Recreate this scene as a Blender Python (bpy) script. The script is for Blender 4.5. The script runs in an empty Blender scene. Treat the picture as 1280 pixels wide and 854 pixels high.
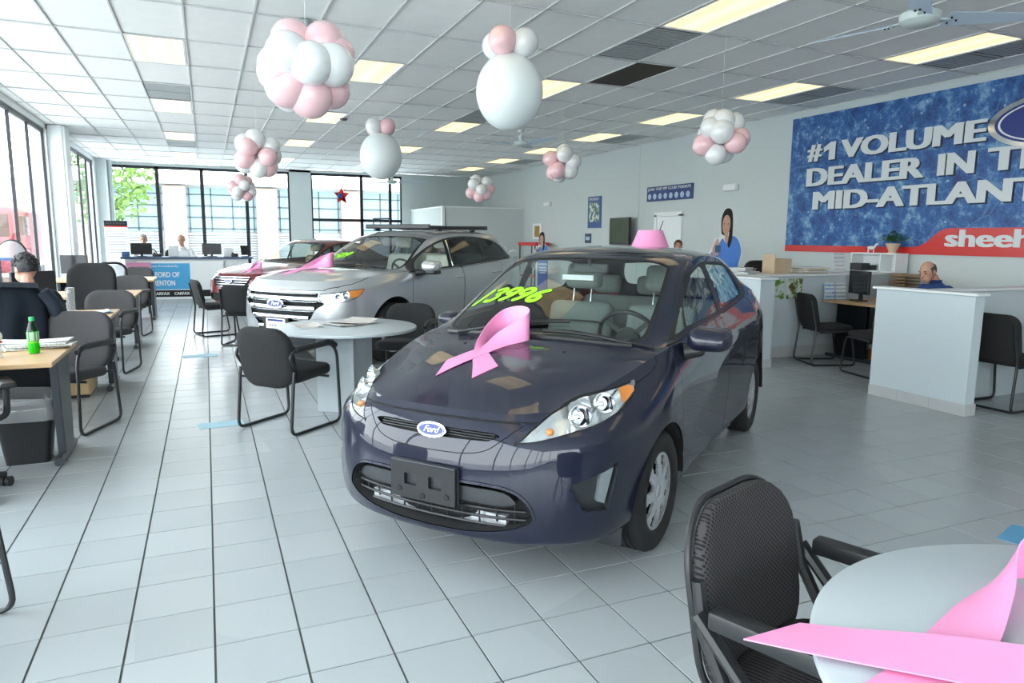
import bpy, bmesh, math, random
import numpy as np
from mathutils import Vector, Matrix, noise as mnoise

random.seed(7)
scene = bpy.context.scene
COL = scene.collection
PI = math.pi

# ---------------------------------------------------------------- camera
EYE = 1.526
_f = Vector((0.39338, 0.90767, -0.14605)); _p, _y, _r = math.radians(8.398), math.radians(23.433), math.radians(0.472)
_f = Vector((math.sin(_y)*math.cos(_p), math.cos(_y)*math.cos(_p), -math.sin(_p)))
_rt = Vector((math.cos(_y), -math.sin(_y), 0)); _up = _rt.cross(_f)
_r2 = _rt*math.cos(_r) + _up*math.sin(_r); _u2 = _up*math.cos(_r) - _rt*math.sin(_r)
cam = bpy.data.objects.new('camera', bpy.data.cameras.new('camera')); COL.objects.link(cam)
cam.matrix_world = Matrix(((_r2.x, _u2.x, -_f.x, 0), (_r2.y, _u2.y, -_f.y, 0), (_r2.z, _u2.z, -_f.z, EYE), (0, 0, 0, 1)))
cam.data.sensor_width = 36.0; cam.data.lens = 877.3/1280*36.0; cam.data.clip_start = 0.05; cam.data.clip_end = 300
scene.camera = cam
FPX = 877.3

# ---------------------------------------------------------------- sky, daylight, exposure
world = bpy.data.worlds.new('world'); scene.world = world; world.use_nodes = True
_nt = world.node_tree; _bg = _nt.nodes['Background']
_tc = _nt.nodes.new('ShaderNodeTexCoord'); _sx = _nt.nodes.new('ShaderNodeSeparateXYZ'); _cr = _nt.nodes.new('ShaderNodeValToRGB')
_nt.links.new(_tc.outputs['Generated'], _sx.inputs[0]); _nt.links.new(_sx.outputs['Z'], _cr.inputs[0]); _nt.links.new(_cr.outputs[0], _bg.inputs[0])
_cr.color_ramp.elements[0].position = 0.0; _cr.color_ramp.elements[0].color = (0.98, 0.99, 1.0, 1)
_cr.color_ramp.elements[1].position = 1.0; _cr.color_ramp.elements[1].color = (0.80, 0.89, 1.0, 1)
_bg.inputs[1].default_value = 8.2
def portal(loc, rot, sx, sy):
    l = bpy.data.lights.new('daylight_portal', 'AREA'); l.shape = 'RECTANGLE'; l.size = sx; l.size_y = sy
    l.cycles.is_portal = True
    o = bpy.data.objects.new('daylight_portal', l); COL.objects.link(o); o.location = loc; o.rotation_euler = rot
portal((-2.9, 9.0, 1.8), (0, -PI/2, 0), 3.6, 27.0)
portal((1.9, 23.75, 1.8), (-PI/2, 0, 0), 9.0, 3.6)
portal((-.2, -4.75, 1.8), (PI/2, 0, 0), 5.0, 3.6)
vs = scene.view_settings
vs.view_transform = 'Standard'; vs.look = 'None'; vs.gamma = 1.0; vs.use_curve_mapping = False; vs.exposure = 0.0
cy = scene.cycles
cy.max_bounces = 9; cy.diffuse_bounces = 5; cy.glossy_bounces = 4; cy.transmission_bounces = 6; cy.transparent_max_bounces = 16
cy.caustics_reflective = False; cy.caustics_refractive = False; cy.sample_clamp_indirect = 5.0; cy.use_denoising = True

# ---------------------------------------------------------------- helpers: materials
MATS = {}
def mat(name, col, rough=0.5, metal=0.0, var=0.06, vscale=12.0, bump=0.0, bscale=80.0, coat=0.0, spec=0.5, emit=None, estr=0.0, sheen=0.0, trans=0.0):
    if name in MATS: return MATS[name]
    m = bpy.data.materials.new(name); m.use_nodes = True; nt = m.node_tree; b = nt.nodes['Principled BSDF']
    b.inputs['Roughness'].default_value = rough; b.inputs['Metallic'].default_value = metal
    b.inputs['Coat Weight'].default_value = coat; b.inputs['Coat Roughness'].default_value = 0.03
    b.inputs['Specular IOR Level'].default_value = spec; b.inputs['Sheen Weight'].default_value = sheen
    b.inputs['Transmission Weight'].default_value = trans
    tc = nt.nodes.new('ShaderNodeTexCoord')
    n = nt.nodes.new('ShaderNodeTexNoise'); n.inputs['Scale'].default_value = vscale; n.inputs['Detail'].default_value = 4
    r = nt.nodes.new('ShaderNodeMixRGB'); r.blend_type = 'MIX'
    c = Vector(col[:3]); a = c*(1-var); d = c*(1+var)
    r.inputs[1].default_value = (*a, 1); r.inputs[2].default_value = (min(d[0], 1), min(d[1], 1), min(d[2], 1), 1)
    nt.links.new(tc.outputs['Object'], n.inputs['Vector']); nt.links.new(n.outputs['Fac'], r.inputs[0]); nt.links.new(r.outputs[0], b.inputs['Base Color'])
    if bump > 0:
        n2 = nt.nodes.new('ShaderNodeTexNoise'); n2.inputs['Scale'].default_value = bscale; n2.inputs['Detail'].default_value = 3
        bp = nt.nodes.new('ShaderNodeBump'); bp.inputs['Strength'].default_value = bump; bp.inputs['Distance'].default_value = 0.004
        nt.links.new(tc.outputs['Object'], n2.inputs['Vector']); nt.links.new(n2.outputs['Fac'], bp.inputs['Height']); nt.links.new(bp.outputs[0], b.inputs['Normal'])
    if emit:
        b.inputs['Emission Color'].default_value = (*emit, 1); b.inputs['Emission Strength'].default_value = estr
    MATS[name] = m; return m
def glass(name, tint, ior=1.5, rough=0.0, haze=0.0):
    """thin sheet of glass: straight-through tint plus Fresnel mirror, the same for every ray"""
    if name in MATS: return MATS[name]
    m = bpy.data.materials.new(name); m.use_nodes = True; nt = m.node_tree; nt.nodes.clear()
    o = nt.nodes.new('ShaderNodeOutputMaterial'); mx = nt.nodes.new('ShaderNodeMixShader'); f = nt.nodes.new('ShaderNodeFresnel')
    t = nt.nodes.new('ShaderNodeBsdfTransparent'); g = nt.nodes.new('ShaderNodeBsdfGlossy')
    f.inputs[0].default_value = ior; t.inputs[0].default_value = (*tint, 1); g.inputs['Roughness'].default_value = rough; g.inputs[0].default_value = (1, 1, 1, 1)
    ge = nt.nodes.new('ShaderNodeNewGeometry'); iv = nt.nodes.new('ShaderNodeMath'); iv.operation = 'SUBTRACT'; iv.inputs[0].default_value = 1.0; ml = nt.nodes.new('ShaderNodeMath'); ml.operation = 'MULTIPLY'
    nt.links.new(ge.outputs['Backfacing'], iv.inputs[1]); nt.links.new(f.outputs[0], ml.inputs[0]); nt.links.new(iv.outputs[0], ml.inputs[1])   # one mirror layer per sheet
    nt.links.new(ml.outputs[0], mx.inputs[0]); nt.links.new(g.outputs[0], mx.inputs[2])
    if haze > 0:
        d = nt.nodes.new('ShaderNodeBsdfDiffuse'); d.inputs[0].default_value = (0.8, 0.82, 0.84, 1); mh = nt.nodes.new('ShaderNodeMixShader'); mh.inputs[0].default_value = haze
        nt.links.new(t.outputs[0], mh.inputs[1]); nt.links.new(d.outputs[0], mh.inputs[2]); nt.links.new(mh.outputs[0], mx.inputs[1])
    else: nt.links.new(t.outputs[0], mx.inputs[1])
    nt.links.new(mx.outputs[0], o.inputs[0]); MATS[name] = m; return m
def nodes_of(m): return m.node_tree, m.node_tree.nodes['Principled BSDF']

# ---------------------------------------------------------------- helpers: meshes
class MB:
    """collects shapes, then links them as ONE mesh object"""
    def __init__(s): s.bm = bmesh.new()
    def _xf(s, vs, M):
        if M is not None: bmesh.ops.transform(s.bm, matrix=M, verts=vs)
        return s
    def box(s, c, d, M=None, bev=0.0, seg=2):
        r = bmesh.ops.create_cube(s.bm, size=1.0); vs = r['verts']
        bmesh.ops.transform(s.bm, matrix=Matrix.Translation(c) @ Matrix.Diagonal((*d, 1)), verts=vs)
        if bev > 0:
            es = list({e for v in vs for e in v.link_edges})
            q = bmesh.ops.bevel(s.bm, geom=es, offset=bev, segments=seg, affect='EDGES', profile=0.5)
            vs = list({v for f in q['faces'] for v in f.verts} | {v for v in vs if v.is_valid})
        return s._xf(vs, M)
    def cyl(s, c, r, h, n=24, r2=None, M=None, axis='Z'):
        q = bmesh.ops.create_cone(s.bm, cap_ends=True, segments=n, radius1=r, radius2=r if r2 is None else r2, depth=h)
        R = {'Z': Matrix.Identity(4), 'X': Matrix.Rotation(PI/2, 4, 'Y'), 'Y': Matrix.Rotation(-PI/2, 4, 'X')}[axis]
        bmesh.ops.transform(s.bm, matrix=Matrix.Translation(c) @ R, verts=q['verts']); return s._xf(q['verts'], M)
    def ball(s, c, r, d=(1, 1, 1), u=20, v=12, M=None):
        q = bmesh.ops.create_uvsphere(s.bm, u_segments=u, v_segments=v, radius=r)
        bmesh.ops.transform(s.bm, matrix=Matrix.Translation(c) @ Matrix.Diagonal((*d, 1)), verts=q['verts']); return s._xf(q['verts'], M)
    def lathe(s, prof, c=(0, 0, 0), n=32, M=None, axis='Z', cap=True):
        rings = []; allv = []
        for r, z in prof:
            if r < 1e-6: v = [s.bm.verts.new((0, 0, z))]*n
            else: v = [s.bm.verts.new((r*math.cos(2*PI*k/n), r*math.sin(2*PI*k/n), z)) for k in range(n)]
            rings.append(v); allv += list(dict.fromkeys(v))
        for a, b in zip(rings, rings[1:]):
            for k in range(n):
                q = list(dict.fromkeys((a[k], a[(k+1) % n], b[(k+1) % n], b[k])))
                if len(q) > 2:
                    try: s.bm.faces.new(q)
                    except ValueError: pass
        if cap:
            for ring in (rings[0], rings[-1]):
                if ring[0] is not ring[1]: s.bm.faces.new(ring)
        R = {'Z': Matrix.Identity(4), 'X': Matrix.Rotation(PI/2, 4, 'Y'), 'Y': Matrix.Rotation(-PI/2, 4, 'X')}[axis]
        bmesh.ops.transform(s.bm, matrix=Matrix.Translation(c) @ R, verts=allv); return s._xf(allv, M)
    def tube(s, pts, r, n=10, closed=False, M=None, smooth=0, flat=1.0):
        P = [Vector(p) for p in pts]
        rr = list(r) if hasattr(r, '__len__') else [r]*len(P)
        if smooth: P, rr = catmull(P, rr, smooth, closed)
        m = len(P); rings = []; prev = None; allv = []
        for i in range(m):
            t = (P[(i+1) % m]-P[i-1]) if closed or 0 < i < m-1 else (P[1]-P[0] if i == 0 else P[-1]-P[-2])
            t.normalize()
            if prev is None: nn = t.orthogonal().normalized() if abs(t.z) > 0.9 else t.cross(Vector((0, 0, 1))).normalized()
            else: nn = (prev-t*prev.dot(t)).normalized()
            prev = nn; b = t.cross(nn)
            rings.append([s.bm.verts.new(P[i]+(nn*math.cos(2*PI*k/n)+b*math.sin(2*PI*k/n)*flat)*rr[i]) for k in range(n)]); allv += rings[-1]
        for i in range(m if closed else m-1):
            a, b = rings[i], rings[(i+1) % m]
            for k in range(n): s.bm.faces.new((a[k], a[(k+1) % n], b[(k+1) % n], b[k]))
        if not closed: s.bm.faces.new(rings[0][::-1]); s.bm.faces.new(rings[-1])
        return s._xf(allv, M)
    def prism(s, out, h, M=None, z0=0.0, bev=0.0):
        """outline (x,y) extruded from z0 to z0+h"""
        a = [s.bm.verts.new((x, y, z0)) for x, y in out]; b = [s.bm.verts.new((x, y, z0+h)) for x, y in out]; n = len(a)
        fb = s.bm.faces.new(a[::-1]); ft = s.bm.faces.new(b)
        for k in range(n): s.bm.faces.new((a[k], a[(k+1) % n], b[(k+1) % n], b[k]))
        vs = a+b
        if bev > 0:
            es = list(ft.edges)+list(fb.edges)
            q = bmesh.ops.bevel(s.bm, geom=es, offset=bev, segments=2, affect='EDGES', profile=0.5)
            vs = list({v for f in q['faces'] for v in f.verts} | {v for v in vs if v.is_valid})
        return s._xf(vs, M)
    def grid(s, fn, nu, nv, M=None, closed_u=False):
        V = [[s.bm.verts.new(fn(i/(nu if closed_u else nu-1), j/(nv-1))) for j in range(nv)] for i in range(nu)]
        for i in range(nu if closed_u else nu-1):
            for j in range(nv-1): s.bm.faces.new((V[i][j], V[(i+1) % nu][j], V[(i+1) % nu][j+1], V[i][j+1]))
        return s._xf([v for r in V for v in r], M)
    def face(s, pts, M=None):
        v = [s.bm.verts.new(p) for p in pts]; s.bm.faces.new(v); return s._xf(v, M)
    def solid(s, th):
        bmesh.ops.recalc_face_normals(s.bm, faces=s.bm.faces)
        bmesh.ops.solidify(s.bm, geom=list(s.bm.faces), thickness=th); return s
    def build(s, name, material, parent=None, smooth=40, recalc=True, loc=None):
        bm = s.bm
        if recalc: bmesh.ops.recalc_face_normals(bm, faces=bm.faces)
        bm.normal_update()
        if smooth:
            a = math.radians(smooth)
            for f in bm.faces: f.smooth = True
            for e in bm.edges:
                if len(e.link_faces) == 2 and e.calc_face_angle(0) > a: e.smooth = False
        me = bpy.data.meshes.new(name); bm.to_mesh(me); bm.free()
        return link(name, me, material, parent, loc)
def link(name, me, material=None, parent=None, loc=None):
    if material is not None and not me.materials: me.materials.append(material)
    o = bpy.data.objects.new(name, me); COL.objects.link(o)
    if parent is not None: o.parent = parent
    if loc is not None: o.location = loc
    return o
def catmull(P, rr, sub, closed=False):
    out, ro = [], []; m = len(P); segs = m if closed else m-1
    for i in range(segs):
        p0 = P[(i-1) % m] if closed or i > 0 else P[0]*2-P[1]; p1 = P[i]; p2 = P[(i+1) % m]
        p3 = P[(i+2) % m] if closed or i+2 < m else p2*2-p1
        for k in range(sub):
            t = k/sub
            out.append(0.5*((2*p1)+(p2-p0)*t+(2*p0-5*p1+4*p2-p3)*t*t+(3*p1-p0-3*p2+p3)*t**3)); ro.append(rr[i]*(1-t)+rr[(i+1) % m]*t)
    if not closed: out.append(P[-1].copy()); ro.append(rr[-1])
    return out, ro
def fillet(pts, r, seg=5):
    """round the inner corners of a 3-D polyline with radius-like distance r"""
    P = [Vector(p) for p in pts]; out = [P[0]]
    for a, b, c in zip(P, P[1:], P[2:]):
        d1 = min(r, (a-b).length*0.48); d2 = min(r, (c-b).length*0.48); p = b+(a-b).normalized()*d1; q = b+(c-b).normalized()*d2
        for k in range(seg+1):
            t = k/seg; out.append(p*(1-t)**2+b*2*t*(1-t)+q*t*t)
    out.append(P[-1]); return out
def rrect(w, h, r, n=5, cx=0, cy=0):
    o = []
    for sx, sy, a0 in ((1, 1, 0), (-1, 1, PI/2), (-1, -1, PI), (1, -1, 1.5*PI)):
        for k in range(n+1):
            a = a0+PI/2*k/n; o.append((cx+sx*(w/2-r)+r*math.cos(a), cy+sy*(h/2-r)+r*math.sin(a)))
    return o
def tag(o, label=None, cat=None, group=None, kind=None):
    if label: o['label'] = label
    if cat: o['category'] = cat
    if group: o['group'] = group
    if kind: o['kind'] = kind
    return o
def thing(name, label, cat, loc=(0, 0, 0), rz=0.0, group=None):
    o = bpy.data.objects.new(name, None); o.empty_display_size = 0.1; COL.objects.link(o)
    o.location = loc; o.rotation_euler = (0, 0, rz); return tag(o, label, cat, group)
def dup(src, loc, rz, label, group=None):
    def cp(o, par):
        c = o.copy(); COL.objects.link(c); c.parent = par
        for ch in list(o.children): cp(ch, c)
        return c
    c = cp(src, None); c.location = loc; c.rotation_euler = (0, 0, rz); tag(c, label, None, group); return c
def RX(a): return Matrix.Rotation(a, 4, 'X')
def RY(a): return Matrix.Rotation(a, 4, 'Y')
def RZ(a): return Matrix.Rotation(a, 4, 'Z')
def T(x, y, z): return Matrix.Translation((x, y, z))
def frame(origin, xdir, ydir):
    """matrix whose local x,y run along xdir,ydir"""
    x = Vector(xdir).normalized(); y = Vector(ydir); y = (y-x*y.dot(x)).normalized(); z = x.cross(y)
    return Matrix(((x[0], y[0], z[0], origin[0]), (x[1], y[1], z[1], origin[1]), (x[2], y[2], z[2], origin[2]), (0, 0, 0, 1)))
def text_mesh(txt, size, depth=0.002, bold=0.0, shear=0.0, xs=1.0, align='LEFT', space=1.0):
    cu = bpy.data.curves.new('lettering', 'FONT'); cu.body = txt; cu.size = size; cu.extrude = depth; cu.shear = shear
    cu.align_x = align; cu.space_character = space; cu.resolution_u = 3
    o = bpy.data.objects.new('lettering', cu); COL.objects.link(o)
    bpy.context.view_layer.update()
    me = bpy.data.meshes.new_from_object(o.evaluated_get(bpy.context.evaluated_depsgraph_get()))
    bpy.data.objects.remove(o); bpy.data.curves.remove(cu)
    me.materials.clear()
    if bold > 0:     # heavier strokes: the same outlines laid a hair apart and joined
        b = bmesh.new()
        for k, (dx, dy) in enumerate(((0, 0), (1, 0), (2, 0), (0, .8), (1, .8), (2, .8))):
            n0 = len(b.verts); b.from_mesh(me); b.verts.ensure_lookup_table(); bmesh.ops.translate(b, vec=(dx*bold*size, dy*bold*size*.6, k*depth*.02), verts=b.verts[n0:])
        b.to_mesh(me); b.free()
    if xs != 1.0: me.transform(Matrix.Diagonal((xs, 1, 1, 1)))
    return me
def lettering(name, txt, size, material, M, parent=None, width=None, **k):
    me = text_mesh(txt, size, **k)
    if width:
        xs = [v.co.x for v in me.vertices]
        if xs: me.transform(Matrix.Diagonal((width/(max(xs)-min(xs)), 1, 1, 1)))
    me.transform(M); return link(name, me, material, parent)
def project(p):
    d = Vector(p)-Vector((0, 0, EYE)); w = d.dot(_f)
    if w <= 0.01: return None
    return (640+FPX*d.dot(_r2)/w, 427-FPX*d.dot(_u2)/w, w)
# ================================================================ setting
XL, XR, YF, YB, ZC = -2.68, 9.0, -4.5, 23.45, 3.59
M_wall = mat('wall_paint', (0.56, 0.62, 0.62), 0.7, var=0.02, vscale=3, bump=0.08, bscale=60)
M_white = mat('white_paint', (0.80, 0.84, 0.85), 0.45, var=0.02, vscale=4)
M_alu = mat('bronze_frame', (0.018, 0.02, 0.026), 0.4, metal=0.3, var=0.1)
M_pane = glass('window_glass', (0.95, 0.98, 0.98), 1.22)
M_brick = mat('painted_brick', (0.52, 0.52, 0.52), 0.8, var=0.12, vscale=20, bump=0.3, bscale=40)
def struct(o): o['kind'] = 'structure'; return o
# ---- floor: 12 inch tiles over a grout bed
TS, TX, TY = 0.305, -0.0439, 2.983
def floor_mat():
    m = mat('floor_tile', (0.5, 0.5, 0.5), 0.24, var=0.0); nt, b = nodes_of(m)
    g = nt.nodes.new('ShaderNodeNewGeometry'); ad = nt.nodes.new('ShaderNodeVectorMath'); ad.operation = 'ADD'; ad.inputs[1].default_value = (-TX, -TY, 0)
    dv = nt.nodes.new('ShaderNodeVectorMath'); dv.operation = 'SCALE'; dv.inputs['Scale'].default_value = 1/TS
    fl = nt.nodes.new('ShaderNodeVectorMath'); fl.operation = 'FLOOR'; ml = nt.nodes.new('ShaderNodeVectorMath'); ml.operation = 'MULTIPLY'; ml.inputs[1].default_value = (1, 1, 0)
    wn = nt.nodes.new('ShaderNodeTexWhiteNoise'); rp = nt.nodes.new('ShaderNodeValToRGB')
    rp.color_ramp.elements[0].color = (0.375, 0.408, 0.422, 1); rp.color_ramp.elements[1].color = (0.415, 0.448, 0.462, 1)
    for a, c in ((g.outputs['Position'], ad.inputs[0]), (ad.outputs[0], dv.inputs[0]), (dv.outputs[0], fl.inputs[0]), (fl.outputs[0], ml.inputs[0]), (ml.outputs[0], wn.inputs['Vector']), (wn.outputs['Value'], rp.inputs[0])): nt.links.new(a, c)
    n = nt.nodes.new('ShaderNodeTexNoise'); n.inputs['Scale'].default_value = 2.2; n.inputs['Detail'].default_value = 6
    mx = nt.nodes.new('ShaderNodeMixRGB'); mx.blend_type = 'MULTIPLY'; mx.inputs[0].default_value = 0.05
    nt.links.new(g.outputs['Position'], n.inputs['Vector']); nt.links.new(rp.outputs[0], mx.inputs[1]); nt.links.new(n.outputs['Fac'], mx.inputs[2]); nt.links.new(mx.outputs[0], b.inputs['Base Color'])
    n2 = nt.nodes.new('ShaderNodeTexNoise'); n2.inputs['Scale'].default_value = 3; mr = nt.nodes.new('ShaderNodeMapRange'); mr.inputs[3].default_value = 0.24; mr.inputs[4].default_value = 0.28
    nt.links.new(g.outputs['Position'], n2.inputs['Vector']); nt.links.new(n2.outputs['Fac'], mr.inputs[0]); nt.links.new(mr.outputs[0], b.inputs['Roughness'])
    return m
M_tile = floor_mat()
floor = struct(MB().box(((XL+XR)/2, (YF+YB)/2, -0.054), (XR-XL, YB-YF, 0.1)).build('floor', mat('grout', (0.075, 0.08, 0.08), 0.9)))
def tile_bm(mb, x0, y0, x1, y1, z=0.0, ch=0.0008):
    g = 0.0036; a = [(x0+g, y0+g), (x1-g, y0+g), (x1-g, y1-g), (x0+g, y1-g)]; h = g+ch; b = [(x0+h, y0+h), (x1-h, y0+h), (x1-h, y1-h), (x0+h, y1-h)]
    lo = [mb.bm.verts.new((x, y, z-0.0045)) for x, y in a]; hi = [mb.bm.verts.new((x, y, z)) for x, y in b]
    mb.bm.faces.new(hi)
    for k in range(4): mb.bm.faces.new((lo[k], lo[(k+1) % 4], hi[(k+1) % 4], hi[k]))
cells = []
for i in range(int((XL-TX)//TS), int((XR-TX)//TS)+1):
    for j in range(int((YF-TY)//TS), int((YB-TY)//TS)+1):
        x0, y0 = max(TX+i*TS, XL), max(TY+j*TS, YF); x1, y1 = min(TX+(i+1)*TS, XR), min(TY+(j+1)*TS, YB)
        if x1-x0 < 0.02 or y1-y0 < 0.02: continue
        p = project(((x0+x1)/2, (y0+y1)/2, 0)); full = x1-x0 > TS-1e-4 and y1-y0 > TS-1e-4
        hidden = 1.2 < x0 < 3.9 and 3.0 < y0 < 5.6 and abs((x0-2.5)*0.61-(y0-4.1)*0.79) < 0.5
        seen = p and full and not hidden and -60 < p[0] < 1340 and p[1] < 900
        cells.append((p[2] if seen else 1e9, x0, y0, x1, y1))
cells.sort()
tb = MB(); tile_bm(tb, -TS/2, -TS/2, TS/2, TS/2); _t0 = tb.build('floor_tile', M_tile, floor, smooth=0); tile_me = _t0.data
rest = MB()
for k, (d, x0, y0, x1, y1) in enumerate(cells):
    if k < 300:
        o = _t0 if k == 0 else link('floor_tile', tile_me, None, floor)
        o.location = ((x0+x1)/2, (y0+y1)/2, random.uniform(-0.0004, 0.0004)); o.rotation_euler = (random.gauss(0, 0.0008), random.gauss(0, 0.0008), 0)
    else: tile_bm(rest, x0, y0, x1, y1, random.uniform(-0.0004, 0.0004))
tag(rest.build('floor_tile_field', M_tile, floor, smooth=0), kind='stuff')
# ---- ceiling: lay-in panels in a T-bar grid
CX0, CY0, CSU, CSV = -0.697, 7.39, 0.61, 1.266
M_panel = mat('ceiling_panel', (0.90, 0.91, 0.90), 0.85, var=0.05, vscale=5, bump=0.35, bscale=120)
M_tbar = mat('ceiling_tbar', (0.60, 0.61, 0.61), 0.35, var=0.05)
M_dark = mat('stained_panel', (0.045, 0.036, 0.026), 0.8, var=0.3, vscale=6)
M_vent = mat('vent_metal', (0.42, 0.45, 0.46), 0.5, var=0.25, vscale=9); M_soot = mat('vent_dust', (0.10, 0.105, 0.11), 0.9, var=0.5, vscale=14)
ceiling = struct(MB().box(((XL+XR)/2, (YF+YB)/2, ZC+0.12), (XR-XL+0.3, YB-YF+0.3, 0.1)).build('ceiling', mat('plenum', (0.08, 0.08, 0.08), 0.9)))
lights = [(0, r) for r in (-8, -5, -2, 1, 4, 7, 10)]+[(4, r) for r in (-8, -5, -2, 1, 4, 7, 10)]+[(8, r) for r in (-8, -5, -2, 1, 4, 7, 10)]+[(13, r) for r in (-8, -6, -4, -2, 0, 2, 4, 6, 8, 10)]
vents = {(0, 3): 1, (0, 8): 0, (8, -1): 0, (8, 3): 1, (14, -2): 1, (14, 0): 1, (14, 4): 0, (14, 8): 0}
grid = MB(); cellsC = []
i0, i1 = int((XL-CX0)//CSU), int((XR-CX0)//CSU)+1; j0, j1 = int((YF-CY0)//CSV), int((YB-CY0)//CSV)+1
for i in range(i0, i1+1):
    x = CX0+i*CSU
    if XL < x < XR: grid.box((x, (YF+YB)/2, ZC+0.006), (0.016, YB-YF, 0.012)); grid.box((x, (YF+YB)/2, ZC+0.03), (0.003, YB-YF, 0.04))
for j in range(j0, j1+1):
    y = CY0+j*CSV
    if YF < y < YB: grid.box(((XL+XR)/2, y, ZC+0.0055), (XR-XL, 0.016, 0.011))
for c in ((XL+0.011, (YF+YB)/2, 0.022, YB-YF), (XR-0.011, (YF+YB)/2, 0.022, YB-YF)): grid.box((c[0], c[1], ZC+0.004), (c[2], c[3], 0.014))
for y in (YF+0.011, YB-0.011): grid.box(((XL+XR)/2, y, ZC+0.004), (XR-XL, 0.022, 0.014))
grid.build('ceiling_grid', M_tbar, ceiling, smooth=0)
for i in range(i0, i1):
    for j in range(j0, j1):
        if (i, j) in lights or (i, j) in vents: continue
        x0, x1 = max(CX0+i*CSU, XL), min(CX0+(i+1)*CSU, XR); y0, y1 = max(CY0+j*CSV, YF), min(CY0+(j+1)*CSV, YB)
        if x1-x0 < 0.03 or y1-y0 < 0.03: continue
        p = project(((x0+x1)/2, (y0+y1)/2, ZC)); seen = p and -60 < p[0] < 1340 and p[1] > -60
        cellsC.append((p[2] if seen else 1e9, x0, y0, x1, y1, (i, j)))
cellsC.sort(); pm = {}; restc = MB()
for k, (d, x0, y0, x1, y1, ij) in enumerate(cellsC):
    key = (round(x1-x0, 3), round(y1-y0, 3))
    if k < 300:
        if key not in pm:
            q = MB(); q.box((0, 0, 0.008), (key[0]-0.008, key[1]-0.008, 0.016), bev=0.003, seg=1); o = q.build('ceiling_panel', M_panel, ceiling, smooth=0); pm[key] = o.data
        else: o = link('ceiling_panel', pm[key], None, ceiling)
        o.location = ((x0+x1)/2, (y0+y1)/2, ZC+0.0125+random.random()*0.004); o.rotation_euler = (random.gauss(0, 0.0014), random.gauss(0, 0.002), 0)
        if ij == (9, 0):
            o.data = o.data.copy(); o.data.materials.clear(); o.data.materials.append(M_dark); o['label'] = 'dark brown ceiling panel'
    else: restc.box(((x0+x1)/2, (y0+y1)/2, ZC+0.021), (x1-x0-0.012, y1-y0-0.012, 0.016))
tag(restc.build('ceiling_panel_field', M_panel, ceiling, smooth=0), kind='stuff')
# ---- ceiling lights and vents
def lens_mat():
    m = mat('light_lens', (0.45, 0.43, 0.36), 0.5, var=0.0); nt, b = nodes_of(m)
    tc = nt.nodes.new('ShaderNodeTexCoord'); sp = nt.nodes.new('ShaderNodeSeparateXYZ'); mu = nt.nodes.new('ShaderNodeMath'); mu.operation = 'MULTIPLY'; mu.inputs[1].default_value = 21.0
    co = nt.nodes.new('ShaderNodeMath'); co.operation = 'COSINE'; mr = nt.nodes.new('ShaderNodeMapRange'); mr.inputs[1].default_value = -1; mr.inputs[3].default_value = 1.15; mr.inputs[4].default_value = 1.6
    nt.links.new(tc.outputs['Object'], sp.inputs[0]); nt.links.new(sp.outputs['X'], mu.inputs[0]); nt.links.new(mu.outputs[0], co.inputs[0]); nt.links.new(co.outputs[0], mr.inputs[0]); nt.links.new(mr.outputs[0], b.inputs['Emission Strength'])
    b.inputs['Emission Color'].default_value = (1.0, 0.79, 0.43, 1); return m
M_lens = lens_mat()
first = None
order = {0: 'near the windows', 4: 'second from the windows', 8: 'along mid room', 13: 'by the banner wall'}
words = ['first', 'second', 'third', 'fourth', 'fifth', 'sixth', 'seventh', 'eighth', 'ninth', 'tenth']
seenc = {}
for (i, j) in lights:
    p = project((CX0+(i+.5)*CSU, CY0+(j+.6)*CSV, ZC)); inview = p is not None and -40 < p[0] < 1320 and p[1] > -30
    seenc[i] = seenc.get(i, 0)+(1 if inview else 0)
    lab = ('lit ceiling light, %s from the camera in the row %s' % (words[seenc[i]-1], order[i])) if inview else 'lit ceiling light over the part of the showroom behind the camera'
    loc = (CX0+(i+.5)*CSU, CY0+(j+.5)*CSV, ZC)
    if first is None:
        first = thing('ceiling_light', lab, 'ceiling light', loc, 0, 'fluorescent ceiling lights')
        q = MB(); w, l = CSU-0.026, CSV-0.026
        for sx in (-1, 1): q.box((sx*(w/2-0.012), 0, 0.012), (0.024, l, 0.02)); q.box((0, sx*(l/2-0.012), 0.012), (w, 0.024, 0.02))
        q.box((0, 0, 0.085), (w, l, 0.004)); q.build('frame', M_white, first, smooth=0)
        MB().box((0, 0, 0.016), (w-0.046, l-0.046, 0.006), bev=0.002, seg=1).build('diffuser', M_lens, first, smooth=0)
    else: dup(first, loc, 0, lab, 'fluorescent ceiling lights')
vl = {(0, 3): 'beside the second light of the window row', (0, 8): 'beyond the third light of the window row', (8, -1): 'sooty, in front of the light next to the dark panel', (8, 3): 'before the second light of the middle row', (14, -2): 'grey, beside the first light of the banner row', (14, 0): 'grey, beside the second light of the banner row', (14, 4): 'small, beside the fourth light of the banner row', (14, 8): 'small, beside a far light of the banner row'}
for (i, j), big in vents.items():
    v = thing('ceiling_vent', 'square ceiling air vent, '+vl[(i, j)], 'vent', (CX0+(i+.5)*CSU, CY0+(j+.5)*CSV, ZC), 0, 'ceiling air vents')
    w, l = CSU-0.03, CSV-0.03; q = MB()
    for sy in (-1, 1):
        for k in range(9): q.box((0, sy*l/4+(k-4)*0.058, 0.012), (w, 0.04, 0.004), M=None)
    q.box((0, 0, 0.012), (w, 0.03, 0.012)); q.build('louvre_face', M_vent, v, smooth=0)
    MB().box((0, 0, 0.022), (w, l, 0.004)).build('duct_back', M_soot, v, smooth=0)
for (x, y, lab) in ((-0.1, 9.6, None), (3.55, 13.2, 'small round smoke detector on the ceiling panels')):
    pass
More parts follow.
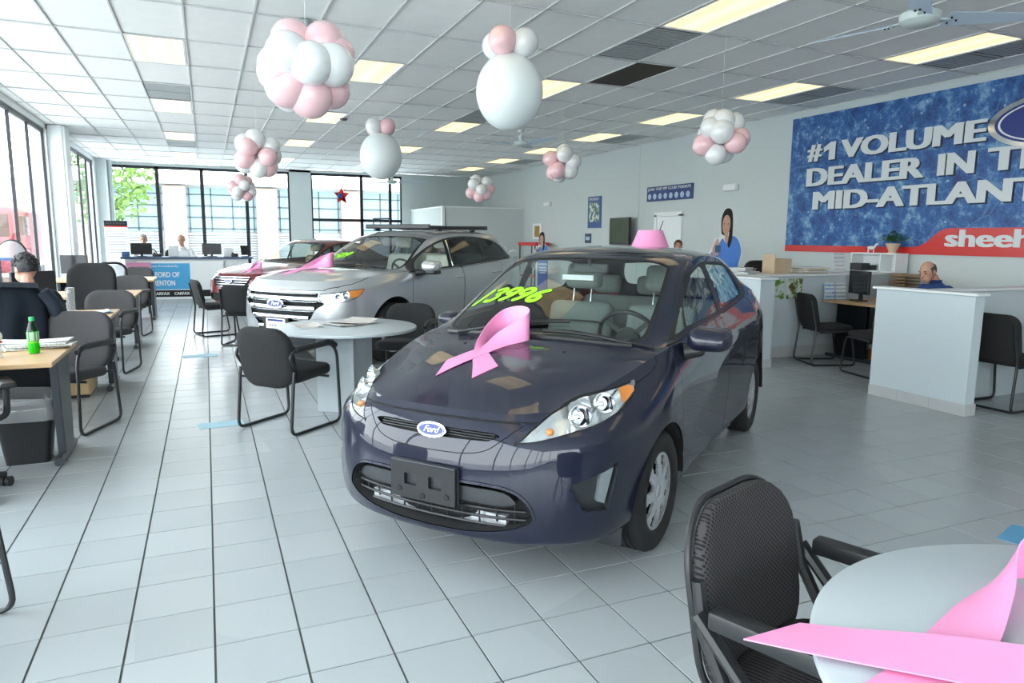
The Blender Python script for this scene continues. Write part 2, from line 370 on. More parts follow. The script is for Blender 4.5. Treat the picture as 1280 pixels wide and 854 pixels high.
tag(MB().lathe([(0, -0.035), (0.05, -0.03), (0.065, -0.012), (0.07, 0), (0, 0)], (2.35, 13.0, ZC)).build('smoke_detector', M_soot), 'small dark round smoke detector on the ceiling', 'detector')
tag(MB().lathe([(0, -0.07), (0.06, -0.065), (0.075, -0.01), (0.09, 0), (0, 0)], (0.98, 7.42, ZC)).build('ceiling_speaker', M_vent), 'round grey ceiling sounder behind the nearest balloon cluster', 'sounder')
# ---- walls
wr = struct(MB().box((XR+0.1, (YF+YB)/2, ZC/2+0.1), (0.2, YB-YF+0.4, ZC+0.2)).build('wall_right', M_wall, smooth=0))
MB().box((XR-0.004, 13.65, ZC/2), (0.008, 0.02, ZC)).build('seam_cover', M_wall, wr, smooth=0)
MB().box((XR-0.008, 9.0, 0.06), (0.016, 28.9, 0.12)).build('base_tile', mat('base_tile', (0.42, 0.43, 0.43), 0.4), wr, smooth=0)
for k, y in enumerate((10.55, 18.2)):
    e = tag(MB().box((XR-0.05, y, 2.48), (0.1, 0.34, 0.12), bev=0.02).build('emergency_light', M_white), ['white emergency light unit on the wall above the cutout woman', 'white emergency light unit high on the wall by the far balloon cluster'][k], 'light')
wb = MB()
for x0, x1, z0, z1 in ((XL-0.2, -2.45, 0, ZC), (2.50, 3.16, 0, ZC), (6.10, XR+0.2, 0, ZC), (-2.45, 2.50, 0, 0.25), (3.16, 6.10, 0, 0.12), (-2.45, 6.10, 3.52, ZC)):
    wb.box(((x0+x1)/2, YB+0.1, (z0+z1)/2), (x1-x0, 0.2, z1-z0))
struct(wb.build('wall_back', M_wall, smooth=0))
def glazing(name, origin, along, marks, z0, z1, rails=(), thick=0.045, bar=0.055, skip=()):
    """a framed run of panes: frame, one part per mullion, one part per pane"""
    M = frame(origin, along, (0, 0, 1)); L = marks[-1]
    q = MB(); q.box((L/2, z0+0.04, 0), (L, 0.08, thick), M); q.box((L/2, z1-0.04, 0), (L, 0.08, thick), M)
    w = struct(q.build(name, M_alu, smooth=0))
    for m in marks: MB().box((m, (z0+z1)/2, 0), (bar, z1-z0, thick), M).build('mullion', M_alu, w, smooth=0)
    for a, b in zip(marks, marks[1:]):
        zs = [z0+0.08]+[r for r in rails]+[z1-0.08]
        for c, d in zip(zs, zs[1:]):
            MB().box(((a+b)/2, (c+d)/2, 0), (b-a-bar, d-c, 0.008), M).build('pane', M_pane, w, smooth=0)
    for r in rails: MB().box((L/2, r, 0), (L, 0.09, thick), M).build('rail', M_alu, w, smooth=0)
    return w
glazing('window_1', (-2.45, YB+0.06, 0), (1, 0, 0), [0.0, 1.23, 2.43, 3.68, 4.95], 0.25, 3.52, bar=.10, thick=.08)
glazing('window_2', (3.16, YB+0.06, 0), (1, 0, 0), [0.0, 1.6, 2.55, 2.94], 0.12, 3.52, rails=(2.05,), bar=.09, thick=.08)
wl = MB()
for y0, y1, z0, z1 in ((YF-0.2, 16.1, 0, 0.12), (16.1, 18.45, 0, ZC), (22.3, YB+0.2, 0, ZC), (18.45, 22.3, 0, 0.12), (YF, 22.4, 3.5, ZC)):
    wl.box((XL-0.1, (y0+y1)/2, (z0+z1)/2), (0.2, y1-y0, z1-z0))
wl_o = struct(wl.build('wall_left', M_white, smooth=0))
bs = MB()   # brick facing of the pier past the column
for r in range(48):
    for k in range(7):
        y = 17.0+k*0.215+(0.1 if r % 2 else 0)
        bs.box((XL+0.012, y, 0.04+r*0.075), (0.03, 0.2, 0.065))
tag(bs.build('brick_facing', M_brick, wl_o, smooth=0), kind='stuff')
glazing('window_3', (XL-0.06, 16.1, 0), (0, -1, 0), [0.0, 1.3, 2.6, 3.9, 5.2, 6.5, 7.8, 9.1, 10.4, 11.7, 13.0, 14.3, 15.6, 16.9, 18.2, 19.5, 20.5], 0.12, 3.5)
glazing('window_4', (XL-0.06, 22.3, 0), (0, -1, 0), [0.0, 0.95, 2.1, 3.25, 3.85], 0.12, 3.5)
pc = MB(); pc.box((XL+0.15, 16.45, ZC/2), (0.30, 0.5, ZC), bev=0.012, seg=1); pc.box((XL+0.22, 16.23, ZC/2), (0.05, 0.12, ZC))
struct(pc.build('trim_1', M_white, smooth=0))
pc2 = MB(); pc2.box((XL+0.12, 22.9, ZC/2), (0.24, 0.5, ZC)); pc2.cyl((XL+0.3, 23.1, ZC/2), 0.06, ZC)
struct(pc2.build('trim_2', M_wall, smooth=30))
wf = MB(); wf.box(((XL+XR)/2, YF-0.1, 0.06), (XR-XL, 0.2, 0.12)); wf.box(((XL+XR)/2, YF-0.1, 3.55), (XR-XL, 0.2, 0.1)); wf.box((5.66, YF-0.1, ZC/2), (6.68, 0.2, ZC))
struct(wf.build('wall_front', M_wall, smooth=0))
glazing('window_5', (XL, YF-0.06, 0), (1, 0, 0), [0, 1.25, 2.5, 3.75, 5.0], 0.12, 3.5)
# ---- rear office box with a top rail
ob = MB(); ob.box(((6.45+XR)/2, 20.0, 1.2), (XR-6.45, 0.1, 2.4)); ob.box((6.45, (20+YB)/2, 1.2), (0.1, YB-20+0.1, 2.4))
oo = struct(ob.build('wall_office', M_wall, smooth=0))
q = MB(); q.box(((6.4+XR)/2, 20.0, 2.415), (XR-6.38, 0.14, 0.035)); q.box((6.45, (20+YB)/2, 2.415), (0.14, YB-19.9, 0.035)); q.box((6.42, 19.97, 1.2), (0.09, 0.09, 2.4))
q.build('cap_trim', M_white, oo, smooth=0)
# ---- door in the right wall
d = struct(MB().box((XR-0.02, 12.48, 1.0), (0.03, 0.78, 2.0)).build('door_1', M_white, smooth=0))
q = MB()
for y in (12.04, 12.92): q.box((XR-0.025, y, 1.02), (0.05, 0.09, 2.04))
q.box((XR-0.025, 12.48, 2.05), (0.05, 0.97, 0.09)); q.build('door_frame', M_white, d, smooth=0)
MB().ball((XR-0.07, 12.16, 1.0), 0.03).build('door_knob', M_vent, d)
# ================================================================ cars: a dense half shell, cut along outlines into panels
def interp1(ctrl, t, knots=None):
    """ctrl (n,3); cubic (finite-difference tangents, limited) through control rows at parameters t"""
    ctrl = np.asarray(ctrl, float); n = len(ctrl); k = np.arange(n, dtype=float) if knots is None else np.asarray(knots, float)
    shp = (n-1,)+(1,)*(ctrl.ndim-1)
    h = np.diff(k).reshape(shp); d = np.diff(ctrl, axis=0)/h
    m = np.zeros_like(ctrl); m[0] = d[0]; m[-1] = d[-1]
    m[1:-1] = (d[:-1]*h[1:]+d[1:]*h[:-1])/(h[1:]+h[:-1])
    i = np.clip(np.searchsorted(k, t, side='right')-1, 0, n-2); s = ((t-k[i])/(k[i+1]-k[i])).reshape((-1,)+(1,)*(ctrl.ndim-1)); hh = (k[i+1]-k[i]).reshape(s.shape)
    return (2*s**3-3*s**2+1)*ctrl[i]+(s**3-2*s**2+s)*hh*m[i]+(-2*s**3+3*s**2)*ctrl[i+1]+(s**3-s**2)*hh*m[i+1]
def chord(P):
    d = np.linalg.norm(np.diff(P, axis=0), axis=-1)
    if d.ndim > 1: d = d.mean(axis=1)
    return np.concatenate([[0], np.cumsum(np.maximum(d, 1e-4)**0.75)])
class CarShell:
    """stations: [(x,y,[(inset,z)*5],(x,y,z) top edge)]; nf/nr = first/last side station; rows: hood..hatch control rows, each 6 points, with its edge station"""
    def __init__(s, st, nf, nr, rows, du=10, dv=7, di=9, dj=6):
        base = np.array([q[:2] for q in st], float); n = len(st)
        tan = np.gradient(base, axis=0); tan[0] = (0, 1); tan[-1] = (0, -1); tan /= np.linalg.norm(tan, axis=1)[:, None]
        nor = np.stack([-tan[:, 1], tan[:, 0]], 1)     # outward (front: -x, side: +y)
        C = np.zeros((n, 6, 3))
        for a, q in enumerate(st):
            for b, (ins, z) in enumerate(q[2]): C[a, b] = (*(base[a]-nor[a]*ins), z)
            C[a, 5] = q[3]
        ku = chord(C[:, 2]); kv = np.array([0, 1, 2.2, 3.3, 4.4, 5.6])
        tu = np.concatenate([np.linspace(ku[a], ku[a+1], (du+5 if a < nf+1 else du)+1)[:-1] for a in range(n-1)]+[[ku[-1]]])
        tv = np.concatenate([np.linspace(kv[a], kv[a+1], dv+1)[:-1] for a in range(5)]+[[kv[-1]]])
        W = interp1(np.swapaxes(interp1(C, tu, ku), 0, 1), tv, kv); W = np.swapaxes(W, 0, 1)
        top = lambda uu: interp1(C[:, 5], np.asarray(uu, float), ku)
        ui = lambda st_: np.interp(st_, np.arange(n), ku)
        # upper surface
        m = len(rows); fr = np.linspace(0, nf, 7); f0 = top(ui(fr)); f1 = top(ui(np.linspace(n-1, nr, 7)))
        R = np.zeros((m+2, 7, 3)); es = [nf]+[r[1] for r in rows]+[nr]
        R[0] = f0; R[-1] = f1
        for a, (pts, e) in enumerate(rows): R[a+1, :6] = pts; R[a+1, 6] = top([ui(e)])[0]
        ki = chord(R[:, :4]); ti = np.concatenate([np.linspace(ki[a], ki[a+1], di+1)[:-1] for a in range(m+1)]+[[ki[-1]]])
        kj = np.array([0, 1.6, 3.0, 4.1, 4.7, 5.6, 6.5]); tj = np.concatenate([np.linspace(kj[a], kj[a+1], dj+1)[:-1] for a in range(6)]+[[kj[-1]]])
        X = np.swapaxes(interp1(np.swapaxes(interp1(R, ti, ki), 0, 1), tj, kj), 0, 1)
        eu = np.interp(ti, ki, ui(np.array(es, float))); wj = (tj/kj[-1])**3
        X += wj[None, :, None]*(top(eu)-X[:, -1])[:, None, :]
        fj = np.interp(tj, kj, fr); w0 = np.clip(1-(ti-ki[0])/(ki[1]-ki[0]), 0, 1)**2
        X += w0[:, None, None]*(top(ui(fj))-X[0])[None]
        rj = np.interp(tj, kj, np.linspace(n-1, nr, 7)); w1 = np.clip(1-(ki[-1]-ti)/(ki[-1]-ki[-2]), 0, 1)**2
        X += w1[:, None, None]*(top(ui(rj))-X[-1])[None]
        X[:, 0, 1] = 0; W[0, :, 1] = 0; W[-1, :, 1] = 0
        s.bm = bmesh.new(); s.lab = s.bm.faces.layers.int.new('lab'); s.nl = s.bm.verts.layers.float_vector.new('nrm'); s.names = ['body']
        for A in (W, X):
            G = np.cross(np.gradient(A, axis=0), np.gradient(A, axis=1)); G /= np.maximum(np.linalg.norm(G, axis=-1, keepdims=True), 1e-9)
            deg = np.linalg.norm(np.cross(np.gradient(A, axis=0), np.gradient(A, axis=1)), axis=-1) < 1e-9
            c = A.reshape(-1, 3).mean(0); c = np.array([c[0], 0, 0.5])
            if np.sum((G*(A-c)).sum(-1) > 0) < A.shape[0]*A.shape[1]/2: G = -G
            G[np.abs(A[:, :, 1]) < 1e-6, 1] = 0
            vs = [[s.bm.verts.new(A[a, b]) for b in range(A.shape[1])] for a in range(A.shape[0])]
            for a in range(A.shape[0]):
                for b in range(A.shape[1]): vs[a][b][s.nl] = Vector(G[a, b]) if np.isfinite(G[a, b]).all() else Vector((0, 0, 1))
            for a in range(A.shape[0]-1):
                for b in range(A.shape[1]-1):
                    q = (vs[a][b], vs[a+1][b], vs[a+1][b+1], vs[a][b+1])
                    f = s.bm.faces.new(q); f.normal_update()
                    if f.normal.dot(Vector(G[a, b])+Vector(G[a+1, b+1])) < 0: f.normal_flip()
        bad = [f for f in s.bm.faces if f.calc_area() < 1e-9]
        if bad: bmesh.ops.delete(s.bm, geom=bad, context='FACES')
        s.top = top; s.ui = ui
        s.bvh()
    def bvh(s):
        from mathutils.bvhtree import BVHTree
        s.tree = BVHTree.FromBMesh(s.bm)
    @staticmethod
    def inside(P, poly):
        x, y = P[:, 0], P[:, 1]; r = np.zeros(len(P), bool); n = len(poly)
        for k in range(n):
            (x0, y0), (x1, y1) = poly[k], poly[(k+1) % n]
            if y0 == y1: continue
            c = ((y0 > y) != (y1 > y)) & (x < (x1-x0)*(y-y0)/(y1-y0)+x0); r ^= c
        return r
    @staticmethod
    def dist(P, poly):
        d = np.full(len(P), 1e9); n = len(poly); q = np.asarray(poly, float)
        for k in range(n):
            a, b = q[k], q[(k+1) % n]; ab = b-a; L = ab@ab
            t = np.clip(((P-a)@ab)/max(L, 1e-12), 0, 1); d = np.minimum(d, np.linalg.norm(P-(a+t[:, None]*ab), axis=1))
        return d
    def imprint(s, name, poly, U, V, only=None, facing=None):
        """cut the outline (in plane coordinates p.U, p.V) into the shell; faces inside it whose normal faces `facing` and whose label is in `only` get the label name"""
        if name not in s.names: s.names.append(name)
        li = s.names.index(name); bm = s.bm; poly = [tuple(p) for p in poly]
        ok = None if only is None else {s.names.index(o) for o in only if o in s.names}
        Ua, Va = np.array(U, float), np.array(V, float); D = Vector(facing) if facing is not None else None
        pp = np.array(poly); lo, hi = pp.min(0)-0.02, pp.max(0)+0.02
        cand = []
        for f in bm.faces:
            if ok is not None and f[s.lab] not in ok: continue
            c = f.calc_center_median(); a, b = c.dot(Vector(U)), c.dot(Vector(V))
            if lo[0]-0.12 < a < hi[0]+0.12 and lo[1]-0.12 < b < hi[1]+0.12 and (D is None or f.normal.dot(D) > 0.05): cand.append(f)
        vs = list({v for f in cand for v in f.verts}); idx = {v: k for k, v in enumerate(vs)}
        if not vs: return
        X = np.array([v.co[:] for v in vs]); P = np.stack([X@Ua, X@Va], 1)
        ins = s.inside(P, poly); on = s.dist(P, poly) < 4e-4
        cutv = {v for v in vs if on[idx[v]]}
        es = list({e for f in cand for e in f.edges})
        for e in es:
            a, b = e.verts
            if a in cutv or b in cutv or ins[idx[a]] == ins[idx[b]]: continue
            A, B = P[idx[a]], P[idx[b]]; t = (np.arange(33)/32)[:, None]; I = s.inside(A+(B-A)*t, poly)
            k = int(np.argmax(I != I[0])); l, h = (k-1)/32, k/32
            for _ in range(14):
                m = (l+h)/2
                if s.inside((A+(B-A)*m)[None], poly)[0] == I[0]: l = m
                else: h = m
            _, nv = bmesh.utils.edge_split(e, a, (l+h)/2)
            nv[s.nl] = (Vector(a[s.nl])*(1-h)+Vector(b[s.nl])*h).normalized(); cutv.add(nv)
        faces = list({f for v in cutv for f in v.link_faces if (ok is None or f[s.lab] in ok)})
        bmesh.ops.connect_verts(bm, verts=list(cutv), faces_exclude=[f for f in {g for v in cutv for g in v.link_faces} if f not in set(faces)])
        F = [f for f in bm.faces if (ok is None or f[s.lab] in ok)]
        Cn = np.array([f.calc_center_median()[:] for f in F]); Q = np.stack([Cn@Ua, Cn@Va], 1); I = s.inside(Q, poly)
        for f, i in zip(F, I):
            if i and (D is None or f.normal.dot(D) > 0.0): f[s.lab] = li
    def extract(s, names, side=0, push=0.0, rim=0.0):
        """mesh data of the labelled faces. side 0: both halves, -1/+1: that half (y sign). push moves along the normal; rim adds a wall of that depth around the outline"""
        L = {s.names.index(n) for n in names if n in s.names}; fs = [f for f in s.bm.faces if f[s.lab] in L]
        V, N, F = [], [], []
        for sg in ((1, -1) if side == 0 else (side,)):
            ix = {}; o = len(V)
            for f in fs:
                for v in f.verts:
                    if v not in ix:
                        ix[v] = len(V); n = Vector(v[s.nl]); n = n.normalized() if n.length > 0.1 else v.normal; p = v.co+n*push
                        V.append((p.x, p.y*sg, p.z)); N.append((n.x, n.y*sg, n.z))
                q = [ix[v] for v in f.verts]; F.append(q if sg > 0 else q[::-1])
            if rim:
                S = set(fs)
                for f in fs:
                    for l in f.loops:
                        e = l.edge
                        if sum(g in S for g in e.link_faces) == 1 and not all(abs(v.co.y) < 1e-5 for v in e.verts):
                            a, b = l.vert, l.link_loop_next.vert; q = []
                            for v in (a, b):
                                n = Vector(v[s.nl]).normalized(); p = v.co+n*(push-rim); q.append(len(V)); V.append((p.x, p.y*sg, p.z))
                                t = (b.co-a.co).cross(n).normalized(); N.append((t.x, t.y*sg, t.z))
                            for v in (b, a):
                                n = Vector(v[s.nl]).normalized(); p = v.co+n*push; q.append(len(V)); V.append((p.x, p.y*sg, p.z)); t = (b.co-a.co).cross(n).normalized(); N.append((t.x, t.y*sg, t.z))
                            F.append(q[::-1] if sg > 0 else q)
        return V, N, F
    def part(s, name, names, material, parent, side=0, push=0.0, rim=0.0):
        V, N, F = s.extract(names, side, push, rim)
        if not F: print('EMPTY PART', name, names); return None
        me = bpy.data.meshes.new(name); me.from_pydata(V, [], F); me.polygons.foreach_set('use_smooth', [True]*len(F)); me.update()
        me.normals_split_custom_set_from_vertices(N)
        return link(name, me, material, parent)
    def hit(s, origin, direction):
        h = s.tree.ray_cast(Vector(origin), Vector(direction)); return h
def smooth_poly(pts, n=6, corners=()):
    """closed outline through pts; corner indices stay sharp"""
    m = len(pts); P = [np.array(p, float) for p in pts]; out = []
    for i in range(m):
        p1, p2 = P[i], P[(i+1) % m]; p0 = P[i-1] if i not in corners else p1*2-p2; p3 = P[(i+2) % m] if (i+1) % m not in corners else p2*2-p1
        for k in range(n):
            t = k/n; out.append(tuple(0.5*(2*p1+(p2-p0)*t+(2*p0-5*p1+4*p2-p3)*t*t+(3*p1-p0-3*p2+p3)*t**3)))
    return out
def inset_poly(poly, d):
    q = np.array(poly); n = len(q); out = []
    ar = 0.5*sum(q[i][0]*q[(i+1) % n][1]-q[(i+1) % n][0]*q[i][1] for i in range(n)); sg = 1 if ar > 0 else -1
    for i in range(n):
        a = q[i]-q[i-1]; b = q[(i+1) % n]-q[i]; na = np.array([-a[1], a[0]])/max(np.linalg.norm(a), 1e-9)*sg; nb = np.array([-b[1], b[0]])/max(np.linalg.norm(b), 1e-9)*sg
        m = na+nb; m = m/max(np.linalg.norm(m), 1e-6); m = m/max(m@na, 0.5); out.append(tuple(q[i]+m*d))
    return out
UX, UY, UZ = (1, 0, 0), (0, 1, 0), (0, 0, 1)
# ---------------------------------------------------------------- shared car pieces
M_tyre = mat('tyre_rubber', (0.012, 0.012, 0.013), 0.7, var=0.15, vscale=30, bump=0.2, bscale=60)
M_silver = mat('silver_wheel', (0.66, 0.68, 0.71), 0.22, metal=0.55, var=0.04)
M_chrome = mat('chrome', (0.80, 0.82, 0.84), 0.08, metal=1.0, var=0.02)
M_black = mat('black_plastic', (0.016, 0.017, 0.019), 0.42, var=0.15, vscale=25)
M_blackmat = mat('matte_black', (0.008, 0.008, 0.009), 0.75, var=0.2)
M_grey_pl = mat('dark_grey_plastic', (0.026, 0.030, 0.035), 0.42, var=0.08)
M_glass_car = glass('car_glass', (0.84, 0.91, 0.88), 1.5)
M_glass_tint = glass('privacy_glass', (0.10, 0.11, 0.12), 1.5)
M_lens_clear = glass('lamp_lens', (0.93, 0.95, 0.96), 1.45)
M_amber = mat('amber_lens', (0.70, 0.23, 0.035), 0.15, var=0.1, vscale=30, coat=0.8)
M_redlens = mat('red_lens', (0.45, 0.02, 0.02), 0.12, var=0.1, coat=1.0)
M_reflect = mat('lamp_reflector', (0.92, 0.94, 0.95), 0.16, metal=0.7, var=0.06, vscale=40, bump=.35, bscale=22)
M_seat = mat('seat_cloth', (0.20, 0.23, 0.22), 0.9, var=0.1, vscale=50, bump=0.2, bscale=300)
M_seatd = mat('seat_cloth_dark', (0.13, 0.15, 0.145), 0.9, var=0.1, vscale=50)
M_cabin = mat('cabin_plastic', (0.05, 0.06, 0.058), 0.7, var=0.1)
M_badge_blue = mat('badge_blue', (0.008, 0.025, 0.20), 0.35, var=0.02, coat=.15)
M_badge_white = mat('badge_white', (0.82, 0.84, 0.86), 0.25, var=0.0)
M_lime = mat('lime_paint', (0.34, 0.86, 0.02), 0.5, var=0.03)
M_pink = mat('pink_satin', (0.84, 0.31, 0.55), 0.45, var=0.04, vscale=6)
M_well = mat('wheel_well', (0.006, 0.006, 0.007), 0.95, var=0.1)
def wheel(parent, x, y, r, w, rim_r, holes=7, cover=True, steer=0.0):
    """upright wheel with its outer face towards the sign of y"""
    sg = 1 if y > 0 else -1
    o = bpy.data.objects.new('wheel', None); o.empty_display_size = .1; COL.objects.link(o); o.parent = parent; o.location = (x, y, r); o.rotation_euler = (0, 0, steer)
    M = RX(-PI/2) if sg > 0 else RX(PI/2)      # local +z becomes outward
    q = MB(); h = w/2
    prof = [(rim_r-.012, -h*.9), (rim_r+.01, -h), (r-.035, -h), (r-.012, -h*.86), (r, -h*.62), (r, -h*.40), (r-.006, -h*.36), (r-.006, -h*.30), (r, -h*.26), (r, h*.0-.006), (r-.006, -.003), (r-.006, .003), (r, .006), (r, h*.26), (r-.006, h*.30), (r-.006, h*.36), (r, h*.40), (r, h*.62), (r-.012, h*.86), (r-.035, h), (rim_r+.01, h), (rim_r-.004, h*.92), (rim_r-.012, h*.86)]
    q.lathe(prof, n=56, M=M, cap=False); q.build('tyre', M_tyre, o, smooth=50)
    q = MB(); q.lathe([(0, -h*.2), (rim_r*.9, -h*.2), (rim_r-.012, h*.86)], n=40, M=M, cap=False); q.build('rim_barrel', M_blackmat, o)
    q = MB(); nr, nt = 14, holes*16; R = [rim_r*(.08+.92*i/(nr-1)) for i in range(nr)]
    def zf(rr):
        t = rr/rim_r; return h*(0.80+0.16*math.sin(min(t/0.9, 1)*PI)*0.6 + (0.10 if t > .93 else 0) - .10*max(0, .22-t)/.22)
    V = [[q.bm.verts.new((rr*math.cos(2*PI*k/nt), rr*math.sin(2*PI*k/nt), zf(rr))) for k in range(nt)] for rr in R]
    for i in range(nr-1):
        t = (R[i]+R[i+1])/2/rim_r
        for k in range(nt):
            u = (k+.5)/16 % 1.0; wd = .5-(0.26 if t < .62 else .20)
            if .42 < t < .84 and abs(u-.5) < wd*(1.0-abs(t-.63)*1.2): continue
            q.bm.faces.new((V[i][k], V[i][(k+1) % nt], V[i+1][(k+1) % nt], V[i+1][k]))
    bmesh.ops.recalc_face_normals(q.bm, faces=q.bm.faces)
    ext = bmesh.ops.extrude_face_region(q.bm, geom=list(q.bm.faces)); bmesh.ops.translate(q.bm, vec=(0, 0, -.014), verts=[v for v in ext['geom'] if isinstance(v, bmesh.types.BMVert)])
    q._xf(list(q.bm.verts), M); q.build('wheel_cover', M_silver, o, smooth=35)
    q = MB(); q.lathe([(0, h*.86), (rim_r*.17, h*.85), (rim_r*.2, h*.80), (rim_r*.2, h*.5)], n=24, M=M, cap=False); q.build('centre_cap', M_silver, o)
    return o
def oval_badge(parent, M, a, b, txt='Ford'):
    """chrome rimmed blue oval with white script, in the local xy plane of M (z outward)"""
    def ell(a, b, n=40): return [(a*math.cos(2*PI*k/n), b*math.sin(2*PI*k/n)) for k in range(n)]
    q = MB(); q.prism(ell(a, b), .010, M, bev=.003); bd = q.build('badge', M_chrome, parent)
    q = MB(); q.prism(ell(a*.90, b*.84), .0115, M); q.build('badge_field', M_badge_blue, bd)
    q = MB()
    for k in range(48):
        a0, a1 = 2*PI*k/48, 2*PI*(k+1)/48
        q.face([(a*f*math.cos(t), b*g*math.sin(t), .0122) for t, f, g in ((a0, .85, .76), (a1, .85, .76), (a1, .82, .715), (a0, .82, .715))], M)
    q.build('badge_line', M_badge_white, bd)
    me = text_mesh(txt, b*1.18, depth=.0006, bold=.012, shear=.35, align='CENTER'); me.transform(M @ T(-.02*a, -.36*b, .0125)); link('badge_script', me, M_badge_white, bd)
    return bd
DIGITS = {'1': [[(.30, 0), (.62, 1)]], '3': [[(.18, .92), (.50, 1.0), (.78, .88), (.74, .66), (.46, .54), (.70, .46), (.76, .22), (.50, 0), (.12, .06)]],
 '9': [[(.80, .62), (.52, .48), (.22, .60), (.26, .88), (.58, 1.0), (.86, .86), (.80, .55), (.62, .22), (.36, 0)]], '6': [[(.78, 1.0), (.48, .78), (.26, .46), (.22, .16), (.46, 0), (.74, .12), (.76, .38), (.52, .50), (.28, .36)]],
 '0': [[(.5, 1), (.26, .82), (.20, .4), (.34, .04), (.58, .04), (.78, .4), (.76, .82), (.5, 1)]], '5': [[(.80, 1.0), (.34, 1.0), (.28, .58), (.58, .62), (.78, .40), (.66, .08), (.40, 0), (.14, .08)]],
 '2': [[(.20, .80), (.40, 1.0), (.70, .95), (.76, .70), (.46, .34), (.14, 0), (.80, 0)]], '8': [[(.5, .52), (.26, .72), (.34, .96), (.66, .98), (.76, .74), (.5, .52), (.2, .26), (.32, .02), (.66, .02), (.78, .26), (.5, .52)]]}
def digit_strokes(q, txt, place, w):
    """rounded brush strokes; place(u,v)->(point, normal): u along the number in digit widths, v up 0..1"""
    for k, ch in enumerate(txt):
        for st in DIGITS[ch]:
            P = [Vector((k*1.0+a, b, 0)) for a, b in st]; P, _ = catmull(P, [0]*len(P), 5)
            L, Rr = [], []; pts = [place(p.x, p.y) for p in P]
            for i, (p, n) in enumerate(pts):
                t = (pts[min(i+1, len(pts)-1)][0]-pts[max(i-1, 0)][0]).normalized(); s = n.cross(t).normalized(); L.append(p+s*w); Rr.append(p-s*w)
            for end, sgn in ((0, -1), (-1, 1)):
                p, n = pts[end]; t = (pts[1][0]-pts[0][0] if end == 0 else pts[-1][0]-pts[-2][0]).normalized()*sgn; s = n.cross(t).normalized()
                fan = [q.bm.verts.new(p+(s*math.cos(a)+t*math.sin(a))*w) for a in [PI*j/8 for j in range(9)]]; q.bm.faces.new(fan)
            vl = [q.bm.verts.new(p) for p in L]; vr = [q.bm.verts.new(p) for p in Rr]
            for i in range(len(vl)-1): q.bm.faces.new((vl[i], vl[i+1], vr[i+1], vr[i]))
def make_ribbon(name, M, parent, pts, material, th=.0035):
    """folded ribbon: rows of (left edge point, right edge point), smoothed, given thickness"""
    A, _ = catmull([Vector(a) for a, b in pts], [0]*len(pts), 8); B, _ = catmull([Vector(b) for a, b in pts], [0]*len(pts), 8)
    q = MB(); n = 5; m = len(A); L2 = []
    nrm = []
    for i in range(m):
        t = (A[min(i+1, m-1)]+B[min(i+1, m-1)]-A[max(i-1, 0)]-B[max(i-1, 0)]).normalized(); nrm.append((B[i]-A[i]).cross(t).normalized())
    for s in (-.5, .5): L2.append([[q.bm.verts.new(A[i].lerp(B[i], k/(n-1))+nrm[i]*th*s) for k in range(n)] for i in range(m)])
    U_, D_ = L2
    for i in range(m-1):
        for k in range(n-1):
            q.bm.faces.new((U_[i][k], U_[i+1][k], U_[i+1][k+1], U_[i][k+1])); q.bm.faces.new((D_[i][k+1], D_[i+1][k+1], D_[i+1][k], D_[i][k]))
        q.bm.faces.new((D_[i][0], D_[i+1][0], U_[i+1][0], U_[i][0])); q.bm.faces.new((U_[i][n-1], U_[i+1][n-1], D_[i+1][n-1], D_[i][n-1]))
    for i in (0, m-1):
        for k in range(n-1): q.bm.faces.new((U_[i][k], U_[i][k+1], D_[i][k+1], D_[i][k]))
    q._xf(list(q.bm.verts), M)
    return q.build(name, material, parent, smooth=60)
def car_seat(parent, x, y, z0, w=.50, material=None, head=True, top=.62, headz=.80):
    m = material or M_seat
    o = MB().box((0, 0, .10), (.50, w, .16), bev=.06, seg=3, M=T(x, y, z0)).build('seat', m, parent)
    q = MB(); q.box((0, 0, top/2), (.15, w, top), bev=.065, seg=4, M=T(x+.22, y, z0+.12) @ RY(math.radians(16))); q.build('seat_back', m, o)
    if head:
        H = T(x+.22, y, z0+.12) @ RY(math.radians(14))
        q = MB(); q.box((0, 0, headz), (.11, w*.56, .19), bev=.045, seg=4, M=H); q.build('headrest', m, o)
        q = MB()
        for s in (-1, 1): q.cyl((0, s*.07, top+.03), .007, .16, 10, M=H)
        q.build('headrest_posts', M_chrome, o)
    return o
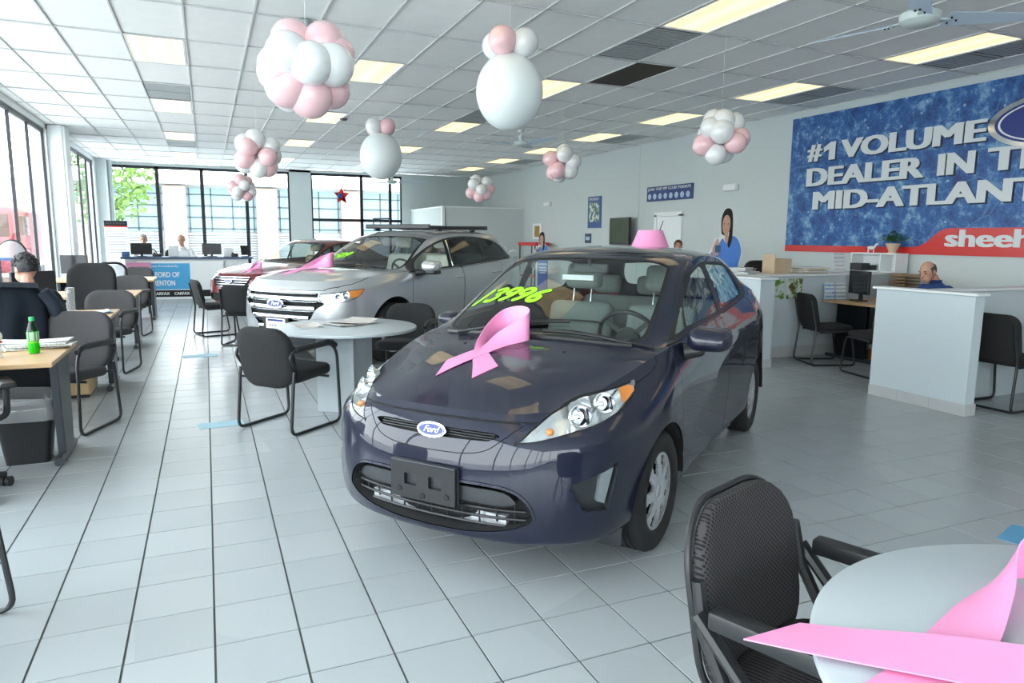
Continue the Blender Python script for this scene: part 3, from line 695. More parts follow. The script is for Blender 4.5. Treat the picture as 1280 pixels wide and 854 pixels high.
def cabin(parent, x0, x1, w, zf, zdash, xd, ys, zseat, row2, wheel_pos, bench_w, mats=(None, None), headz=.80, top=.62):
    q = MB(); q.box(((x0+x1)/2, 0, zf), (x1-x0, w*2, .06)); q.build('cabin_floor', M_cabin, parent)
    q = MB(); q.grid(lambda u, v: (xd-.30+u*.62, (v-.5)*2*w*.96, zdash-.02+.045*math.sin(u*PI)-.16*max(0, u-.72)**1*3.2), 14, 10); q.box((xd+.18, 0, zdash-.22), (.24, w*1.86, .36), bev=.05); q.build('dashboard', M_cabin, parent)
    for s in (-1, 1): car_seat(parent, xd+ys, s*w*.50, zseat, .50, mats[0], True, top, headz)
    car_seat(parent, row2, 0, zseat+.03, bench_w, mats[1] or M_seatd, False, top-.03)
    for s in (-.5, 0, .5):
        q = MB(); q.box((0, 0, 0), (.10, .24, .15), bev=.04, seg=3, M=T(row2+.40, s*bench_w*.66, zseat+.16+top+.03)); q.build('headrest', mats[1] or M_seatd, parent)
    wx, wy, wz = wheel_pos; Mw = T(wx, wy, wz) @ RY(math.radians(66))
    q = MB(); q.tube([(.185*math.cos(2*PI*k/40), .185*math.sin(2*PI*k/40), 0) for k in range(40)], .014, 8, closed=True, M=Mw); st = q.build('steering_wheel', M_black, parent)
    q = MB(); q.lathe([(0, .03), (.05, .03), (.075, .01), (.075, -.02)], n=24, M=Mw)
    for a in (0, 2.3, -2.3): q.box((.12*math.cos(a), .12*math.sin(a), 0), (.13, .035, .015), M=Mw @ RZ(0) @ T(0, 0, 0)) if a == 0 else q.box((.12, 0, 0), (.13, .03, .015), M=Mw @ RZ(a))
    q.build('steering_hub', M_cabin, st)
def mirror_pod(parent, S, x, y, z, paint, L=.19, H=.13, D=.16, arm=None, fold=None):
    """door mirror: rounded shell, glass at the back, arm down to the door; y given for the left (-y) side, both sides made"""
    for sg in (-1, 1):
        fx, fy, fs = (0, 0, 1) if sg < 0 or not fold else fold
        q = MB(); q.box((0, 0, 0), (D, L, H), bev=min(D, L, H)*.40, seg=5)
        for v in q.bm.verts:     # fuller at the glass, drawn in towards the front and the outer end
            k = .5-v.co.x/D; o_ = .5+sg*v.co.y/L; v.co.z *= (1-.30*k*k)*(1-.20*o_); v.co.y *= 1-.16*k*k; v.co.z -= .012*k
        C = T(x+fx, sg*(abs(y)+fy), z) @ Matrix.Diagonal((fs, fs, fs, 1)); q._xf(list(q.bm.verts), C); o = q.build('mirror', paint, parent, smooth=60)
        q = MB(); q.prism(rrect(L*.86, H*.74, min(L, H)*.3, 6), .004, C @ T(D*.5-.001, 0, 0) @ Matrix(((0, 0, 1, 0), (1, 0, 0, 0), (0, 1, 0, 0), (0, 0, 0, 1)))); q.build('mirror_glass', M_chrome, o, smooth=0)
        if arm and not (fold and sg > 0):
            q = MB(); q.tube([(arm[0], sg*arm[1], arm[2]), ((arm[0]+x)/2, sg*(arm[1]+abs(y))/2, arm[2]+.01), (x-.01, sg*(abs(y)-L*.22), z-H*.40)], [.045, .036, .042], 12, smooth=4); q.build('mirror_arm', M_black, o)
def wheel_well(parent, x, r, y_out, y_in):
    for sg in (-1, 1):
        q = MB(); n = 28
        def f(u, v):
            a = u*PI; return (x+r*math.cos(a), sg*(y_out+(y_in-y_out)*v), .30+r*math.sin(a)) if False else (x+r*math.cos(a), sg*(y_out+(y_in-y_out)*v), r_well_z+r*math.sin(a))
        r_well_z = x_well_z[0]
        q.grid(f, n, 3); q.face([f(k/(n-1), 1.0) for k in range(n)]); q.build('wheel_arch_liner', M_well, parent)
x_well_z = [.30]
def hatchback_shell():
    def lv(*a): return [(a[k], a[k+1]) for k in range(0, 10, 2)]
    st = [
     (0.000, 0.000, lv(.075, .205, .022, .245, .000, .40, .012, .57, .050, .68), (.118, 0, .775)),
     (0.010, 0.210, lv(.075, .205, .022, .245, .000, .40, .012, .57, .048, .68), (.125, .20, .775)),
     (0.048, 0.410, lv(.075, .205, .022, .245, .000, .40, .010, .57, .040, .675), (.165, .385, .778)),
     (0.125, 0.580, lv(.075, .205, .022, .250, .000, .41, .008, .57, .035, .68), (.265, .505, .795)),
     (0.275, 0.730, lv(.075, .205, .022, .255, .000, .42, .005, .57, .030, .69), (.430, .595, .835)),
     (0.510, 0.808, lv(.075, .205, .025, .265, .000, .44, .000, .59, .030, .73), (.650, .660, .885)),
     (0.830, 0.845, lv(.060, .205, .020, .285, .000, .46, .000, .63, .022, .79), (.930, .712, .938)),
     (1.200, 0.842, lv(.060, .200, .020, .280, .004, .46, .006, .65, .018, .82), (1.230, .752, .972)),
     (1.750, 0.840, lv(.075, .195, .035, .280, .012, .46, .003, .66, .012, .84), (1.750, .768, .995)),
     (2.350, 0.843, lv(.075, .195, .035, .280, .012, .46, .003, .68, .010, .86), (2.350, .772, 1.022)),
     (2.900, 0.850, lv(.060, .200, .020, .285, .006, .47, .000, .70, .012, .89), (2.880, .768, 1.055)),
     (3.320, 0.852, lv(.060, .215, .020, .300, .000, .48, .000, .71, .015, .92), (3.300, .752, 1.090)),
     (3.700, 0.810, lv(.060, .245, .020, .320, .000, .49, .006, .71, .025, .93), (3.640, .705, 1.120)),
     (3.930, 0.690, lv(.060, .270, .020, .330, .000, .50, .012, .70, .040, .92), (3.850, .600, 1.110)),
     (4.030, 0.430, lv(.060, .280, .020, .330, .000, .50, .012, .68, .050, .90), (3.920, .380, 1.080)),
     (4.055, 0.000, lv(.060, .280, .020, .330, .000, .50, .012, .68, .055, .90), (3.940, .000, 1.070))]
    rows = [
     ([(.33, 0, .862), (.335, .17, .860), (.36, .32, .853), (.42, .43, .848), (.46, .48, .850), (.51, .54, .855)], 4.55),
     ([(.66, 0, .940), (.665, .20, .938), (.68, .37, .930), (.71, .50, .922), (.735, .565, .918), (.765, .625, .915)], 5.45),
     ([(.97, 0, .998), (.98, .23, .994), (1.01, .42, .982), (1.06, .590, .972), (1.09, .655, .969), (1.12, .715, .968)], 6.75),
     ([(1.12, 0, 1.088), (1.13, .23, 1.082), (1.16, .44, 1.064), (1.22, .618, 1.038), (1.235, .662, 1.022), (1.25, .722, .997)], 7.05),
     ([(1.42, 0, 1.255), (1.43, .23, 1.249), (1.46, .44, 1.226), (1.52, .605, 1.188), (1.53, .645, 1.166), (1.53, .714, 1.080)], 7.5),
     ([(1.77, 0, 1.408), (1.78, .22, 1.403), (1.80, .42, 1.384), (1.84, .568, 1.350), (1.85, .606, 1.325), (1.85, .698, 1.168)], 8.1),
     ([(1.97, 0, 1.450), (1.97, .22, 1.446), (1.98, .42, 1.430), (2.00, .560, 1.400), (2.01, .600, 1.374), (2.01, .698, 1.192)], 8.4),
     ([(2.35, 0, 1.475), (2.35, .22, 1.472), (2.35, .42, 1.457), (2.35, .560, 1.426), (2.35, .600, 1.397), (2.35, .698, 1.210)], 9.0),
     ([(2.85, 0, 1.463), (2.85, .22, 1.459), (2.85, .41, 1.445), (2.85, .546, 1.413), (2.85, .586, 1.386), (2.85, .688, 1.220)], 9.95),
     ([(3.25, 0, 1.432), (3.25, .21, 1.428), (3.25, .39, 1.414), (3.25, .515, 1.382), (3.25, .556, 1.355), (3.25, .660, 1.220)], 10.9),
     ([(3.58, 0, 1.390), (3.58, .20, 1.387), (3.57, .36, 1.370), (3.55, .480, 1.337), (3.55, .520, 1.312), (3.55, .612, 1.208)], 11.75),
     ([(3.76, 0, 1.345), (3.755, .18, 1.341), (3.74, .33, 1.328), (3.71, .445, 1.295), (3.71, .484, 1.272), (3.70, .565, 1.197)], 12.2),
     ([(3.86, 0, 1.200), (3.855, .16, 1.198), (3.84, .30, 1.190), (3.82, .400, 1.180), (3.82, .440, 1.170), (3.81, .520, 1.145)], 12.7)]
    return CarShell(st, 4, 13, rows)
def build_hatchback():
    S = hatchback_shell()
    root = thing('hatchback_car', 'glossy dark blue-grey hatchback with pink ribbon on its hood and lime 13996 on the windshield', 'car', (0.836, 2.875, 0), 0.664)
    paint = mat('dark_violet_paint', (0.008, 0.010, 0.026), 0.45, metal=0.0, var=0.03, vscale=2, coat=1.0, spec=.15)
    FR, RE, TOP, SD = (-1, 0, .1), (1, 0, .1), (0, 0, 1), (0, 1, .1)
    # hood from above, its front line from the front
    hood = [(-.05, -.1), (-.05, .30), (.10, .43), (.165, .478), (.24, .512), (.35, .540), (.44, .578), (.52, .645), (.62, .690), (.70, .722), (.81, .742), (.93, .744), (.99, .715), (1.01, .64), (.985, .50), (.955, .30), (.94, .12), (.935, -.1)]
    S.imprint('gap', hood, UX, UY, None, (-.2, 0, 1)); S.imprint('hood', inset_poly(hood, .0045), UX, UY, ['gap'], None)
    S.imprint('gap', [(-.1, .749), (.60, .749), (.60, .05), (-.1, .05)], UY, UZ, ['hood'], (-1, 0, .2)); S.imprint('body', [(-.1, .744), (.60, .744), (.60, .05), (-.1, .05)], UY, UZ, ['gap', 'hood'], (-1, 0, .2))
    # headlight, on the corner
    k = .7071
    HL = [(.079, .409, .667), (.143, .462, .731), (.235, .512, .786), (.350, .545, .820), (.445, .585, .840), (.510, .645, .848), (.602, .695, .860), (.691, .730, .872), (.645, .745, .838), (.555, .748, .797), (.422, .732, .760), (.293, .678, .729), (.190, .599, .706), (.114, .500, .680)]
    hl = smooth_poly([(k*(a+b), c) for a, b, c in HL], 4, (0, 7)); D45 = (-.6, .7, .3)
    S.imprint('lamp_seal', hl, (k, k, 0), UZ, None, D45); S.imprint('headlight', inset_poly(hl, .005), (k, k, 0), UZ, ['lamp_seal'], None)
    AM = [(k*(a+b), c) for a, b, c in [(.555, .698, .849), (.640, .716, .857), (.628, .738, .836), (.580, .735, .812), (.500, .735, .792), (.525, .715, .82)]]
    S.imprint('amber', AM, (k, k, 0), UZ, ['headlight'], None)
    # front fascia
    go = smooth_poly([(-.1, .603), (.05, .603), (.19, .609), (.28, .630), (.335, .668), (.425, .7435), (.30, .7435), (-.1, .7435)], 4, (0, 4, 5, 6, 7))
    S.imprint('gap', go, UY, UZ, ['body'], FR); S.imprint('grille_panel', inset_poly(go, .004), UY, UZ, ['gap'], FR)
    sl = smooth_poly([(-.1, .702), (.20, .7035), (.285, .702), (.336, .694), (.295, .674), (.24, .667), (-.1, .660)], 4, (0, 3, 6))
    S.imprint('slot', sl, UY, UZ, ['grille_panel'], FR)
    it = smooth_poly([(-.1, .262), (.15, .266), (.28, .279), (.38, .298), (.45, .322), (.492, .350), (.480, .395), (.450, .438), (.405, .467), (.33, .482), (.15, .487), (-.1, .488)], 4, (0, 5, 11))
    S.imprint('lip', [(a, b) for a, b in inset_poly(it, -.012)], UY, UZ, ['body'], FR); S.imprint('intake', it, UY, UZ, ['lip'], FR)
    ip = smooth_poly([(.04, .475), (.15, .472), (.33, .468), (.395, .452), (.43, .415), (.36, .398), (.22, .402), (.13, .408), (.04, .412)], 3, (0, 4, 8))
    S.imprint('intake_panel', ip, UY, UZ, ['intake'], FR)
    FG = smooth_poly([(k*(a+b), c) for a, b, c in [(.145, .629, .503), (.240, .70, .535), (.331, .779, .577), (.318, .775, .50), (.280, .755, .374), (.188, .680, .384)]], 3, (0, 2, 4, 5))
    S.imprint('fog', FG, (k, k, 0), UZ, ['body'], D45)
    # glazing
    ws = smooth_poly([(.985, -.1), (.995, .15), (1.015, .33), (1.06, .49), (1.13, .583), (1.20, .595), (1.50, .566), (1.80, .525), (1.80, .46), (1.765, .30), (1.745, .12), (1.74, -.1)], 4, (0, 4, 7, 11))
    S.imprint('ws_frit', inset_poly(ws, -.022), UX, UY, ['body', 'gap', 'hood'], (-.5, 0, .6)); S.imprint('windshield', ws, UX, UY, ['ws_frit'], None)
    dlo = smooth_poly([(1.19, .990), (1.75, 1.020), (2.35, 1.048), (2.9, 1.090), (3.2, 1.120), (3.36, 1.165), (3.27, 1.285), (3.10, 1.335), (2.85, 1.366), (2.35, 1.379), (2.05, 1.353), (1.85, 1.303), (1.53, 1.142), (1.30, 1.03)], 4, (0, 5))
    S.imprint('window_band', dlo, UX, UZ, ['body'], SD)
    g1 = smooth_poly([(1.49, 1.040), (2.20, 1.068), (2.185, 1.355), (2.05, 1.333), (1.87, 1.284), (1.62, 1.158)], 4, (0, 1, 2, 5))
    g0 = smooth_poly([(1.31, 1.012), (1.445, 1.032), (1.565, 1.132), (1.53, 1.120), (1.40, 1.055)], 3, (0, 1, 2))
    g2 = smooth_poly([(2.29, 1.072), (2.95, 1.118), (3.06, 1.150), (3.08, 1.300), (2.85, 1.345), (2.33, 1.360)], 4, (0, 2, 3, 5))
    S.imprint('glass_front', g1, UX, UZ, ['window_band'], None); S.imprint('glass_quarter', g0, UX, UZ, ['window_band'], None); S.imprint('glass_rear', g2, UX, UZ, ['window_band'], None)
    bg = smooth_poly([(-.1, 1.10), (.36, 1.11), (.45, 1.14), (.43, 1.285), (.35, 1.31), (-.1, 1.322)], 4, (0, 5))
    S.imprint('back_glass', bg, UY, UZ, ['body'], RE)
    # doors and arches
    fd = smooth_poly([(1.15, .975), (1.105, .80), (1.115, .52), (1.19, .262), (2.235, .262), (2.25, .62), (2.25, 1.04), (1.75, 1.016)], 4, (0, 3, 4, 6))
    rd = smooth_poly([(2.262, 1.042), (2.262, .62), (2.247, .262), (2.80, .262), (2.92, .42), (3.00, .62), (3.12, .80), (3.20, .98), (3.22, 1.118), (2.9, 1.086)], 4, (0, 2, 3, 8))
    S.imprint('gap', fd, UX, UZ, ['body'], SD); S.imprint('front_door', inset_poly(fd, .005), UX, UZ, ['gap'], SD)
    S.imprint('gap', rd, UX, UZ, ['body'], SD); S.imprint('rear_door', inset_poly(rd, .005), UX, UZ, ['gap'], SD)
    for x in (.83, 3.319):
        S.imprint('arch', [(x+.345*math.cos(2*PI*j/48), .30+.345*math.sin(2*PI*j/48)) for j in range(48)], UX, UZ, ['body', 'front_door', 'rear_door', 'gap'], (0, 1, 0))
    S.imprint('tail_light', smooth_poly([(.50, .86), (.78, .84), (.80, 1.02), (.66, 1.08), (.56, 1.02)], 3), UY, UZ, ['body'], RE)
    S.part('body', ['body'], paint, root); S.part('hood', ['hood'], paint, root)
    S.part('shut_line', ['gap', 'lamp_seal'], M_blackmat, root, push=-.004, rim=-.004)
    S.part('bumper_lip', ['lip'], paint, root, push=.005, rim=.006)
    S.part('grille_panel', ['grille_panel'], paint, root)
    S.part('grille', ['slot'], M_blackmat, root, push=-.035, rim=-.035); S.part('lower_grille', ['intake'], M_blackmat, root, push=-.07, rim=-.07); S.part('intake_panel', ['intake_panel'], M_grey_pl, root, push=-.012, rim=.03)
    S.part('windshield', ['windshield'], M_glass_car, root); S.part('windshield_border', ['ws_frit'], M_blackmat, root, push=.001)
    S.part('back_glass', ['back_glass'], M_glass_car, root)
    for sg in (-1, 1):
        d1 = S.part('front_door', ['front_door'], paint, root, sg); d2 = S.part('rear_door', ['rear_door'], paint, root, sg)
        S.part('window_trim', ['window_band'], M_black, root, sg, .001)
        S.part('window_glass', ['glass_front', 'glass_quarter'], M_glass_car, d1, sg, -.003); S.part('window_glass', ['glass_rear'], M_glass_car, d2, sg, -.003)
        h = S.part('headlight', ['headlight'], M_lens_clear, root, sg, .002); S.part('lamp_bowl', ['headlight'], M_reflect, h, sg, -.055, -.055); S.part('turn_lamp', ['amber'], M_amber, h, sg, -.004)
        q = MB()
        for (a, b, c, r) in ((.30, .60, .760, .052), (.44, .655, .797, .050)):
            Mx = T(a+.015, sg*(b-.01), c) @ Vector((-.72, sg*.55, .25)).to_track_quat('Z', 'Y').to_matrix().to_4x4()
            q.lathe([(r, .03), (r*.9, .034), (r*.55, -.03), (0, -.034)], n=24, M=Mx, cap=False); q.lathe([(0, .0), (r*.25, -.005), (r*.28, -.02)], n=12, M=Mx, cap=False)
        q.build('lamp_reflectors', M_chrome, h)
        q = MB(); q.ball((.185, sg*.515, .712), .020, (1, 1, .8), 12, 8); q.build('amber_bulb', M_amber, h)
        f = S.part('fog_recess', ['fog'], M_grey_pl, root, sg, -.03, -.03)
        def fogp(a, b, c, off):
            h = S.hit(Vector((a, b, c))+Vector((-.6, .62, 0)), (.6, -.62, 0)); p = h[0]+Vector((-.69, .72, 0))*off; return (p.x, sg*p.y, p.z)
        q = MB(); C4 = [(.250, .735, .538), (.310, .772, .556), (.268, .748, .404), (.236, .725, .420)]
        fr_ = [fogp(*c, -.006) for c in C4]; bk_ = [fogp(*c, -.03) for c in C4]; q.face(fr_)
        for a in range(4): q.face([fr_[a], bk_[a], bk_[(a+1) % 4], fr_[(a+1) % 4]])
        q.build('running_lamp', mat('running_lamp_lens', (.33, .38, .40), .12, metal=.5, var=.2, vscale=30), f, smooth=0)
        S.part('tail_light', ['tail_light'], M_redlens, root, sg, .002)
        for d, x, z in ((d1, 2.08, .865), (d2, 3.00, .905)):
            hp = S.hit((x, 2, z), (0, -1, 0))
            if hp[0] is not None:
                y = hp[0].y; q = MB(); q.tube([(x-.09, sg*(y-.005), z), (x-.075, sg*(y+.028), z+.002), (x+.06, sg*(y+.030), z+.004), (x+.09, sg*(y-.005), z+.004)], .013, 10, smooth=3, flat=.8); q.build('door_handle', paint, d)
    # upper grille bars, lower mesh
    def front(y, z, off):
        h = S.hit((-1, abs(y), z), (1, 0, 0)); return (h[0].x+off if h[0] is not None else .2, y, z)
    for z in (.672, .682, .692):
        q = MB(); q.tube([front(y, z+.004*(1-abs(y)/.3)-.002, .018) for y in np.linspace(-.30, .30, 25)], .0038, 6); q.build('grille_bar', M_black, root)
    for z in (.300, .335, .372):
        yy = .45 if z > .30 else .36
        q = MB(); q.tube([front(y, z, .035) for y in np.linspace(-yy, yy, 31)], .006, 6); q.build('grille_bar', M_black, root)
    for y in np.linspace(-.40, .40, 11):
        q = MB(); q.tube([front(y, z, .045) for z in np.linspace(.285 if abs(y) < .3 else .315, .40, 5)], .0045, 6); q.build('grille_bar', M_black, root)
    q = MB(); q.box((.10, 0, .315), (.03, .72, .055)); q.build('crash_bar', M_silver, root)
    # plate bracket
    Mb = frame((-.012, -.0, .462), (0, 1, 0), (-.02, 0, 1)) @ RY(PI)
    br = MB(); Mb = Matrix(((0, 0, -1, -.014), (-1, 0, 0, 0), (0, 1, 0, .462), (0, 0, 0, 1)))
    xs = [-.170, -.098, -.032, .032, .098, .170]; zs = [-.082, -.02, .032, .082]
    for a in range(5):
        for b in range(3):
            if a in (1, 3) and b == 1: continue
            br.box(((xs[a]+xs[a+1])/2, (zs[b]+zs[b+1])/2, 0), (xs[a+1]-xs[a], zs[b+1]-zs[b], .022), Mb)
    bmesh.ops.remove_doubles(br.bm, verts=br.bm.verts, dist=1e-4)
    inner = {}
    for f in br.bm.faces: inner.setdefault(tuple(round(c, 4) for c in f.calc_center_median()), []).append(f)
    bmesh.ops.delete(br.bm, geom=[f for l in inner.values() if len(l) > 1 for f in l], context='FACES')
    bk = br.build('plate_bracket', M_black, root, smooth=0)
    q = MB()
    for (a, b) in ((-.125, -.045), (.125, -.045), (0, -.06)): q.cyl((a, b, .012), .014, .004, 16, M=Mb)
    q.build('screw_hole', M_blackmat, bk)
    q = MB(); q.prism(rrect(.352, .176, .02), .004, Mb, z0=-.014); q.box((0, .085, .0), (.34, .012, .028), Mb, bev=.004); q.build('bracket_back', M_grey_pl, bk)
    hb = S.hit((-1, .0, .683), (1, 0, 0)); x0 = hb[0].x
    oval_badge(root, Matrix(((0, .32, -.947, x0+.004), (-1, 0, 0, 0), (0, .947, .32, .683), (0, 0, 0, 1))), .078, .034)
    # cowl, wipers, antenna, underbody
    def onglass(x, y, off=.012):
        h = S.hit((x, abs(y), 3), (0, 0, -1)); n = h[1] if h[1].z > 0 else -h[1]; return Vector((h[0].x, y, h[0].z))+Vector((n.x, n.y*(1 if y >= 0 else -1), n.z))*off
    q = MB(); q.tube([onglass(.96+.10*abs(y/.6)**2.2, y, .0) for y in np.linspace(-.57, .57, 25)], .016, 8); q.build('cowl_panel', M_black, root)
    for a, b in (((.985, .46), (1.09, -.20)), ((1.00, -.08), (1.045, -.56))):
        q = MB(); q.tube([onglass(a[0]+(b[0]-a[0])*t, a[1]+(b[1]-a[1])*t, .016) for t in np.linspace(0, 1, 14)], [.011]*5+[.008]*9, 8); wp = q.build('wiper', M_black, root)
        q = MB(); q.tube([onglass(a[0]+(b[0]-a[0])*t+.022, a[1]+(b[1]-a[1])*t, .007) for t in np.linspace(.12, 1.25, 14)], .006, 6); q.build('wiper_blade', M_blackmat, wp)
    q = MB(); q.tube([(3.30, .04, 1.42), (3.32, .04, 1.46), (3.50, .02, 1.68)], [.012, .007, .003], 8); q.build('antenna', M_black, root)
    q = MB(); q.tube([onglass(.80, y*.3, .002) for y in (-1.02, -.98)], .006, 6); q.tube([onglass(.80, y*.3, .002) for y in (.98, 1.02)], .006, 6); q.build('washer_nozzle', M_black, root)
    mirror_pod(root, S, 1.33, .905, 1.000, paint, .245, .150, .16, arm=(1.30, .78, .925), fold=(.10, -.08, .62))
    q = MB(); q.prism([(x, y) for x, y in [(.38, -.45), (.6, -.66), (3.6, -.70), (3.90, -.36), (3.90, .36), (3.6, .70), (.6, .66), (.38, .45)]], .02, z0=.22); q.build('underbody', M_well, root)
    for sg in (-1, 1): q = MB(); q.box((.47, sg*.62, .20), (.02, .26, .13), bev=.005); q.build('air_deflector', M_grey_pl, root)
    x_well_z[0] = .30
    for x in (.83, 3.319): wheel_well(root, x, .344, .835, .52)
    for x in (.83, 3.319):
        for y in (-.728, .728): wheel(root, x, y, .300, .185, .205, 8, steer=(-.03 if x < 1 else 0))
    cabin(root, 1.0, 3.4, .62, .30, .93, 1.32, .78, .38, 2.78, (1.60, -.36, .93), 1.15, headz=.77, top=.58)
    q = MB(); q.box((1.86, 0, 1.335), (.03, .24, .06), bev=.012); q.cyl((1.83, 0, 1.375), .01, .05, 8); q.build('rear_view_mirror', M_cabin, root)
    # visor tag, window sheet, price
    q = MB(); q.box((2.02, .16, 1.262), (.004, .23, .035)); q.build('mirror_tag', M_badge_white, root)
    def pricept(u, v):
        # number quad on the glass, measured along the slope
        a = (1.262+.115*0-.0*u, .545-.083*u); b = (1.455, .470-.083*u)
        x = a[0]+(b[0]-a[0])*v-.012*u; y = .475-.100*u-.055*v; y += .11; x = 1.315-.015*u+.105*v
        h = S.hit((x, abs(y), 3), (0, 0, -1)); n = h[1] if h[1].z > 0 else -h[1]; n = Vector((n.x, n.y*(1 if y >= 0 else -1), n.z)).normalized()
        return Vector((h[0].x, y, h[0].z))+n*off[0], n
    off = [.0016]; q = MB(); digit_strokes(q, '13996', pricept, .0215); pr_ = q.build('price_outline', M_blackmat, root, recalc=False)
    off[0] = .0028; q = MB(); digit_strokes(q, '13996', pricept, .0172); q.build('price_figures', M_lime, pr_, recalc=False)
    # sheet of paper stuck inside the rear side window
    q = MB(); stk = window_sheet_material()
    V = [[None]*8 for _ in range(8)]
    for a in range(8):
        for b in range(8):
            x = 2.37+.62*a/7+.05*b/7*(0 if a > 3 else 1); z = 1.095+.028*a/7+.235*b/7-.02*abs(a-3)/4*b/7
            h = S.hit((x, 2, z), (0, -1, 0)); V[a][b] = q.bm.verts.new((x, -(h[0].y-.007), z))
    for a in range(7):
        for b in range(7): q.bm.faces.new((V[a][b], V[a+1][b], V[a+1][b+1], V[a][b+1]))
    q.build('window_sheet', stk, root)
    return root, S
def window_sheet_material():
    m = mat('window_sheet', (.5, .62, .7), .5, var=0.0); nt, b = nodes_of(m)
    tc = nt.nodes.new('ShaderNodeTexCoord'); v = nt.nodes.new('ShaderNodeTexNoise'); v.inputs['Scale'].default_value = 14; v.inputs['Detail'].default_value = 5
    r = nt.nodes.new('ShaderNodeValToRGB'); e = r.color_ramp.elements; e[0].position = .36; e[0].color = (.05, .16, .28, 1); e[1].position = .62; e[1].color = (.62, .78, .84, 1)
    x = e.new(.5); x.color = (.25, .48, .60, 1)
    nt.links.new(tc.outputs['Object'], v.inputs['Vector']); nt.links.new(v.outputs['Fac'], r.inputs[0]); nt.links.new(r.outputs[0], b.inputs['Base Color']); return m
RIB = [((.328, .168, .004), (.503, .222, .004)), ((.44, .128, .004), (.60, .178, .006)), ((.575, .078, .006), (.70, .125, .016)), ((.74, .015, .010), (.80, .090, .065)), ((.855, -.050, .014), (.868, -.035, .145)),
       ((.915, -.030, .016), (.928, -.025, .165)), ((.945, .050, .020), (.955, .052, .165)), ((.930, .128, .020), (.925, .135, .150)), ((.845, .160, .015), (.820, .165, .105)), ((.730, .135, .006), (.680, .150, .045)),
       ((.62, .035, .002), (.575, .110, .006)), ((.555, -.025, .002), (.46, .040, .003)), ((.491, -.085, .003), (.339, -.030, .003))]
def hood_ribbon(S, root, dx, dy, label, scale=1.0, turn=0.0):
    rows = []
    for a, b in RIB:
        r = []
        for x, y, z in (a, b):
            x, y = (x-.6)*scale, (y-.06)*scale; x, y = dx+x*math.cos(turn)-y*math.sin(turn), dy+x*math.sin(turn)+y*math.cos(turn); h = S.hit((x, abs(y), 3), (0, 0, -1)); r.append((x, y, h[0].z+z*scale+.002))
        rows.append(r)
    M = T(*root.location)@RZ(root.rotation_euler.z)
    o = thing('ribbon', label, 'ribbon', M @ Vector((dx, dy, rows[0][0][2])), root.rotation_euler.z, 'folded pink ribbons')
    make_ribbon('ribbon_strip', T(-dx, -dy, -rows[0][0][2]), o, rows, M_pink); return o
car1, S1 = build_hatchback()
hood_ribbon(S1, car1, .6, .06, 'folded pink awareness ribbon on the dark hatchback hood')
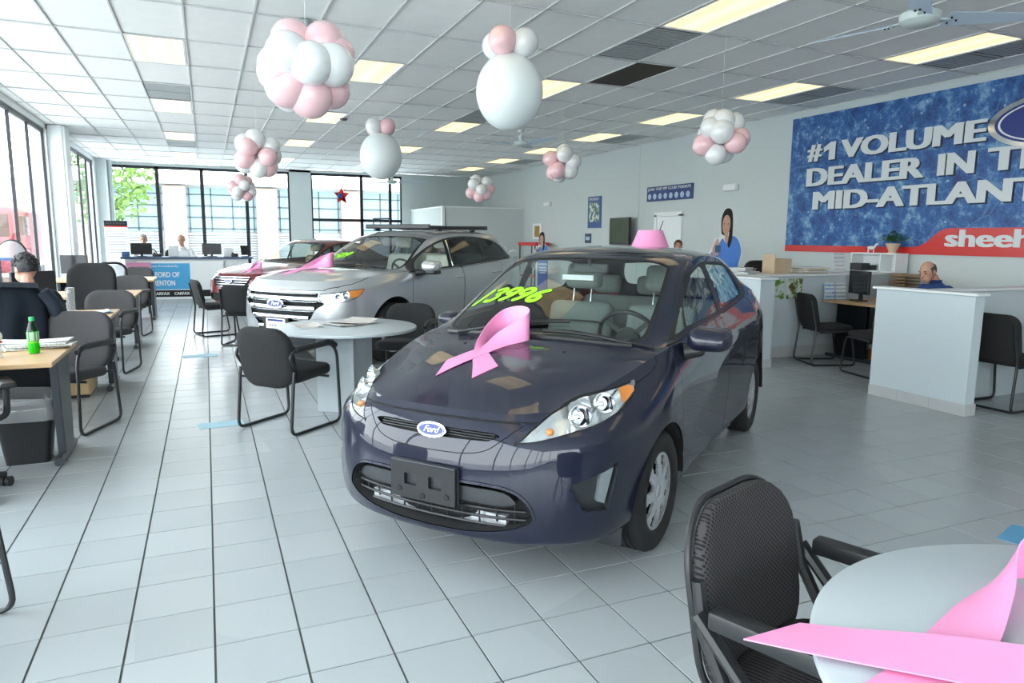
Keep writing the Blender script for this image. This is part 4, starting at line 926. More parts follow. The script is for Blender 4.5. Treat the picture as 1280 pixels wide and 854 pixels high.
def suv_shell():
    def lv(*a): return [(a[k], a[k+1]) for k in range(0, 10, 2)]
    st = [
     (0.000, 0.000, lv(.090, .240, .030, .300, .000, .50, .000, .68, .030, .88), (.120, 0, 1.015)),
     (0.012, 0.260, lv(.090, .240, .030, .300, .000, .50, .000, .68, .030, .88), (.128, .25, 1.015)),
     (0.060, 0.500, lv(.090, .240, .030, .300, .000, .50, .000, .68, .025, .88), (.165, .47, 1.015)),
     (0.155, 0.690, lv(.090, .240, .030, .310, .000, .52, .000, .69, .025, .88), (.260, .62, 1.022)),
     (0.330, 0.845, lv(.080, .240, .030, .320, .000, .53, .000, .70, .020, .89), (.440, .735, 1.035)),
     (0.580, 0.925, lv(.080, .240, .030, .330, .000, .54, .000, .72, .020, .91), (.680, .800, 1.055)),
     (0.930, 0.963, lv(.070, .240, .020, .340, .000, .55, .000, .76, .025, .95), (.980, .845, 1.080)),
     (1.350, 0.960, lv(.070, .230, .020, .330, .006, .55, .006, .78, .022, .97), (1.400, .880, 1.100)),
     (2.000, 0.958, lv(.085, .225, .035, .330, .014, .55, .002, .79, .014, .99), (2.000, .890, 1.125)),
     (2.700, 0.960, lv(.085, .225, .035, .330, .014, .55, .002, .80, .014, 1.01), (2.700, .890, 1.155)),
     (3.300, 0.963, lv(.070, .230, .025, .335, .006, .56, .000, .82, .014, 1.03), (3.280, .885, 1.180)),
     (3.755, 0.965, lv(.070, .240, .020, .350, .000, .57, .000, .83, .018, 1.05), (3.740, .865, 1.205)),
     (4.250, 0.925, lv(.070, .270, .020, .370, .000, .58, .004, .83, .025, 1.06), (4.200, .810, 1.225)),
     (4.520, 0.800, lv(.070, .300, .020, .390, .000, .58, .012, .82, .045, 1.06), (4.430, .700, 1.215)),
     (4.640, 0.500, lv(.070, .310, .020, .390, .000, .58, .014, .80, .055, 1.04), (4.520, .450, 1.190)),
     (4.679, 0.000, lv(.070, .310, .020, .390, .000, .58, .014, .80, .060, 1.04), (4.550, .000, 1.180))]
    rows = [
     ([(.36, 0, 1.090), (.365, .20, 1.088), (.39, .38, 1.082), (.44, .54, 1.068), (.48, .60, 1.062), (.52, .67, 1.055)], 4.5),
     ([(.75, 0, 1.130), (.755, .24, 1.128), (.77, .45, 1.122), (.80, .61, 1.108), (.82, .68, 1.100), (.85, .75, 1.090)], 5.5),
     ([(1.24, 0, 1.165), (1.25, .28, 1.162), (1.29, .52, 1.150), (1.36, .69, 1.132), (1.38, .76, 1.125), (1.39, .82, 1.112)], 7.0),
     ([(1.42, 0, 1.265), (1.43, .27, 1.258), (1.47, .51, 1.235), (1.55, .71, 1.195), (1.57, .755, 1.178), (1.58, .82, 1.145)], 7.3),
     ([(1.75, 0, 1.440), (1.76, .26, 1.433), (1.79, .49, 1.410), (1.85, .68, 1.370), (1.87, .722, 1.346), (1.87, .805, 1.250)], 7.8),
     ([(2.12, 0, 1.600), (2.13, .25, 1.593), (2.15, .47, 1.575), (2.19, .645, 1.538), (2.20, .690, 1.510), (2.20, .790, 1.340)], 8.3),
     ([(2.35, 0, 1.652), (2.35, .25, 1.648), (2.37, .47, 1.632), (2.39, .635, 1.595), (2.40, .682, 1.565), (2.40, .788, 1.370)], 8.6),
     ([(2.80, 0, 1.690), (2.80, .25, 1.686), (2.80, .47, 1.672), (2.80, .632, 1.636), (2.80, .680, 1.606), (2.80, .788, 1.395)], 9.15),
     ([(3.30, 0, 1.690), (3.30, .25, 1.686), (3.30, .46, 1.672), (3.30, .622, 1.636), (3.30, .668, 1.605), (3.30, .782, 1.405)], 10.05),
     ([(3.80, 0, 1.668), (3.80, .24, 1.664), (3.80, .44, 1.650), (3.79, .595, 1.612), (3.79, .640, 1.580), (3.78, .755, 1.405)], 11.1),
     ([(4.15, 0, 1.635), (4.15, .23, 1.631), (4.14, .42, 1.615), (4.12, .560, 1.575), (4.11, .605, 1.545), (4.09, .715, 1.395)], 11.8),
     ([(4.36, 0, 1.580), (4.35, .22, 1.575), (4.33, .39, 1.555), (4.29, .520, 1.515), (4.28, .560, 1.485), (4.25, .655, 1.370)], 12.2),
     ([(4.47, 0, 1.380), (4.46, .20, 1.378), (4.44, .36, 1.370), (4.41, .490, 1.350), (4.40, .525, 1.335), (4.37, .615, 1.290)], 12.7)]
    rows = [([(x, y, z if z < 1.30 else 1.30+(z-1.30)*.87) for x, y, z in p], e) for p, e in rows]
    return CarShell(st, 4, 13, rows)
def sedan_shell():
    def lv(*a): return [(a[k], a[k+1]) for k in range(0, 10, 2)]
    st = [
     (0.000, 0.000, lv(.080, .190, .022, .240, .000, .40, .010, .56, .050, .70), (.130, 0, .800)),
     (0.012, 0.240, lv(.080, .190, .022, .240, .000, .40, .010, .56, .050, .70), (.138, .23, .800)),
     (0.060, 0.460, lv(.080, .190, .022, .245, .000, .40, .010, .56, .045, .70), (.175, .43, .802)),
     (0.150, 0.640, lv(.080, .190, .022, .250, .000, .41, .008, .57, .038, .70), (.270, .575, .810)),
     (0.330, 0.800, lv(.075, .190, .022, .255, .000, .42, .005, .58, .030, .71), (.440, .690, .830)),
     (0.600, 0.885, lv(.075, .190, .025, .265, .000, .44, .000, .60, .028, .75), (.720, .765, .870)),
     (0.980, 0.922, lv(.060, .195, .020, .280, .000, .46, .000, .64, .025, .80), (1.080, .815, .915)),
     (1.400, 0.920, lv(.060, .190, .020, .280, .004, .46, .006, .65, .022, .82), (1.450, .835, .945)),
     (2.050, 0.918, lv(.075, .185, .035, .280, .012, .46, .003, .66, .016, .84), (2.050, .845, .970)),
     (2.700, 0.920, lv(.075, .185, .035, .280, .012, .46, .003, .67, .014, .85), (2.700, .845, .990)),
     (3.300, 0.922, lv(.060, .190, .020, .285, .006, .47, .000, .69, .014, .87), (3.300, .840, 1.010)),
     (3.830, 0.922, lv(.060, .205, .020, .300, .000, .48, .000, .70, .018, .90), (3.830, .820, 1.035)),
     (4.350, 0.885, lv(.060, .235, .020, .320, .000, .49, .006, .70, .025, .92), (4.330, .780, 1.050)),
     (4.700, 0.760, lv(.060, .260, .020, .330, .000, .50, .012, .70, .040, .92), (4.650, .680, 1.040)),
     (4.830, 0.480, lv(.060, .270, .020, .330, .000, .50, .012, .68, .050, .90), (4.760, .420, 1.035)),
     (4.870, 0.000, lv(.060, .270, .020, .330, .000, .50, .012, .68, .055, .90), (4.790, .000, 1.035))]
    rows = [
     ([(.42, 0, .870), (.425, .20, .868), (.45, .37, .862), (.50, .51, .852), (.53, .57, .850), (.56, .63, .848)], 4.5),
     ([(.85, 0, .940), (.855, .24, .938), (.87, .44, .930), (.90, .59, .918), (.92, .66, .912), (.95, .73, .905)], 5.7),
     ([(1.36, 0, 1.000), (1.37, .27, .996), (1.41, .49, .985), (1.46, .65, .970), (1.48, .72, .962), (1.49, .78, .955)], 7.1),
     ([(1.55, 0, 1.115), (1.56, .26, 1.108), (1.60, .48, 1.088), (1.66, .655, 1.055), (1.68, .70, 1.038), (1.69, .775, 1.000)], 7.4),
     ([(1.85, 0, 1.270), (1.86, .25, 1.264), (1.89, .46, 1.242), (1.95, .63, 1.202), (1.96, .672, 1.178), (1.96, .765, 1.080)], 7.85),
     ([(2.20, 0, 1.412), (2.21, .24, 1.406), (2.23, .44, 1.386), (2.27, .60, 1.350), (2.28, .642, 1.325), (2.28, .752, 1.155)], 8.35),
     ([(2.45, 0, 1.458), (2.45, .24, 1.454), (2.46, .44, 1.438), (2.48, .59, 1.402), (2.48, .634, 1.374), (2.48, .750, 1.185)], 8.7),
     ([(2.85, 0, 1.475), (2.85, .24, 1.472), (2.85, .44, 1.458), (2.85, .585, 1.424), (2.85, .628, 1.396), (2.85, .748, 1.200)], 9.25),
     ([(3.25, 0, 1.460), (3.25, .23, 1.456), (3.25, .42, 1.440), (3.25, .565, 1.405), (3.25, .610, 1.378), (3.25, .738, 1.200)], 9.95),
     ([(3.60, 0, 1.405), (3.60, .22, 1.400), (3.60, .40, 1.384), (3.60, .540, 1.348), (3.60, .585, 1.322), (3.60, .712, 1.180)], 10.6),
     ([(3.95, 0, 1.265), (3.95, .22, 1.260), (3.95, .40, 1.245), (3.95, .560, 1.210), (3.95, .610, 1.185), (3.95, .715, 1.115)], 11.2),
     ([(4.25, 0, 1.125), (4.25, .24, 1.122), (4.25, .44, 1.112), (4.24, .590, 1.098), (4.24, .645, 1.090), (4.24, .715, 1.070)], 11.85),
     ([(4.55, 0, 1.095), (4.55, .22, 1.093), (4.54, .42, 1.085), (4.52, .560, 1.075), (4.51, .610, 1.070), (4.49, .670, 1.060)], 12.5)]
    return CarShell(st, 4, 13, rows, du=7, dv=6, di=6, dj=5)
def common_car(S, root, paint, hood, hoodz, hl, ws, dlo, glasses, doors, arches, back, price, dims, ws_in=-.03):
    """panels shared by the two cars further back"""
    k = .7071; D45 = (-.6, .7, .3); SD = (0, 1, .1)
    S.imprint('gap', hood, UX, UY, None, (-.2, 0, 1)); S.imprint('hood', inset_poly(hood, .006), UX, UY, ['gap'], None)
    S.imprint('gap', [(-.1, hoodz+.006), (.7, hoodz+.006), (.7, .05), (-.1, .05)], UY, UZ, ['hood'], (-1, 0, .2)); S.imprint('body', [(-.1, hoodz), (.7, hoodz), (.7, .05), (-.1, .05)], UY, UZ, ['gap', 'hood'], (-1, 0, .2))
    h = smooth_poly([(k*(a+b), c) for a, b, c in hl], 3, (0, 3)); S.imprint('gap', h, (k, k, 0), UZ, None, D45); S.imprint('headlight', inset_poly(h, .007), (k, k, 0), UZ, ['gap'], None)
    S.imprint('ws_frit', inset_poly(ws, ws_in), UX, UY, ['body', 'gap', 'hood'], (-.5, 0, .6)); S.imprint('windshield', ws, UX, UY, ['ws_frit'], None)
    S.imprint('window_band', dlo, UX, UZ, ['body'], SD)
    for j, g in enumerate(glasses): S.imprint('glass_%d' % j, g, UX, UZ, ['window_band'], None)
    S.imprint('back_glass', back[0], back[1], back[2], ['body'], (1, 0, .5))
    for n, d in doors: S.imprint('gap', d, UX, UZ, ['body'], SD); S.imprint(n, inset_poly(d, .006), UX, UZ, ['gap'], SD)
    for x, r, z in arches: S.imprint('arch', [(x+r*math.cos(2*PI*j/40), z+r*math.sin(2*PI*j/40)) for j in range(40)], UX, UZ, ['body', 'gap', 'front_door', 'rear_door'], (0, 1, 0))
def suv_glazing_parts(S, root, paint, tint):
    S.part('body', ['body'], paint, root); S.part('hood', ['hood'], paint, root); S.part('shut_line', ['gap'], M_blackmat, root, push=-.005, rim=-.005)
    S.part('windshield', ['windshield'], M_glass_car, root); S.part('windshield_border', ['ws_frit'], M_blackmat, root, push=.001); S.part('back_glass', ['back_glass'], M_glass_tint, root)
    out = []
    for sg in (-1, 1):
        d1 = S.part('front_door', ['front_door'], paint, root, sg); d2 = S.part('rear_door', ['rear_door'], paint, root, sg)
        S.part('window_trim', ['window_band'], M_black, root, sg, .001); S.part('window_glass', ['glass_0'], M_glass_car, d1, sg, -.003); S.part('window_glass', ['glass_1'], tint, d2, sg, -.003)
        if 'glass_2' in S.names: S.part('quarter_glass', ['glass_2'], tint, root, sg, -.003)
        out.append((sg, d1, d2))
    return out
def add_handle(S, d, sg, x, z, m, L=.11):
    hp = S.hit((x, 2, z), (0, -1, 0))
    if hp[0] is None: return
    y = hp[0].y; q = MB(); q.tube([(x-L, sg*(y-.005), z), (x-L*.8, sg*(y+.034), z+.003), (x+L*.8, sg*(y+.036), z+.008), (x+L, sg*(y-.005), z+.008)], .016, 10, smooth=3, flat=.8); q.build('door_handle', m, d)
def build_suv():
    S = suv_shell(); k = .7071; FR = (-1, 0, .1)
    root = thing('suv_car', 'silver crossover with three-bar chrome grille, roof tray and lime price on its windshield', 'car', (0.722, 8.50, 0), 0.668)
    paint = mat('silver_paint', (0.50, 0.52, 0.54), 0.30, metal=0.6, var=0.02, vscale=2, coat=1.0)
    hood = [(-.05, -.1), (-.05, .50), (.12, .57), (.25, .70), (.40, .78), (.55, .80), (.80, .80), (1.05, .83), (1.30, .86), (1.33, .78), (1.24, .62), (1.13, .40), (1.08, .15), (1.075, -.1)]
    HL = [(.118, .545, .884), (.236, .70, .900), (.392, .80, .922), (.535, .855, .934), (.460, .858, .872), (.400, .84, .830), (.307, .79, .797), (.154, .643, .765), (.105, .548, .800)]
    ws = smooth_poly([(1.115, -.1), (1.125, .25), (1.20, .55), (1.28, .665), (1.42, .690), (1.60, .675), (2.085, .585), (2.06, .45), (2.03, .25), (2.012, -.1)], 4, (0, 6, 9))
    dlo = smooth_poly([(1.33, 1.078), (1.75, 1.095), (2.35, 1.118), (3.2, 1.165), (3.95, 1.198), (4.10, 1.225), (3.95, 1.395), (3.72, 1.490), (3.30, 1.537), (2.80, 1.543), (2.38, 1.503), (2.00, 1.405), (1.65, 1.250)], 4, (0, 5))
    g0 = smooth_poly([(1.50, 1.105), (2.24, 1.140), (2.34, 1.472), (2.05, 1.40), (1.72, 1.255)], 4, (0, 1, 2)); g1 = smooth_poly([(2.37, 1.146), (3.22, 1.190), (3.24, 1.52), (2.80, 1.525), (2.46, 1.495)], 4, (0, 1, 2, 4)); g2 = smooth_poly([(3.27, 1.192), (3.92, 1.225), (4.03, 1.25), (3.90, 1.395), (3.70, 1.472), (3.29, 1.520)], 4, (0, 2, 5))
    fd = smooth_poly([(1.40, 1.07), (1.335, .90), (1.34, .60), (1.42, .32), (2.52, .32), (2.545, .75), (2.545, 1.12), (2.0, 1.098)], 4, (0, 3, 4, 6)); rd = smooth_poly([(2.557, 1.12), (2.557, .75), (2.532, .32), (3.20, .32), (3.36, .52), (3.46, .76), (3.60, .95), (3.68, 1.18), (3.2, 1.158)], 4, (0, 2, 3, 7))
    back = (smooth_poly([(-.1, 1.22), (.5, 1.24), (.53, 1.30), (.50, 1.48), (-.1, 1.54)], 3, (0, 4)), UY, UZ)
    common_car(S, root, paint, hood, .914, HL, ws, dlo, [g0, g1, g2], [('front_door', fd), ('rear_door', rd)], [(.98, .445, .37), (3.80, .445, .37)], back, None, None)
    gr = smooth_poly([(-.1, .893), (.30, .893), (.545, .884), (.535, .805), (.625, .765), (.520, .700), (.470, .605), (.400, .560), (.335, .500), (.30, .430), (-.1, .425)], 3, (0, 2, 3, 4, 10))
    S.imprint('grille', gr, UY, UZ, ['body', 'gap'], FR)
    S.imprint('skirt', [(-.1, .40), (.62, .40), (.70, .33), (.66, .20), (-.1, .20)], UY, UZ, ['body'], FR)
    S.imprint('amber', [(k*(a+b), c) for a, b, c in [(.335, .785, .912), (.56, .87, .94), (.46, .87, .85), (.325, .81, .83)]], (k, k, 0), UZ, ['headlight'], None)
    for sg, d1, d2 in suv_glazing_parts(S, root, paint, M_glass_tint):
        h = S.part('headlight', ['headlight'], M_lens_clear, root, sg, .002); S.part('lamp_bowl', ['headlight'], M_reflect, h, sg, -.05, -.05); S.part('turn_lamp', ['amber'], M_amber, h, sg, .002)
        q = MB()
        for (a, b, c) in ((.235, .715, .845), (.30, .765, .868)):
            q.lathe([(.045, .02), (.03, .0), (0, -.01)], n=20, M=T(a, sg*b, c) @ Vector((-.75, sg*.6, .1)).to_track_quat('Z', 'Y').to_matrix().to_4x4(), cap=False)
        q.build('lamp_reflectors', M_chrome, h)
        add_handle(S, d1, sg, 2.42, .985, M_chrome); add_handle(S, d2, sg, 3.42, 1.02, M_chrome)
        q = MB(); q.tube([(2.31, sg*.913, 1.14), (2.345, sg*.84, 1.30), (2.40, sg*.725, 1.485)], .012, 6); q.build('pillar_trim', M_chrome, root)
    S.part('grille_recess', ['grille'], M_blackmat, root, push=-.05, rim=-.05); S.part('lower_skirt', ['skirt'], M_grey_pl, root, push=-.008, rim=.01)
    def front(y, z, off):
        h = S.hit((-1, abs(y), z), (1, 0, 0)); return (h[0].x+off if h[0] is not None else .3, y, z)
    for z, hw, hh in ((.882, .52, .011), (.812, .54, .036), (.705, .51, .035), (.600, .44, .031), (.485, .33, .024)):
        q = MB(); n = 41
        def bar(u, v):
            y = (u*2-1)*hw; a = v*2*PI; p = front(y, z, 0); return (p[0]+.010-.020*math.cos(a), y, z+hh*math.sin(a))
        q.grid(bar, n, 13); q.build('grille_bar', M_chrome, root, smooth=70)
    for z in (.762, .652, .545, .853):
        q = MB(); q.tube([front(y, z, .035) for y in np.linspace(-.48, .48, 21)], .006, 6); q.build('grille_slat', M_grey_pl, root)
    oval_badge(root, Matrix(((0, .08, -.997, -.025), (-1, 0, 0, 0), (0, .997, .08, .757), (0, 0, 0, 1))), .130, .052)
    Mp = Matrix(((0, 0, -1, -.035), (-1, 0, 0, 0), (0, 1, 0, .515), (0, 0, 0, 1)))
    q = MB(); q.prism(rrect(.40, .17, .01), .02, Mp, z0=-.02, bev=.003); pb = q.build('plate_bracket', M_black, root, smooth=0)
    q = MB(); q.prism(rrect(.305, .14, .01), .003, Mp, bev=.001); q.build('plate', M_badge_white, pb, smooth=0)
    q = MB()
    for j in range(5): q.box((-.085+j*.042, -.01, .0045), (.026, .014, .002), Mp)
    q.box((0, .048, .0045), (.24, .022, .002), Mp); q.build('plate_print', M_badge_blue, pb, smooth=0)
    mirror_pod(root, S, 1.56, 1.065, 1.165, mat('mirror_cap', (.72, .74, .76), .2, metal=.7), .26, .17, .17, arm=(1.46, .90, 1.08), fold=(.16, -.21, .7))
    for sg in (-1,):
        q = MB(); q.box((1.585, sg*1.04, 1.085), (.17, .24, .05), bev=.02); q.build('mirror_base', M_black, root)
    x_well_z[0] = .37
    for x in (.98, 3.80):
        wheel_well(root, x, .444, .92, .60)
        for y in (-.82, .82): wheel(root, x, y, .370, .235, .255, 6)
    cabin(root, 1.2, 4.2, .70, .42, 1.07, 1.62, .86, .56, 3.15, (1.88, -.40, 1.06), 1.25, mats=(mat('cream_leather', (.62, .62, .57), .5, var=.06), mat('cream_leather', (.62, .62, .57))), headz=.80, top=.62)
    q = MB(); q.prism([(.14, -.55), (.6, -.80), (4.2, -.80), (4.55, -.5), (4.55, .5), (4.2, .80), (.6, .80), (.14, .55)], .02, z0=.25); q.build('underbody', M_well, root)
    def onglass(x, y, off=.015): h = S.hit((x, abs(y), 3), (0, 0, -1)); return Vector((h[0].x, y, h[0].z+off))
    for a, b in (((1.14, .55), (1.24, -.10)), ((1.13, .02), (1.22, -.60))):
        q = MB(); q.tube([onglass(a[0]+(b[0]-a[0])*t, a[1]+(b[1]-a[1])*t) for t in np.linspace(0, 1, 12)], .011, 8); q.build('wiper', M_black, root)
    # price brushed on the glass
    off = [.002]
    def pp(u, v):
        x = 1.43+.115*v-.004*u; y = .64-.088*u-.05*v; h = S.hit((x, abs(y), 3), (0, 0, -1)); n = h[1] if h[1].z > 0 else -h[1]; n = Vector((n.x, n.y*(1 if y >= 0 else -1), n.z)).normalized(); return Vector((h[0].x, y, h[0].z))+n*off[0], n
    q = MB(); digit_strokes(q, '31509', pp, .020); po = q.build('price_outline', M_blackmat, root, recalc=False); off[0] = .0035; q = MB(); digit_strokes(q, '31509', pp, .0155); q.build('price_figures', M_lime, po, recalc=False)
    # roof tray standing over the roof
    q = MB(); z = 1.665
    for y in (-.55, .55): q.box((3.05, y, z), (1.55, .05, .045), bev=.008)
    for x in (2.3, 2.5, 2.9, 3.4, 3.75): q.box((x, 0, z-.004), (.06, 1.10, .03), bev=.006)
    q.box((2.27, 0, z+.01), (.04, 1.12, .06), bev=.01); q.box((3.83, 0, z+.01), (.04, 1.12, .06), bev=.01)
    for y in (-.55, .55):
        for x in (2.5, 3.4): q.box((x, y, 1.635), (.10, .05, .05), bev=.01)
    q.build('roof_tray', M_black, root, smooth=0)
    q = MB(); q.tube([(2.30, .45, z+.03), (2.30, .45, z+.12), (2.30, .15, z+.12), (2.30, .15, z+.03)], .012, 6); q.build('tray_handle', M_black, root)
    return root, S
car2, S2 = build_suv()
hood_ribbon(S2, car2, .56, .16, 'folded pink awareness ribbon on the silver crossover hood', 1.15, -.45)
def build_sedan():
    S = sedan_shell(); k = .7071; FR = (-1, 0, .1)
    root = thing('sedan_car', 'dark red sedan with chrome nose parked behind the silver crossover', 'car', (0.359, 14.547, 0), 0.74)
    paint = mat('dark_red_paint', (0.16, 0.008, 0.012), 0.28, metal=0.3, var=0.03, vscale=2, coat=1.0)
    hood = [(-.05, -.1), (-.05, .45), (.15, .50), (.30, .60), (.50, .67), (.80, .74), (1.15, .79), (1.40, .80), (1.42, .70), (1.36, .50), (1.30, .25), (1.285, -.1)]
    HL = [(.15, .50, .735), (.26, .62, .755), (.42, .73, .775), (.62, .80, .80), (.58, .83, .755), (.42, .79, .705), (.26, .71, .675), (.14, .58, .665)]
    ws = smooth_poly([(1.32, -.1), (1.335, .25), (1.40, .52), (1.48, .62), (1.62, .635), (1.78, .62), (2.20, .545), (2.18, .42), (2.15, .22), (2.14, -.1)], 4, (0, 6, 9))
    dlo = smooth_poly([(1.45, .955), (2.05, .985), (3.30, 1.028), (3.80, 1.06), (3.72, 1.20), (3.45, 1.31), (3.05, 1.37), (2.70, 1.375), (2.30, 1.32), (1.90, 1.17)], 4, (0, 3))
    g0 = smooth_poly([(1.68, 1.0), (2.56, 1.03), (2.56, 1.345), (2.30, 1.30), (1.95, 1.175)], 4, (0, 1, 2)); g1 = smooth_poly([(2.64, 1.033), (3.40, 1.06), (3.58, 1.10), (3.42, 1.29), (3.0, 1.35), (2.64, 1.352)], 4, (0, 2, 5))
    fd = smooth_poly([(1.50, .95), (1.42, .80), (1.43, .50), (1.52, .26), (2.58, .26), (2.60, .65), (2.60, 1.0), (2.0, .975)], 3, (0, 3, 4, 6)); rd = smooth_poly([(2.612, 1.0), (2.612, .65), (2.592, .26), (3.28, .26), (3.42, .48), (3.55, .75), (3.62, 1.03), (3.2, 1.018)], 3, (0, 2, 3, 6))
    back = (smooth_poly([(3.62, -.1), (3.66, .42), (3.72, .50), (4.05, .56), (4.12, .40), (4.14, -.1)], 3, (0, 5)), UX, UY)
    common_car(S, root, paint, hood, .765, HL, ws, dlo, [g0, g1], [('front_door', fd), ('rear_door', rd)], [(.98, .385, .335), (3.83, .385, .335)], back, None, None)
    S.imprint('grille', smooth_poly([(-.1, .745), (.40, .74), (.46, .70), (.36, .55), (-.1, .53)], 3, (0, 4)), UY, UZ, ['body', 'gap'], FR)
    S.imprint('intake', smooth_poly([(-.1, .42), (.55, .42), (.62, .36), (.55, .28), (-.1, .27)], 3, (0, 4)), UY, UZ, ['body'], FR)
    for sg, d1, d2 in suv_glazing_parts(S, root, paint, M_glass_car):
        h = S.part('headlight', ['headlight'], M_lens_clear, root, sg, .002); S.part('lamp_bowl', ['headlight'], M_reflect, h, sg, -.05, -.05)
        add_handle(S, d1, sg, 2.45, .86, paint); add_handle(S, d2, sg, 3.45, .88, paint)
    S.part('grille_recess', ['grille'], M_blackmat, root, push=-.04, rim=-.04); S.part('lower_intake', ['intake'], M_blackmat, root, push=-.04, rim=-.04)
    def front(y, z, off): h = S.hit((-1, abs(y), z), (1, 0, 0)); return (h[0].x+off, y, z)
    for z, hw in ((.735, .43), (.69, .42), (.645, .40), (.60, .37), (.555, .34)):
        q = MB(); q.tube([front(y, z, .004) for y in np.linspace(-hw, hw, 21)], .014, 8); q.build('grille_bar', M_chrome, root)
    oval_badge(root, Matrix(((0, .15, -.989, .0), (-1, 0, 0, 0), (0, .989, .15, .66), (0, 0, 0, 1))), .095, .038)
    mirror_pod(root, S, 1.66, 1.00, 1.00, paint, .20, .13, .14, arm=(1.60, .86, .96), fold=(.14, -.17, .7))
    x_well_z[0] = .335
    for x in (.98, 3.83):
        wheel_well(root, x, .384, .88, .58)
        for y in (-.79, .79): wheel(root, x, y, .335, .22, .225, 5)
    cabin(root, 1.4, 3.9, .66, .34, .94, 1.78, .80, .42, 3.05, (2.0, -.38, .95), 1.2, headz=.76, top=.58)
    q = MB(); q.prism([(.14, -.5), (.6, -.78), (4.4, -.78), (4.75, -.45), (4.75, .45), (4.4, .78), (.6, .78), (.14, .5)], .02, z0=.2); q.build('underbody', M_well, root)
    return root, S
car3, S3 = build_sedan()
hood_ribbon(S3, car3, .36, -.22, 'small pink ribbon at the front edge of the dark red sedan hood', scale=.75)
# ================================================================ furniture
M_frame = mat('black_tube', (0.014, 0.016, 0.019), 0.35, var=0.1)
M_cloth = mat('charcoal_cloth', (0.014, 0.0145, 0.0155), 0.92, var=0.2, vscale=60, bump=0.25, bscale=400)
M_cloth2 = mat('grey_brown_cloth', (0.050, 0.048, 0.050), 0.92, var=0.15, vscale=60, bump=0.25, bscale=400)
M_lam = mat('pale_grey_laminate', (0.46, 0.51, 0.54), 0.35, var=0.03, vscale=5)
M_oak = mat('light_oak_laminate', (0.56, 0.36, 0.19), 0.42, var=0.12, vscale=7)
M_deskdark = mat('desk_black_panel', (0.006, 0.008, 0.011), 0.5, var=0.1, spec=.15)
M_deskgrey = mat('desk_grey_metal', (0.030, 0.038, 0.047), 0.42, var=0.06)
M_paper = mat('paper', (0.72, 0.74, 0.75), 0.7, var=0.05, vscale=20)
M_partition = mat('partition_paint', (0.56, 0.64, 0.68), 0.55, var=0.02, vscale=3)
def dotted_cloth():
    m = mat('dotted_cloth', (0.03, 0.028, 0.032), 0.95, var=0.1, vscale=80); nt, b = nodes_of(m)
    tc = nt.nodes.new('ShaderNodeTexCoord'); mp = nt.nodes.new('ShaderNodeMapping'); mp.inputs['Scale'].default_value = (100, 0, 100); v = nt.nodes.new('ShaderNodeTexVoronoi'); v.inputs['Randomness'].default_value = 0.0; v.inputs['Scale'].default_value = 1.0; mp.inputs['Rotation'].default_value = (0, .785, 0)
    r = nt.nodes.new('ShaderNodeValToRGB'); r.color_ramp.interpolation = 'EASE'; r.color_ramp.elements[0].position = .30; r.color_ramp.elements[0].color = (.003, .003, .006, 1); r.color_ramp.elements[1].position = .40; r.color_ramp.elements[1].color = (.040, .036, .037, 1)
    for a, c in ((tc.outputs['Object'], mp.inputs[0]), (mp.outputs[0], v.inputs['Vector']), (v.outputs['Distance'], r.inputs[0]), (r.outputs[0], b.inputs['Base Color'])): nt.links.new(a, c)
    return m
def pad(w, h, th, r, curve=0.0, n=14):
    """upholstered pad in local x (width), z (height), facing +y; curve bends its sides forward"""
    q = MB()
    def row(side):
        return lambda u, v: None
    out = rrect(w, h, r, 6); m = len(out); rings = []
    for k, (s, d) in enumerate(((1.0, 0.0), (1.0, .25), (.985, .62), (.94, .88), (.80, 1.0), (.45, 1.04), (0.0, 1.05))):
        rings.append([(x*s, d*th/2, z*s) for x, z in out])
    def add(sgn):
        prev = None
        for R in rings:
            if R[0][0] == R[1][0] == 0 or max(abs(p[0]) for p in R) < 1e-6: cur = [q.bm.verts.new((0, sgn*R[0][1], 0))]*m
            else: cur = [q.bm.verts.new((x, sgn*y, z)) for x, y, z in R]
            if prev:
                for k in range(m):
                    f = list(dict.fromkeys((prev[k], prev[(k+1) % m], cur[(k+1) % m], cur[k])))
                    if len(f) > 2: q.bm.faces.new(f)
            prev = cur
    add(1); add(-1); bmesh.ops.remove_doubles(q.bm, verts=q.bm.verts, dist=1e-5)
    if curve:
        for v in q.bm.verts: v.co.y += curve*(v.co.x/(w/2))**2
    return q
def mk_pad(name, parent, material, w, h, th, r, M, curve=0.0):
    q = pad(w, h, th, r, curve); q._xf(list(q.bm.verts), M); return q.build(name, material, parent, smooth=80)
def guest_chair(label, loc, rz, cloth=None, back_w=.50, back_h=.46, lift=0.0):
    """armchair on a black sled frame; faces local +y"""
    t = thing('guest_armchair', label, 'chair', loc, rz, 'black sled armchairs')
    c = cloth or M_cloth
    for s in (-1, 1):
        p = fillet([(s*.275, -.20, .52), (s*.275, -.27, .62), (s*.28, -.19, .672), (s*.28, .20, .672), (s*.28, .275, .60), (s*.28, .30, .0125), (s*.275, -.27, .0125), (s*.275, -.225, .45), (s*.275, -.215, .50)], .07)
        q = MB(); q.tube(p, .0125, 8); q.build('side_frame', M_frame, t)
        q = MB(); q.tube(fillet([(s*.28, -.20, .668), (s*.28, .20, .682), (s*.28, .262, .645)], .05), .021, 10, flat=1.2); q.build('arm_pad', M_black, t)
    for c_ in ((.17, .405), (-.20, .42)): q = MB(); q.tube([(-.275, *c_), (.275, *c_)], .011, 8); q.build('cross_bar', M_frame, t)
    mk_pad('seat', t, c, .50, .50, .085, .09, T(0, .03, .445) @ RX(PI/2+.06))
    mk_pad('backrest', t, c, back_w, back_h, .085, .15, T(0, -.245-lift*.2, .595+lift) @ RX(.18), .035)
    return t
